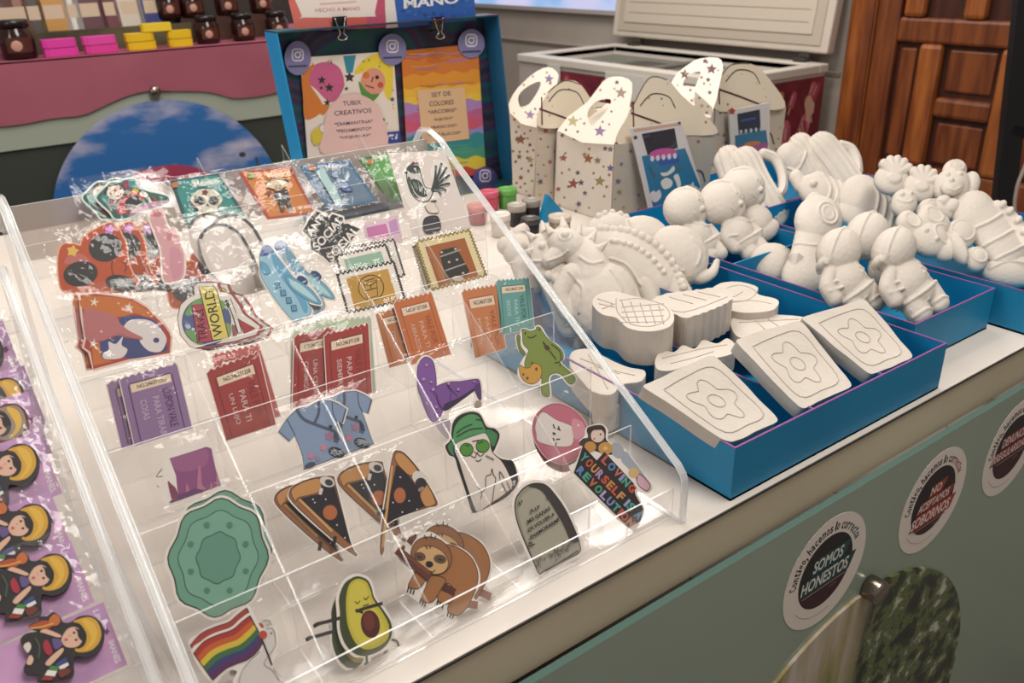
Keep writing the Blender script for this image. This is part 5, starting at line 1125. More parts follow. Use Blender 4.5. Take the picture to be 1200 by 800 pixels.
c = Cast(SD.shift(-.056)); c.e(752, 284, 32, 26, 10, .010, .022); c.e(714, 274, 28, 20, 0, .008, .02); c.c([(740, 290), (724, 300)], 20, .008, .016); c.line([(732, 262), (738, 280), (736, 300)], .0022); c.knobs([(700, 262), (716, 256), (732, 262)], 4, 2)
c.done('plaster_dinosaur', 'domed plaster dinosaur furthest back of the dinosaurs', group=DG)
c = Cast(SD.shift(-.046)); c.e(792, 304, 38, 34, 30, .010, .024); c.c([(800, 318), (818, 328), (832, 324), (838, 311)], 12, .010, .012, 4); c.c([(786, 330), (792, 346)], 14, .012, .014, 10); c.line([(806, 290), (816, 306), (812, 322)], .002); c.line([(780, 326), (798, 328)], .0018); c.knobs([(800, 344), (808, 338), (816, 342)], 3.5, 1)
c.done('plaster_dinosaur', 'round backed plaster dinosaur with a curled tail at the right', group=DG)
c = Cast(SD.shift(-.012)); c.e(640, 302, 24, 28, 20, .008, .020); c.c([(650, 320), (660, 350), (668, 382)], 24, .008, .018, 16)
for x, y, dx, dy in ((626, 288, -10, -10), (638, 280, -4, -15), (652, 282, 6, -14), (662, 296, 12, -10), (622, 304, -12, -2)): c.spike(x, y, 8, dx, dy)
c.knobs([(642, 332), (662, 344), (674, 362), (680, 386), (678, 404)], 6, 2, .9); c.knobs([(648, 350), (658, 366), (664, 386)], 4.5, 2, .9); c.knob(634, 300, 4); c.line([(622, 314), (636, 316), (650, 310)], .0018)
c.done('plaster_dinosaur', 'spiky plaster dinosaur beside the acrylic stand', group=DG)
c = Cast(SD.shift(-.040)); c.e(608, 296, 20, 20, 0, .008, .018); c.c([(606, 280), (612, 276)], 9, .010, .012); c.e(592, 292, 10, 10, 0, .01, .012); c.c([(612, 300), (622, 330)], 18, .008, .016)
for x, y, dx, dy in ((598, 284, -6, -10), (612, 280, 2, -12), (622, 288, 8, -8)): c.spike(x, y, 6, dx, dy)
c.done('plaster_dinosaur', 'plaster dinosaur furthest left, mostly behind the acrylic edge', group=DG)

# --- thick cut out plaques: an outline, a thickness, a line drawing raised on top
def slab(name, label, top_px, z, th, lines=(), smooth=True, dots=(), S=None, group=None, bevel=.0035, down=None, ridges=0):
    S = S or Sheet((0, 0, TZ + z), (1, 0, 0), (0, 1, 0)); uv = [S.px(*p) for p in top_px]
    if smooth: uv = smooth_closed(uv, 4)
    if area2(uv) < 0: uv = uv[::-1]
    org = Vector((sum(p.x for p in uv) / len(uv), sum(p.y for p in uv) / len(uv)))
    if ridges:
        n = ridges; out = []
        for i, p in enumerate(uv):
            q = uv[(i + 1) % len(uv)]; m = max(1, int((q - p).length / .003))
            for k in range(m): out.append(p.lerp(q, k / m))
        uv = [p + (p - org).normalized() * (.0008 if (i // 2) % 2 else -.0008) for i, p in enumerate(out)]
    b = B(); b.prism([Vector((p.x - org.x, p.y - org.y, -th)) for p in uv], (0, 0, th), PLASTER)
    o = b.build(name, bevel=bevel)
    o.matrix_world = S.mat(org.x, org.y)
    for f in o.data.polygons: f.use_smooth = False
    if lines or dots:
        b = B()
        for L in lines:
            P = [S.px(*p) - org for p in smooth_open(L, 4)]; b.tube([(p.x, p.y, .0001) for p in P], .0007, PLASTER_LINE, 6)
        for (x, y) in dots:
            p = S.px(x, y) - org; b.lathe([(.0022, -.001), (.0018, .0008), (.0004, .0012)], PLASTER_LINE, 8, at=(p.x, p.y, 0))
        b.build('relief_lines', o)
    return tag(o, label, 'plaster plaque', group)
# pineapple stack of two
pine = [(694, 356), (700, 345), (720, 341), (740, 346), (766, 352), (786, 362), (790, 374), (782, 384), (760, 388), (736, 384), (722, 372), (706, 368)]
pl_ = [[(722, 350), (724, 366), (740, 380), (765, 382), (784, 372), (778, 358), (752, 350), (726, 352)]] + [[(728 + 11 * k, 352 + 1.5 * k), (738 + 10 * k, 378 + .5 * k)] for k in range(5)] + [[(728, 360 + 6 * k), (778, 356 + 7 * k)] for k in range(4)] + [[(700, 350), (718, 356)], [(706, 362), (720, 356)], [(702, 356), (720, 360)]]
slab('plaster_pineapple', 'plaster pineapple plaque on top of the two at the left of the tray', pine, .100, .044, pl_, group=None)
slab('plaster_pineapple', 'lower plaster pineapple plaque carrying the upper one', [(x - 1, y + 1) for x, y in pine], .055, .046)
fr_ = [(764, 352), (780, 344), (812, 340), (846, 336), (858, 344), (856, 352), (836, 362), (806, 372), (796, 370), (774, 362)]
slab('plaster_cake', 'plaster cake slice plaque with fluted sides behind the pineapple', fr_, .098, .042, [[(770, 354), (800, 366), (852, 348)], [(784, 348), (812, 356)], [(800, 345), (828, 352)], [(818, 342), (844, 348)]], ridges=1, bevel=0)
slab('plaster_cake', 'lower plaster cake slice plaque under the fluted one', [(x, y + 2) for x, y in fr_], .055, .042)
slab('plaster_shoe', 'oval plaster plaque at the right back of the front tray', [(832, 340), (846, 331), (868, 330), (888, 336), (888, 344), (910, 350), (912, 357), (902, 364), (872, 366), (846, 360), (834, 352)], .072, .022, [[(840, 342), (866, 334), (886, 342), (874, 352), (850, 352), (840, 343)], [(850, 356), (880, 352), (904, 356)], [(850, 340), (858, 348), (870, 342)]])
slab('plaster_leaf', 'pale plaster leaf plaque right behind the middle square plaque', [(858, 372), (874, 364), (905, 368), (935, 370), (946, 374), (930, 384), (900, 392), (870, 396), (858, 386)], .062, .026, [[(866, 378), (900, 376), (936, 374)], [(886, 376), (896, 386)], [(900, 374), (912, 382)]])
slab('plaster_cloud_plaque', 'wavy edged plaster plaque behind the left square plaque', [(768, 420), (776, 410), (790, 412), (800, 404), (814, 408), (824, 398), (840, 402), (852, 396), (862, 404), (858, 414), (836, 420), (806, 428), (786, 434), (770, 432)], .070, .026, [[(776, 420), (800, 414), (826, 408), (852, 404)], [(786, 426), (810, 420), (836, 412)]])
slab('plaster_shell_plaque', 'scalloped plaster plaque seen through the clear side of the stand', [(670, 412), (690, 408), (706, 416), (722, 424), (738, 430), (756, 434), (752, 446), (730, 450), (716, 462), (694, 458), (680, 444), (668, 428)], .060, .028, [[(680, 420), (712, 432), (744, 440)], [(690, 416), (704, 440), (712, 456)], [(700, 430), (726, 438)]])
slab('plaster_block', 'small plaster block under the scalloped plaque beside the stand', [(694, 462), (712, 452), (734, 462), (722, 476), (704, 478)], .040, .03)

# the three square plaques leaning in the front tray, their drawing left out but for a plain border
t_ = math.radians(25); SP_ = Sheet((0, .452, TZ + .056), (1, 0, 0), (0, math.cos(t_), math.sin(t_)))
def plaque(pts, label, k):
    cx = sum(p[0] for p in pts) / 4; cy = sum(p[1] for p in pts) / 4; e = []
    rnd = random.Random(k)
    for i in range(4):
        p, q = Vector(pts[i]), Vector(pts[(i + 1) % 4])
        for f in (0, .12, .3, .5, .7, .88):
            d = p.lerp(q, f); inn = (Vector((cx, cy)) - d).normalized(); e.append(tuple(d + inn * (rnd.uniform(-.8, .8) + (2.5 if f == 0 else 0))))
    def at(x, y): return tuple(Vector(pts[0]).lerp(Vector(pts[1]), x).lerp(Vector(pts[3]).lerp(Vector(pts[2]), x), y))
    rect = [at(*q) for q in ((.14, .14), (.5, .11), (.86, .14), (.89, .5), (.86, .86), (.5, .89), (.14, .86), (.11, .5), (.14, .14))]
    r2 = [at(.5 + .25 * math.cos(a) * (1 + .22 * math.cos(5 * a)), .5 + .25 * math.sin(a) * (1 + .22 * math.cos(5 * a))) for a in (i * 2 * PI / 30 for i in range(31))]
    r3 = [at(.5 + .09 * math.cos(a), .5 + .09 * math.sin(a)) for a in (i * 2 * PI / 12 for i in range(13))]
    return slab('plaster_plaque', label, e, 0, .016, [rect, r2, r3], S=SP_.shift(.004), bevel=.003)
plaque([(752, 452), (836, 414), (914, 492), (856, 520)], 'square plaster plaque at the left of the front tray', 1)
plaque([(860, 398), (938, 374), (1000, 452), (940, 480)], 'square plaster plaque in the middle of the front tray', 2)
plaque([(938, 372), (1014, 350), (1072, 418), (1020, 440)], 'square plaster plaque at the right of the front tray', 3)
# ================================================================== gift boxes, paints and the display box behind
def flat_hole(a, outer, hole, color):
    uo, uh = a.uv(outer), a.uv(hole)
    if area2(uo) < 0: uo = uo[::-1]
    if area2(uh) > 0: uh = uh[::-1]
    if a.org is None: a.org = Vector((sum(p.x for p in uo) / len(uo), min(p.y for p in uo)))
    A = a.put(uo, a.h); H = a.put(uh, a.h); th = Vector((0, 0, .0012)); m = a.b.mi(M(color)); allp = A + H
    lo = [a.b.bm.verts.new(p) for p in allp]; hi = [a.b.bm.verts.new(p + th) for p in allp]
    for t in tessellate_polygon([A, H]):
        for vs in (lo, hi):
            try: f = a.b.bm.faces.new([vs[i] for i in t]); f.material_index = m
            except ValueError: pass
    n = len(A); k = len(H)
    for base, cnt_ in ((0, n), (n, k)):
        for i in range(cnt_):
            j = (i + 1) % cnt_; f = a.b.bm.faces.new((lo[base + i], lo[base + j], hi[base + j], hi[base + i])); f.material_index = m
    bmesh.ops.recalc_face_normals(a.b.bm, faces=a.b.bm.faces[:]); a.h += .0012 + a.EPS
SCOL = ['#a39a72', '#8d7a6a', '#7d6a8a', '#9a5f3c', '#a05560', '#9a4f42', '#8f8a52', '#5f5a6a', '#7a6f5c', '#6a5468', '#54505a', '#8aa060']
def inside(p, poly):
    c = False
    for i in range(len(poly)):
        (x1, y1), (x2, y2) = poly[i], poly[i - 1]
        if (y1 > p[1]) != (y2 > p[1]) and p[0] < (x2 - x1) * (p[1] - y1) / (y2 - y1) + x1: c = not c
    return c
def scatter(a, poly, n, r0, r1, seed, avoid=None):
    rnd = random.Random(seed); xs = [p[0] for p in poly]; ys = [p[1] for p in poly]; done = []
    for _ in range(n * 30):
        if len(done) >= n: break
        p = (rnd.uniform(min(xs), max(xs)), rnd.uniform(min(ys), max(ys))); r = r0 + (r1 - r0) * rnd.random() ** 2.2
        q = [(p[0] + r * dx, p[1] + r * dy) for dx, dy in ((1, 0), (-1, 0), (0, 1), (0, -1))]
        if not all(inside(v, poly) for v in q) or (avoid and any(inside(v, avoid) for v in q)): continue
        if any(math.hypot(p[0] - d[0], p[1] - d[1]) < (r + d[2]) * 1.15 + 6 for d in done): continue
        done.append((*p, r)); a.star(p[0], p[1], r, rnd.choice(SCOL), rnd.uniform(-.3, .3), .45)
def gift_box(x0, x1, y0, y1, hb, ht, z, upper, hole, lower, front, flap, label, seed, stars=()):
    root = tag(empty('gift_box', ((x0 + x1) / 2, (y0 + y1) / 2, TZ)), label, 'gift box'); bpy.context.view_layer.update()
    xm = (x0 + x1) / 2; CR = '#ddd2c4'
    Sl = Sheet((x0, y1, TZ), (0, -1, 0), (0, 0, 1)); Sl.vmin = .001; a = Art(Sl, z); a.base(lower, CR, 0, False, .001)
    for s in stars:
        if s[3] == 0: a.star(*s[:3], s[4], .1, .45)
    scatter(a, lower, 26, 7, 17, seed); a.done('side_panel', parent=root)
    Su = Sheet((x0, y1, TZ + hb), (0, -1, 0), (xm - x0, 0, ht - hb)); a = Art(Su, z); flat_hole(a, smooth_closed(upper, 2), smooth_closed(hole, 3), CR)
    for s in stars:
        if s[3] == 1: a.star(*s[:3], s[4], .1, .45)
    scatter(a, upper, 11, 6, 13, seed + 1, hole); a.done('handle_panel', parent=root)
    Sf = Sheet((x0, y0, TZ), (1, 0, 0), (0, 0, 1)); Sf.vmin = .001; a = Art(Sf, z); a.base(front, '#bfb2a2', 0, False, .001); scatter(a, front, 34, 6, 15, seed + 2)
    rnd = random.Random(seed)
    for k in range(3):
        cx, cy = rnd.uniform(front[0][0] + 40, front[1][0] - 60), rnd.uniform(front[0][1] + 120, front[2][1] - 60)
        a.l([(cx + (10 + 5 * i) * math.cos(i * 1.1), cy + (14 + 5 * i) * math.sin(i * 1.1)) for i in range(7)], 4, '#4a4240')
    a.done('front_panel', parent=root)
    Sg = Sheet((x0, y0, TZ + hb), (1, 0, 0), (0, .05, .12)); a = Art(Sg, z); a.base(flap, '#cdbfa9', 0, True, .001); a.l(flap[1:4], 4, '#5a4a40'); scatter(a, flap, 7, 4, 10, seed + 4)
    cxx = sum(p[0] for p in flap) / len(flap); cyy = sum(p[1] for p in flap) / len(flap)
    a.l([(cxx - 90, cyy - 20), (cxx - 40, cyy - 70), (cxx + 30, cyy - 60), (cxx + 60, cyy - 10)], 4, '#3a302c'); a.l([(cxx - 130, cyy + 10), (cxx - 30, cyy + 45), (cxx + 60, cyy + 80)], 7, '#4a1f28', False); a.l([(cxx - 120, cyy - 40), (cxx - 118, cyy + 80)], 6, '#5a1f28', False)
    a.done('front_flap', parent=root)
    b = B(); cx, cy = (x0 + x1) / 2, (y0 + y1) / 2; b.box((x0 + .003 - cx, y0 + .003 - cy, .001), (x1 - cx, y1 - cy, hb - .002), M('#cfc3b4'));
    b.prism([(x0 + .006 - cx, y0 + .02 - cy, hb), (x1 - .002 - cx, y0 + .02 - cy, hb), (.004, y0 + .03 - cy, ht - .075)], (0, y1 - y0 - .05, 0), M('#cbbfae')); b.build('box_body', root)
    return root
z3 = (570, 40, 3.636)
gift_box(1.11, 1.33, 1.168, 1.375, .158, .278, z3, [(303, 412), (430, 292), (496, 205), (545, 182), (605, 192), (622, 250), (545, 472)], [(442, 382), (432, 335), (470, 288), (528, 278), (522, 315), (462, 386)], [(303, 412), (545, 472), (530, 805), (290, 765)],
    [(548, 470), (975, 425), (940, 700), (905, 790), (532, 805)], [(556, 462), (612, 330), (690, 190), (770, 195), (830, 260), (985, 418), (760, 430)], 'white gable gift box with metallic stars, front left one beside the plaster', 11,
    ((370, 372, 28, 1, '#a39a72'), (575, 252, 27, 1, '#8d7a6a'), (485, 415, 27, 1, '#7d6a8a'), (435, 530, 24, 0, '#9a5f3c'), (330, 527, 18, 0, '#a05560'), (372, 636, 25, 0, '#9a4f42'), (485, 626, 25, 0, '#8f8a52'), (530, 570, 18, 0, '#6a5f8a'), (530, 490, 15, 0, '#6f6480')))
gift_box(1.11, 1.30, 1.392, 1.545, .185, .282, z3, [(100, 335), (112, 262), (160, 205), (215, 160), (262, 142), (300, 160), (302, 215), (215, 400)], [(142, 305), (138, 262), (180, 222), (232, 204), (215, 255), (165, 318)], [(100, 335), (215, 395), (203, 705), (118, 690)],
    [(215, 385), (420, 350), (420, 760), (203, 760)], [(215, 385), (260, 250), (330, 200), (400, 215), (470, 330), (470, 380), (330, 400)], 'white gable gift box with metallic stars, rear left beside the blue display box', 23,
    ((268, 192, 22, 1, '#7d6a8a'), (188, 345, 22, 1, '#8a6f8a'), (148, 448, 25, 0, '#9a5a4a'), (188, 535, 18, 0, '#a39a72'), (142, 522, 14, 0, '#8a6a5a')))
z4 = (700, 0, 3.75)
gift_box(1.43, 1.66, 1.29, 1.46, .165, .272, z4, [(325, 365), (400, 285), (455, 258), (530, 255), (552, 285), (545, 340), (497, 520), (430, 470)], [(380, 380), (385, 350), (420, 322), (455, 318), (440, 360), (425, 385)], [(430, 400), (505, 470), (500, 700), (420, 660)],
    [(520, 480), (828, 470), (800, 690), (500, 720)], [(515, 480), (545, 330), (590, 285), (670, 280), (740, 330), (825, 468), (680, 482)], 'white gable gift box with dark red stars, right one before the freezer', 37,
    ((385, 328, 24, 1, '#5a2a2a'), (503, 305, 26, 1, '#5a2a2a'), (474, 270, 14, 1, '#4a2626'), (488, 352, 13, 1, '#4a2626'), (436, 440, 20, 1, '#a39a82'), (495, 408, 12, 1, '#3f3030')))
# craft kit cards hung on the boxes
a = Art(Sheet((1.15, 1.138, TZ), (1, 0, 0), (0, .13, 1)), z3)
a.base([(608, 400), (822, 370), (918, 672), (700, 790)], '#d3cbc8', 0, False, .004)
a.p([(655, 425), (795, 400), (810, 485), (680, 515)], '#241f2c'); a.p([(655, 520), (840, 485), (905, 650), (712, 775)], '#1c6f96'); a.p([(620, 405), (818, 378), (822, 388), (622, 418)], '#c9a08a'); a.e(745, 508, 58, 22, '#c04f90', -8); a.p([(720, 530), (815, 510), (815, 545), (735, 560)], '#2a4f9a')
for x in range(5): a.e(700 + 24 * x, 530 - 3 * x, 8, 12, '#d8d0d8')
for pl in ([(735, 590), (765, 585), (790, 560), (795, 580), (770, 600), (745, 605)], [(790, 605), (810, 595), (822, 640), (810, 660), (800, 630)], [(735, 630), (760, 610), (785, 625), (780, 650), (750, 660)]): a.s_(pl, '#d8d5d0', '#4a5a68', .0006)
a.star(868, 655, 28, '#d8d5d0', .2, .5); a.s_([(690, 680), (705, 665), (715, 672), (730, 662), (738, 690), (715, 715), (695, 705)], '#d8ccd0'); a.l([(690, 570), (715, 610)], 9, '#3f5a78', False); a.l([(800, 570), (835, 565)], 8, '#3f6a78', False); a.l([(660, 440), (690, 430)], 5, '#4a4a5a', False)
a.star(628, 440, 12, '#3a2f48'); a.star(815, 378, 9, '#3a3a6a'); a.done('craft_kit', 'craft kit card with blue base and white plaster shapes on the front gift box', 'craft kit', sleeve=.002)
a = Art(Sheet((1.5, 1.268, TZ), (1, 0, 0), (0, .06, 1)), z4)
a.base([(572, 485), (752, 450), (750, 690), (585, 700)], '#d3ccc8', 0, False, .004); a.p([(608, 500), (708, 480), (712, 575), (615, 590)], '#23283f'); a.p([(598, 595), (735, 570), (745, 640), (600, 660)], '#2a7090'); a.p([(610, 640), (740, 625), (745, 690), (605, 695)], '#a0568a'); a.e(675, 630, 36, 10, '#c07a4a', -8); a.star(585, 488, 18, '#b0413f', 0, .6)
for x in range(5): a.e(625 + 22 * x, 578 - 3 * x, 6, 9, '#b9c4cc')
a.l([(625, 530), (690, 518)], 6, '#2f5a9a', False); a.done('craft_kit', 'craft kit card with navy window on the right gift box', 'craft kit', sleeve=.002)

def pot(px, py, r, h, body, lid, label, name='paint_pot'):
    p = onz(px, py, .0); b = B(); b.lathe([(r * .86, .0005), (r * .92, .004), (r * .95, h * .72), (r * .9, h * .74)], M(body, .35)); root = b.build(name, loc=p); tag(root, label, 'paint pot')
    b = B(); b.lathe([(r, h * .70), (r * 1.02, h * .72), (r * 1.02, h * .97), (r * .96, h), (r * .7, h), (r * .66, h * .985), (.0005, h * .985)], M(lid, .35)); b.build('lid', root); return root
pot(595, 243, .0205, .042, '#4f8a3f', '#5fa04a', 'bright green lidded paint pot beside the blue display box')
pot(574, 246, .0205, .042, '#b5475a', '#c4586c', 'pink lidded paint pot left of the green one')
pot(560, 262, .020, .040, '#9a4a52', '#c07a78', 'rose paint pot half hidden behind the curved acrylic edge')
pot(606, 264, .0185, .044, '#2a2422', '#a59b90', 'dark paint pot with grey lid before the green pot')
pot(623, 258, .0185, .044, '#241f20', '#8d857c', 'dark paint pot with grey lid nearest the rear gift box')
pot(587, 276, .0195, .044, '#c3b8ac', '#d2c8bc', 'white paint pot just behind the stand edge')
pot(622, 276, .018, .036, '#1f1c1e', '#3a3434', 'black paint pot behind the spiky dinosaur')
pot(656, 272, .022, .034, '#8c7f6c', '#b9ad9c', 'beige lidded pot before the front gift box')
b = B(); b.prism([(0, 0, 0), (.07, 0, 0), (.02, 0, .055)], (0, .012, 0), BLUE); o = b.build('folded_card', loc=onz(634, 262, 0)); tag(o, 'small dark blue folded card standing between pots and gift box', 'card')

# ---------------- the open blue box standing on its side as a display
BY = 1.64
bx = tag(empty('display_box', (.89, BY, TZ)), 'shallow blue box stood upright as a display, dark painted inside', 'display box'); bpy.context.view_layer.update()
DARK = bpy.data.materials.new('painted_waves'); DARK.use_nodes = True; nt = DARK.node_tree; pb = nt.nodes['Principled BSDF']; pb.inputs['Roughness'].default_value = .5
tc = nt.nodes.new('ShaderNodeTexCoord'); wv = nt.nodes.new('ShaderNodeTexWave'); wv.bands_direction = 'Z'; wv.inputs['Scale'].default_value = 3.2; wv.inputs['Distortion'].default_value = 9; wv.inputs['Detail'].default_value = 2; wv.inputs['Detail Scale'].default_value = 1.2
r1 = nt.nodes.new('ShaderNodeValToRGB'); el = r1.color_ramp.elements; el[0].position = 0; el[0].color = lin('#16304a'); el[1].position = 1; el[1].color = lin('#2a1030')
for p, c in ((.25, '#0f4a44'), (.5, '#1c2452'), (.72, '#4a1230'), (.86, '#123a4a')): e_ = el.new(p); e_.color = lin(c)
nt.links.new(tc.outputs['Object'], wv.inputs[0]); nt.links.new(wv.outputs[0], r1.inputs[0]); nt.links.new(r1.outputs[0], pb.inputs['Base Color'])
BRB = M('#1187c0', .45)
xl0, xr0 = .650, 1.150; dep = .055; tl = math.radians(2.0)
Rt = Matrix.Rotation(tl * .55, 3, 'Y')
def bpart(lo, hi, m, nm):
    b = B(); b.box(lo, hi, m, at=(0, 0, 0)); o = b.build(nm, bx); o.location = (-.89, -BY, 0); return o
hb_ = .368
b = B()
def q3(x, y, z): return Vector((x - .89 - (z / hb_) * .020, y - BY + z * .06, z + .001))
def slabq(nm, x0, x1, y0, y1, z0, z1, m):
    b = B(); P = [q3(x, y, z) for x in (x0, x1) for y in (y0, y1) for z in (z0, z1)]; vs = [b.bm.verts.new(p) for p in P]
    for idx in ((0, 1, 3, 2), (4, 6, 7, 5), (0, 4, 5, 1), (2, 3, 7, 6), (0, 2, 6, 4), (1, 5, 7, 3)): f = b.bm.faces.new([vs[i] for i in idx]); f.material_index = b.mi(m)
    return b.build(nm, bx)
slabq('box_back', xl0, xr0, BY, BY + .003, 0, hb_, DARK)
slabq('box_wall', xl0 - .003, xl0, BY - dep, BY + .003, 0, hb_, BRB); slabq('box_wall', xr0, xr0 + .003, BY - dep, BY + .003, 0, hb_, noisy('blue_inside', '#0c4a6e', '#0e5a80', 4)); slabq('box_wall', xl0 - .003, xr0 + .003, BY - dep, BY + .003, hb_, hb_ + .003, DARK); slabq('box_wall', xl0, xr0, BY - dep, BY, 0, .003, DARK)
BS = Sheet((.9, BY - .003, TZ), (1, 0, 0), (0, .06, 1)); zB = (310, 0, 4.0)
# coloured sets
a = Art(BS.shift(.001), zB); a.base([(165, 270), (600, 240), (636, 720), (200, 745)], '#dbcfc4', 0, False, .003)
a.s_([(200, 380), (225, 310), (290, 290), (350, 320), (370, 400), (330, 470), (290, 470), (240, 420)], '#bf5a84'); a.s_([(175, 350), (230, 300), (205, 380), (260, 470), (270, 520), (190, 560), (178, 450)], '#c8742e'); a.s_([(240, 500), (300, 490), (270, 540)], '#c8742e')
a.s_([(420, 350), (450, 290), (520, 250), (590, 265), (598, 400), (580, 470), (545, 400), (520, 320)], '#d9c03a'); a.e(505, 385, 58, 66, '#cf8f78', 8); a.e(472, 352, 16, 16, '#c96a2e'); a.e(540, 398, 14, 14, '#b8523a'); a.e(524, 362, 9, 9, INK); a.l([(505, 360), (498, 385)], 5, INK); a.l([(470, 400), (510, 412)], 5, '#7a2a2a'); a.s_([(438, 380), (470, 420), (500, 440), (535, 440), (500, 475), (455, 450)], '#4f8a3a')
a.p([(365, 262), (425, 258), (410, 340), (382, 342)], '#2f7f96'); a.star(395, 362, 26, '#3a2f28', 0, .5)
for x, y, r in ((265, 375, 22), (300, 410, 24), (262, 412, 10), (290, 480, 18), (380, 415, 12), (595, 465, 14), (555, 560, 9)): a.star(x, y, r, '#20301f' if x < 320 else '#2f4a5a')
for i in range(40): a.e(random.uniform(190, 600), random.uniform(260, 680), 4, 4, random.choice(['#c9746a', '#5a7f9a', '#c9a04a', '#4a4a5a']), n=8)
a.s_([(215, 620), (270, 590), (280, 640), (230, 680)], '#c9b23a'); a.e(268, 600, 16, 20, '#dbcfc4', 0, INK, .0008); a.p([(555, 620), (630, 612), (636, 668), (560, 672)], '#2a3f8a')
for i in range(14): a.e(random.uniform(562, 626), random.uniform(622, 662), 4, 4, '#d8d4d0', n=8)
pk = [(270, 620), (290, 520), (350, 455), (430, 440), (510, 480), (550, 560), (555, 700), (275, 720)]; a.s_(pk, '#d7b3ae')
for s, q in (('TUBIX', [(362, 495), (448, 488), (446, 468), (360, 474)]), ('CREATIVOS', [(322, 542), (496, 526), (494, 505), (320, 520)]), ('*DIAMANTINA*', [(322, 590), (502, 574), (501, 558), (321, 573)]), ('*PEGAMENTO*', [(330, 622), (496, 608), (495, 592), (329, 606)]), ('*HOJUELAS*', [(345, 655), (492, 640), (491, 624), (344, 638)])): a.t(s, q, '#2f2c48', .012)
a.done('craft_set', 'TUBIX CREATIVOS craft set with cartoon faces, left inside the display box', 'craft set')
a = Art(BS.shift(.001), zB); q = [(672, 740), (1035, 800), (996, 205), (638, 238)]
a.base([(638, 238), (996, 205), (1035, 820), (672, 830)], '#b5651f', 0, False, .003)
N_ = 26; prev = None
BD = [(0, '#b0622a'), (.08, '#c4702a'), (.2, '#cf8a2a'), (.30, '#d9a83a'), (.38, '#d8b53a'), (.42, '#a07ab0'), (.50, '#b05a80'), (.57, '#c0506a'), (.635, '#8a7fb5'), (.68, '#2f7f86'), (.78, '#3f8a70'), (.86, '#c9b53a'), (.94, '#b0413a'), (1, '#8a2a3a')]
def bq(x, y): return (Vector((638, 238)).lerp(Vector((996, 205)), x)).lerp(Vector((672, 830)).lerp(Vector((1035, 820)), x), y)
for (f0, c), (f1, _) in zip(BD, BD[1:]):
    up_ = [tuple(bq(i / N_, max(0, f0 + .012 * math.sin(i * .9 + f0 * 40) * (f0 > 0)))) for i in range(N_ + 1)]; a.p(up_ + [tuple(bq(1, 1)), tuple(bq(0, 1))], c)
for i in range(26):
    y = random.uniform(.03, .95); x = random.uniform(.02, .6); c = random.choice(['#d8923a', '#c06a30', '#d9b04a', '#b07a9a']) if y < .6 else '#4f8f86'; a.l([tuple(bq(x, y)), tuple(bq(x + .15, y + .008)), tuple(bq(x + .33, y))], 4, c)
a.p([(712, 422), (932, 408), (955, 650), (735, 676)], '#cfab86')
for s, q in (('SET DE', [(778, 455), (868, 446), (867, 426), (777, 434)]), ('COLORES', [(768, 498), (882, 488), (881, 466), (767, 475)]), ('*ARCOIRIS*', [(762, 535), (895, 522), (894, 504), (761, 516)]), ('*NEÓN*', [(788, 568), (878, 558), (877, 542), (787, 552)]), ('*BÁSICOS*', [(775, 604), (897, 592), (896, 576), (774, 588)]), ('*METÁLICOS*', [(765, 642), (916, 626), (915, 610), (764, 624)])): a.t(s, q, '#2f2a3c', .012)
a.done('colour_set', 'striped paper set with peach label SET DE COLORES, right inside the display box', 'craft set')
def glyph(cx, cy, rx, ry, label, z=zB, k=1.0, col='#77739c'):
    a = Art(BS.shift(.0065), z); a.base([(cx + rx * math.cos(t), cy + ry * math.sin(t)) for t in (i * 2 * PI / 36 for i in range(36))], col, 0, False, .0006)
    s = 27 * k; x0, y0 = cx, cy - 15 * k; r = [(x0 + s * .95 * c_, y0 + s * s_) for c_, s_ in ((-.6, -1), (.6, -1), (.95, -.7), (1, 0), (.95, .7), (.6, 1), (-.6, 1), (-.95, .7), (-1, 0), (-.95, -.7), (-.6, -1))]
    a.l(r, 6 * k, '#d6d0da', False); a.l([(x0 + 13 * k * math.cos(t), y0 + 13 * k * math.sin(t)) for t in (i * 2 * PI / 18 for i in range(19))], 6 * k, '#d6d0da'); a.e(x0 + 15 * k, y0 - 16 * k, 4 * k, 4 * k, '#d6d0da')
    a.l([(cx - 44 * k, cy + 40 * k), (cx + 44 * k, cy + 36 * k)], 8 * k, '#3b3658', False)
    return a.done('round_sticker', label, 'sticker')
glyph(155, 272, 62, 80, 'round violet camera icon sticker at the top left of the display box')
glyph(599, 232, 65, 74, 'round violet camera icon sticker between the two craft sets')
glyph(969, 204, 62, 68, 'round violet camera icon sticker at the top right of the display box')
glyph(128, 98, 48, 46, 'round violet camera icon sticker low down by the acrylic edge', (530, 180, 3.335), .8, '#4f4a8a')
# cards clipped on top of the box
PS = Sheet((.9, BY - .035, TZ), (1, 0, 0), (0, .06, 1))
a = Art(PS, zB); a.base([(105, -150), (560, -170), (566, 130), (145, 145)], '#c4584e', 0, False, .001); a.p([(110, 0), (330, -10), (330, 138), (145, 143)], '#c4655a'); a.p([(470, -20), (560, -30), (564, 130), (480, 133)], '#b04a66')
a.s_([(150, -100), (505, -110), (516, 60), (500, 78), (190, 82), (172, 70)], '#d9cdc6'); a.t('HECHO A MANO', [(238, 58), (448, 48), (446, 30), (236, 40)], '#b06a62', .01); a.l([(258, 20), (430, 8)], 8, '#c9a8a0', False)
a.done('clipped_sign', 'coral sign with rounded white panel reading HECHO A MANO', 'sign')
a = Art(PS, zB); a.base([(555, -120), (600, -150), (625, 128), (570, 132)], '#d3cbc6', 0, False, .0008); a.base([(590, -150), (968, -170), (990, 95), (625, 130)], '#28559f', 0, False, .001)
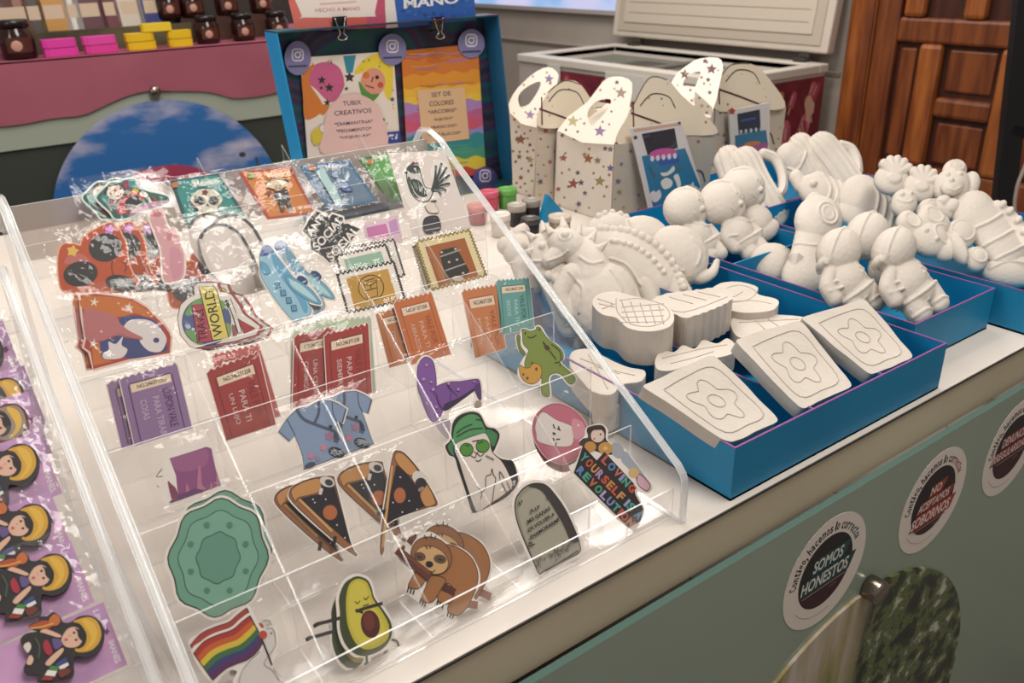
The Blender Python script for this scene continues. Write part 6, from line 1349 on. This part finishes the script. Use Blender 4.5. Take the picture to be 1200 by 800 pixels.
for i in range(30): x, y = random.uniform(630, 970), random.uniform(0, 90); a.l([(x, y), (x + 14, y - 5)], 9, random.choice(['#2f62ae', '#234a8c', '#3a68a8']), False)
a.t('MANO', [(650, 42), (908, 15), (905, -30), (648, -5)], '#d3d3d6', .03); a.t('A', [(760, -60), (810, -64), (808, -110), (758, -106)], '#d3d3d6', .03)
a.done('clipped_sign', 'blue sign with white word MANO clipped to the display box', 'sign')
def binder(px, label):
    a = [Vector(p) for p in ()]; p = onplane(310 + px / 4, 28, PS.P, PS.N); b = B(); root = tag(empty('binder_clip', p), label, 'clip'); K = M('#17161a', .35)
    b.prism([(-.015, -.010, .014), (.015, -.010, .014), (.0145, -.004, -.012), (-.0145, -.004, -.012)], (0, .002, 0), K); b.prism([(-.0145, -.008, -.012), (.0145, -.008, -.012), (.0145, .012, -.012), (-.0145, .012, -.012)], (0, 0, -.0015), K); b.build('clip_body', root)
    b = B(); b.tube(smooth_open([(-.011, -.011, .012), (-.006, -.013, -.008), (-.0035, -.014, -.016), (-.008, -.014, -.021), (-.0095, -.014, -.026), (0, -.014, -.029), (.0095, -.014, -.026), (.008, -.014, -.021), (.0035, -.014, -.016), (.006, -.013, -.008), (.011, -.011, .012)], 4), .0010, M('#c9c2b4', .25, 1), 8); b.build('wire_handle', root)
binder(345, 'black binder clip with wire loop holding the coral sign')
binder(805, 'black binder clip with wire loop holding the blue sign')

# ================================================================== the other stall behind
OY = 3.2; OZ = TZ + .215
oc = tag(empty('sales_counter', (.8, OY + .35, 0)), 'counter at the back draped in pink cloth, with dark lower front', 'counter')
def opart(b, nm, mat=None):
    o = b.build(nm, oc, mat); o.location = (-.8, -OY - .35, 0); return o
b = B(); b.box((-1.2, OY + .02, 0), (1.85, OY + .75, TZ - .055), M('#3d403b', .35)); opart(b, 'cabinet')
b = B(); b.box((-1.2, OY + .01, TZ - .055), (1.85, OY + .75, OZ - .01), M('#9aa091', .5)); opart(b, 'pale_band')  # pale strip, showing through the cloth's arch as a reflected ring
cl = []
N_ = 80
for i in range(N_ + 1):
    x = -1.2 + 3.05 * i / N_; dx = x - .79; arch_ = max(0, math.sqrt(max(0, .44 ** 2 - dx * dx)) - .36) if abs(dx) < .44 else 0  # hem arched over the disc: a reflection in glass, built into the cloth
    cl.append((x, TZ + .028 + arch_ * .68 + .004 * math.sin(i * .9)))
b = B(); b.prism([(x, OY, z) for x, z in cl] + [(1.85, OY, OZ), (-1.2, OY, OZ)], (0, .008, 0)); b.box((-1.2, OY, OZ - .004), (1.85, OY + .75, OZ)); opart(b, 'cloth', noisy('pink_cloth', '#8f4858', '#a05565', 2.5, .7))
SKY = noisy('sky_print', '#2f66a4', '#d3c4cc', 1.0, .4, 0, 9, (2.2, 2.2, 6), ramp=(.50, .66))
b = B(); b.lathe([(.408, 0), (.408, .004)], SKY, 96, rot=Matrix.Rotation(PI / 2, 3, 'X'), smooth=False); dsk = b.build('disc_photograph', loc=(.775, OY - .002, TZ + .052 - .408)); tag(dsk, 'large round photograph of blue sky and clouds on the back counter front', 'picture')
a = Art(Sheet((.775, OY - .0065, TZ), (1, 0, 0), (0, 0, 1)), (0, 0, 1)); a.s_([(155, 206), (175, 197), (205, 193), (232, 197), (255, 210), (258, 240), (200, 250), (150, 240)], '#a03a56'); a.l([(300, 184), (306, 210)], 3, '#3a4658', False); a.e(284, 181, 4, 3, '#3a3a4a'); o = a.done('balloon_print', parent=dsk)
bolt(.782, OY - .001, TZ + .082, .018, 'small steel standoff bolt above the sky disc on the back counter')
def put(b, nm, x, label, cat, y=OY + .10, z=OZ, group=None, rz=0):
    o = b.build(nm, loc=(x, y, z)); o.rotation_euler = (0, 0, rz); return tag(o, label, cat, group)
def atx(px, y=OY + .10): q = onplane(px, 50, (0, y, 0), Vector((0, 1, 0))); return q.x
def honey(px, label, y=OY + .10, z=OZ, s=1.0, c='#2b1410'):
    b = B(); b.lathe([(.036 * s, .001), (.042 * s, .006), (.043 * s, .062 * s), (.034 * s, .075 * s), (.034 * s, .078 * s)], M(c, .12), 20); o = put(b, 'honey_jar', atx(px, y), label, 'jar', y, z)
    b = B(); b.lathe([(.037 * s, .077 * s), (.037 * s, .094 * s), (.034 * s, .096 * s), (.0005, .096 * s)], M('#15110f', .3), 20); b.build('lid', o)
    b = B(); n = 10; 
    for k in range(n):
        t0, t1 = (-PI / 2 - .75 + 1.5 * q / n for q in (k, k + 1)); r = .0438 * s; b.face([(r * math.cos(t0), r * math.sin(t0), .018 * s), (r * math.cos(t1), r * math.sin(t1), .018 * s), (r * math.cos(t1), r * math.sin(t1), .055 * s), (r * math.cos(t0), r * math.sin(t0), .055 * s)], M('#4a241b', .4))
    b.build('paper_label', o, normals=False)
    b = B(); b.lathe([(.014 * s, 0), (.012 * s, .001), (.0004, .001)], M('#b98a78', .5), 14, at=(-.008 * s, -.0445 * s, .034 * s), rot=Matrix.Rotation(PI / 2, 3, 'X')); b.build('label_seal', o)
    return o
honey(20, 'dark honey jar at the left end of the shelf before the pink soaps', s=1.25)
for px, wds in ((245, 'first dark honey jar right of the yellow soaps'), (287, 'second dark honey jar right of the yellow soaps'), (327, 'third dark honey jar right of the yellow soaps, by the blue box')): honey(px, wds)
for px, wds in ((232, 'upper dark jar above the first honey jar'), (272, 'upper dark jar above the second honey jar'), (312, 'upper dark jar above the third honey jar'), (205, 'upper dark jar just above the yellow soaps')): honey(px, wds, OY + .22, OZ + .085)
b = B(); b.box((-.17, -.05, 0), (.17, .06, .084), noisy('wood_riser', '#3a241a', '#4c3022', 6)); put(b, 'riser', atx(262, OY + .24) + .01, 'low wooden riser behind the honey jars', 'riser', OY + .24)
def soap(px, z, wdt, c, label, y=OY + .07, rz=0, hgt=.026):
    b = B(); n = 26; out = []
    for k in range(n * 2):
        t = k * PI / n; rr = 1 + .025 * math.cos(t * 12); ex = abs(math.cos(t)) ** .5 * (1 if math.cos(t) > 0 else -1); ey = abs(math.sin(t)) ** .5 * (1 if math.sin(t) > 0 else -1); out.append((ex * wdt / 2 * rr, ey * .024 * rr))
    b.prism([(x, y_, .001) for x, y_ in out], (0, 0, hgt), M(c, .4)); o = put(b, 'soap_bar', atx(px, y), label, 'soap', y, z, rz=rz)
    bv = o.modifiers.new('soft_edge', 'BEVEL'); bv.width = .006; bv.segments = 3; bv.limit_method = 'ANGLE'; return o
PK, YL = '#d23a9a', '#d9b21a'
soap(69, OZ, .105, PK, 'lower pink soap of the left pink pair'); soap(68, OZ + .028, .105, PK, 'upper pink soap of the left pink pair')
soap(117, OZ, .105, '#cf3a90', 'lower pink soap of the right pink pair'); soap(116, OZ + .028, .105, '#d6449a', 'upper pink soap of the right pink pair')
soap(165, OZ, .095, YL, 'lower yellow soap of the left yellow pair'); soap(164, OZ + .028, .095, YL, 'upper yellow soap of the left yellow pair')
soap(211, OZ, .082, YL, 'lower yellow soap of the right yellow pair'); soap(211, OZ + .028, .082, YL, 'upper yellow soap of the right yellow pair')
soap(186, OZ + .056, .10, '#e0bf2a', 'yellow soap bridging the two yellow pairs')
def pouch(px, wdt, h, c1, label, y=OY + .2, z=OZ, lean_=.15):
    b = B(); b.prism([(-wdt / 2, -.03, 0), (wdt / 2, -.03, 0), (wdt / 2 * .96, -.004, h), (-wdt / 2 * .96, -.004, h)], (0, .004, 0), M(c1, .35)); b.prism([(-wdt / 2, .03, 0), (wdt / 2, .03, 0), (wdt / 2 * .96, .0, h), (-wdt / 2 * .96, .0, h)], (0, .004, 0), M(c1, .35))
    for s in (-1, 1): b.face([(s * wdt / 2, -.03, 0), (s * wdt / 2, .03, 0), (s * wdt / 2 * .96, 0, h), (s * wdt / 2 * .96, -.004, h)], M(c1, .35))
    o = put(b, 'pouch', atx(px, y), label, 'pouch', y, z); b = B(); b.box((-wdt * .3, -.0285, h * .25), (wdt * .3, -.026, h * .6), M('#b9a48c', .6), rot=Matrix.Rotation(-.17, 3, 'X')); b.build('paper_label', o); return o
b = B(); b.box((-.31, -.06, 0), (.31, .07, .070), noisy('dark_shelf', '#38301f', '#5a5238', 8)); put(b, 'riser', atx(118, OY + .24), 'long low riser behind the pink and yellow soaps', 'riser', OY + .24)
for px, wd_, c, l_ in ((8, .09, '#3a1612', 'dark red pouch at the far left of the back stall'), (28, .08, '#7d4a36', 'brown pouch beside the dark red one'), (47, .06, '#221a12', 'black pouch left of the golden one'), (70, .10, '#a8741a', 'golden yellow pouch on the back stall'), (92, .05, '#c3bfb8', 'small pale card leaning right of the golden pouch'), (112, .10, '#4a1624', 'wine red pouch on the back stall'), (135, .06, '#5a1e28', 'narrow wine red pouch beside the wider one'), (158, .09, '#b8ae9f', 'pale white pouch on the back stall'), (186, .11, '#26286a', 'deep blue pouch above the yellow soaps')):
    pouch(px, wd_, .13, c, l_, OY + .24, OZ + .07)

# ================================================================== freezer, screen, easel
fz = tag(empty('chest_freezer', (3.45, 3.4, 0)), 'white chest freezer with open lid and ice lolly wrap', 'freezer'); bpy.context.view_layer.update()
FX0, FX1, FY0, FY1, FZ = 3.10, 3.86, 2.66, 4.20, TZ - .07
def fpart(b, nm, mat=None, bevel=0):
    o = b.build(nm, fz, mat, bevel=bevel); o.location = (-3.45, -3.4, 0); return o
WRAP = noisy('lolly_wrap', '#6a2634', '#8f3c44', 7, .4, 0, 3)
W_ = M('#d2cac2', .35)
b = B(); t = .06
for lo, hi in (((FX0, FY0, .06), (FX0 + t, FY1, FZ)), ((FX1 - t, FY0, .06), (FX1, FY1, FZ)), ((FX0 + t, FY0, .06), (FX1 - t, FY0 + t, FZ)), ((FX0 + t, FY1 - t, .06), (FX1 - t, FY1, FZ)), ((FX0 + t, FY0 + t, .06), (FX1 - t, FY1 - t, .3))): b.box(lo, hi, W_)
fpart(b, 'freezer_body')
b = B(); b.box((FX0 - .002, FY0 - .002, .1), (FX0 - .0005, FY1, FZ - .045), M('#c5b9b3', .4)); b.box((FX0 - .003, FY0, .1), (FX0 - .0022, FY1 - .32, FZ - .05), WRAP); b.box((FX0, FY0 - .003, .1), (FX1, FY0 - .0005, FZ - .045), WRAP); wrap = fpart(b, 'wrap')
b = B(); e = .035
for lo, hi in (((FX0 - .012, FY0 - .012, FZ - .03), (FX0 + t + .01, FY1 + .01, FZ + .012)), ((FX1 - t, FY0 - .012, FZ - .03), (FX1 + .01, FY1 + .01, FZ + .012)), ((FX0 + t, FY0 - .012, FZ - .03), (FX1 - t, FY0 + t, FZ + .012)), ((FX0 + t, FY1 - t, FZ - .03), (FX1 - t, FY1 + .01, FZ + .012))): b.box(lo, hi, M('#d8d0c6', .3))
fpart(b, 'rim', bevel=.006)
b = B(); b.box((FX0 + t, FY0 + t, FZ - .05), (FX1 - t, FY1 - t, FZ - .045), clear('freezer_glass', '#cfd4cf', .9, .35, hazecol='#b5b3aa'), M('#8a8a84')); fpart(b, 'sliding_glass')
b = B(); b.box((FX0 + t, (FY0 + FY1) / 2 - .04, FZ - .044), (FX1 - t, (FY0 + FY1) / 2 + .04, FZ - .03), M('#6a6863', .4)); b.box((FX0 + .3, (FY0 + FY1) / 2 + .04, FZ - .044), (FX0 + .55, (FY0 + FY1) / 2 + .3, FZ - .038), M('#47443f', .4)); fpart(b, 'glass_frame')
# printed lollies on the wrap
for face in ('front', 'side'):
    cols = ['#c9687c', '#d39c8c', '#dcb29c', '#b04a5c', '#c48468', '#dccbc2', '#b5566a']
    rnd = random.Random(5 if face == 'front' else 9)
    for k in range(60 if face == 'side' else 46):
        sz = rnd.uniform(.038, .062); z0 = rnd.uniform(.35, FZ - .09); ang = rnd.uniform(-.5, .5)
        c0 = Vector((FX0 - .004, rnd.uniform(FY0 + .06, FY1 - .4), z0)) if face == 'front' else Vector((rnd.uniform(FX0 + .06, FX1 - .06), FY0 - .004, z0))
        ux = Vector((0, -1, 0)) if face == 'front' else Vector((1, 0, 0)); ca, sa = math.cos(ang), math.sin(ang)
        b = B(); pts = [(-.5, -.8), (.5, -.8), (.5, .4), (.4, .7), (.2, .88), (0, .93), (-.2, .88), (-.4, .7), (-.5, .4)]
        def mk(pl, off): return [c0 + ux * ((x * ca - y * sa) * sz) + Vector((0, 0, 1)) * ((x * sa + y * ca) * sz) + (Vector((-1, 0, 0)) if face == 'front' else Vector((0, -1, 0))) * off for x, y in pl]
        b.face(mk([(-.12, -1.5), (.12, -1.5), (.12, -.8), (-.12, -.8)], .0002 + k * 1e-5), M('#c7a586')); b.face(mk(pts, .0003 + k * 1e-5), M(rnd.choice(cols)))
        b.face(mk([(-.25, -.5), (-.1, -.5), (-.1, .5), (-.25, .5)], .0005 + k * 1e-5), M('#d3b3a6'))
        if k == 0: acc = b
        else:
            me_ = bpy.data.meshes.new('x'); b.bm.to_mesh(me_); off_ = []
            for m_ in b.mats: off_.append(acc.mi(m_))
            for p_ in me_.polygons:
                f = acc.bm.faces.new([acc.bm.verts.new(me_.vertices[i].co) for i in p_.vertices]); f.material_index = off_[p_.material_index]
            b.bm.free(); bpy.data.meshes.remove(me_)
    o = acc.build('lolly_print', wrap, normals=False)
b = B(); b.box((-.003, -.16, -.13), (0, .16, 0), M('#d8d2cc', .5)); o = b.build('paper_notice', loc=(FX0 - .014, 3.27, FZ - .02)); tag(o, 'white paper notice taped to the freezer side above the gift boxes', 'notice')
b = B(); b.box((-.003, -.055, -.09), (0, .055, 0), M('#d8d2cc', .5)); o = b.build('paper_notice', loc=(FX0 - .014, 3.86, FZ - .02)); tag(o, 'small white paper tag on the freezer left of the larger notice', 'notice')
# raised lid with moulded inner panel
LDM = noisy('freezer_lid', '#c8bcae', '#d0c5b8', 3, .4)
Ll = Matrix.Rotation(math.radians(7), 3, 'Y')
b = B(); b.box((-.03, FY0 - .01, 0), (.03, FY1 + .02, .70), LDM, rot=Ll, at=(FX1 + .012, 0, FZ + .055)); lid = fpart(b, 'lid', bevel=.01)
b = B()
for (y0, y1, z0, z1, d) in ((FY0 + .035, FY1 - .03, .035, .68, .036), (FY0 + .09, FY1 - .085, .085, .64, .042)):
    b.box((-d, y0, z0), (-.028, y1, z1), M('#bdb0a1' if d < .04 else '#cbbfb0', .4), rot=Ll, at=(FX1 + .012, 0, FZ + .055))
for z in (.14, .2, .26): b.box((-.0445, FY0 + .12, z), (-.041, FY1 - .12, z + .006), M('#b3a797', .4), rot=Ll, at=(FX1 + .012, 0, FZ + .055))
b.build('lid_liner', lid, bevel=.006)
b = B(); b.box((-.046, FY1 - .42, .30), (-.043, FY1 - .12, .66), M('#d3c8c0', .5), rot=Ll, at=(FX1 + .012, 0, FZ + .055)); b.build('paper_label', lid)
for y in (FY0 + .13, FY1 - .19):
    b = B(); b.box((FX1 - .05, y - .035, FZ + .012), (FX1 + .03, y + .035, FZ + .03), M('#3d3833', .4)); b.box((FX1 - .01, y - .03, FZ + .03), (FX1 + .03, y + .03, FZ + .09), M('#4a443e', .4), rot=None); fpart(b, 'hinge', bevel=.004)
b = B(); b.box((FX0 + .03, FY0 + .05, 0), (FX1 - .03, FY1 - .05, .06), M('#3a3633')); fpart(b, 'plinth')

# lit screen on the wall
sc = bpy.data.materials.new('lit_screen'); sc.use_nodes = True; nt = sc.node_tree; nt.nodes.clear(); ou = nt.nodes.new('ShaderNodeOutputMaterial'); em = nt.nodes.new('ShaderNodeEmission'); tc = nt.nodes.new('ShaderNodeTexCoord'); nz = nt.nodes.new('ShaderNodeTexNoise'); nz.inputs['Scale'].default_value = 2.6
rp = nt.nodes.new('ShaderNodeValToRGB'); el = rp.color_ramp.elements; el[0].position = .38; el[0].color = lin('#9cc4f4'); el[1].position = .62; el[1].color = lin('#dcd8f8'); e_ = el.new(.5); e_.color = lin('#c9d4fa')
nt.links.new(tc.outputs['Object'], nz.inputs[0]); nt.links.new(nz.outputs[0], rp.inputs[0]); nt.links.new(rp.outputs[0], em.inputs[0]); em.inputs[1].default_value = 1.0; nt.links.new(em.outputs[0], ou.inputs[0])
tv = tag(empty('wall_screen', (XW, 5.2, TZ + .6)), 'lit wall screen with pale blue picture above the freezer', 'screen'); bpy.context.view_layer.update()
b = B(); b.box((-.045, -.965, -.505), (-.002, .965, .7), M('#b9b0ab', .4)); b.build('screen_frame', tv); b = B(); b.box((-.047, -.93, -.478), (-.0455, .93, .67), sc); b.build('screen_panel', tv)

# dark easel leg at the right, with a pale cable
ez = tag(empty('easel', (2.9, 1.1, 0)), 'black easel at the right edge in front of the wooden door', 'easel'); bpy.context.view_layer.update()
K = M('#141214', .45); EX = Sheet((2.9, 1.1, 1), (RT.x, RT.y, 0), (0, 0, 1))
def ept(px, py): u = EX.px(px, py); return EX.w(u.x, u.y)
def eleg(p0, p1, wd, nm, ext=0.0):
    a_, c_ = ept(*p0), ept(*p1); d = (c_ - a_); d.normalize(); c_ = a_ + d * ((a_.z - .002) / -d.z) if ext else c_
    s_ = d.cross(EX.N).normalized() * wd / 2; b = B(); b.prism([a_ - s_, a_ + s_, c_ + s_, c_ - s_], EX.N * .03, K); o = b.build(nm, ez); bpy.context.view_layer.update(); o.matrix_world = Matrix.Identity(4); return o
eleg((1206, -60), (1172, 240), .060, 'leg', 1); eleg((1226, -60), (1330, 240), .060, 'leg', 1); eleg((1180, 150), (1320, 190), .03, 'cross_bar')
b = B(); pts = [ept(*p) for p in ((1240, 60), (1200, 178), (1186, 215), (1183, 245), (1190, 280))]; b.tube(smooth_open([p - EX.N * -.03 for p in pts], 6), .006, M('#b8ab9f', .4), 8); o = b.build('cable'); tag(o, 'pale cable looping down beside the black easel leg', 'cable')
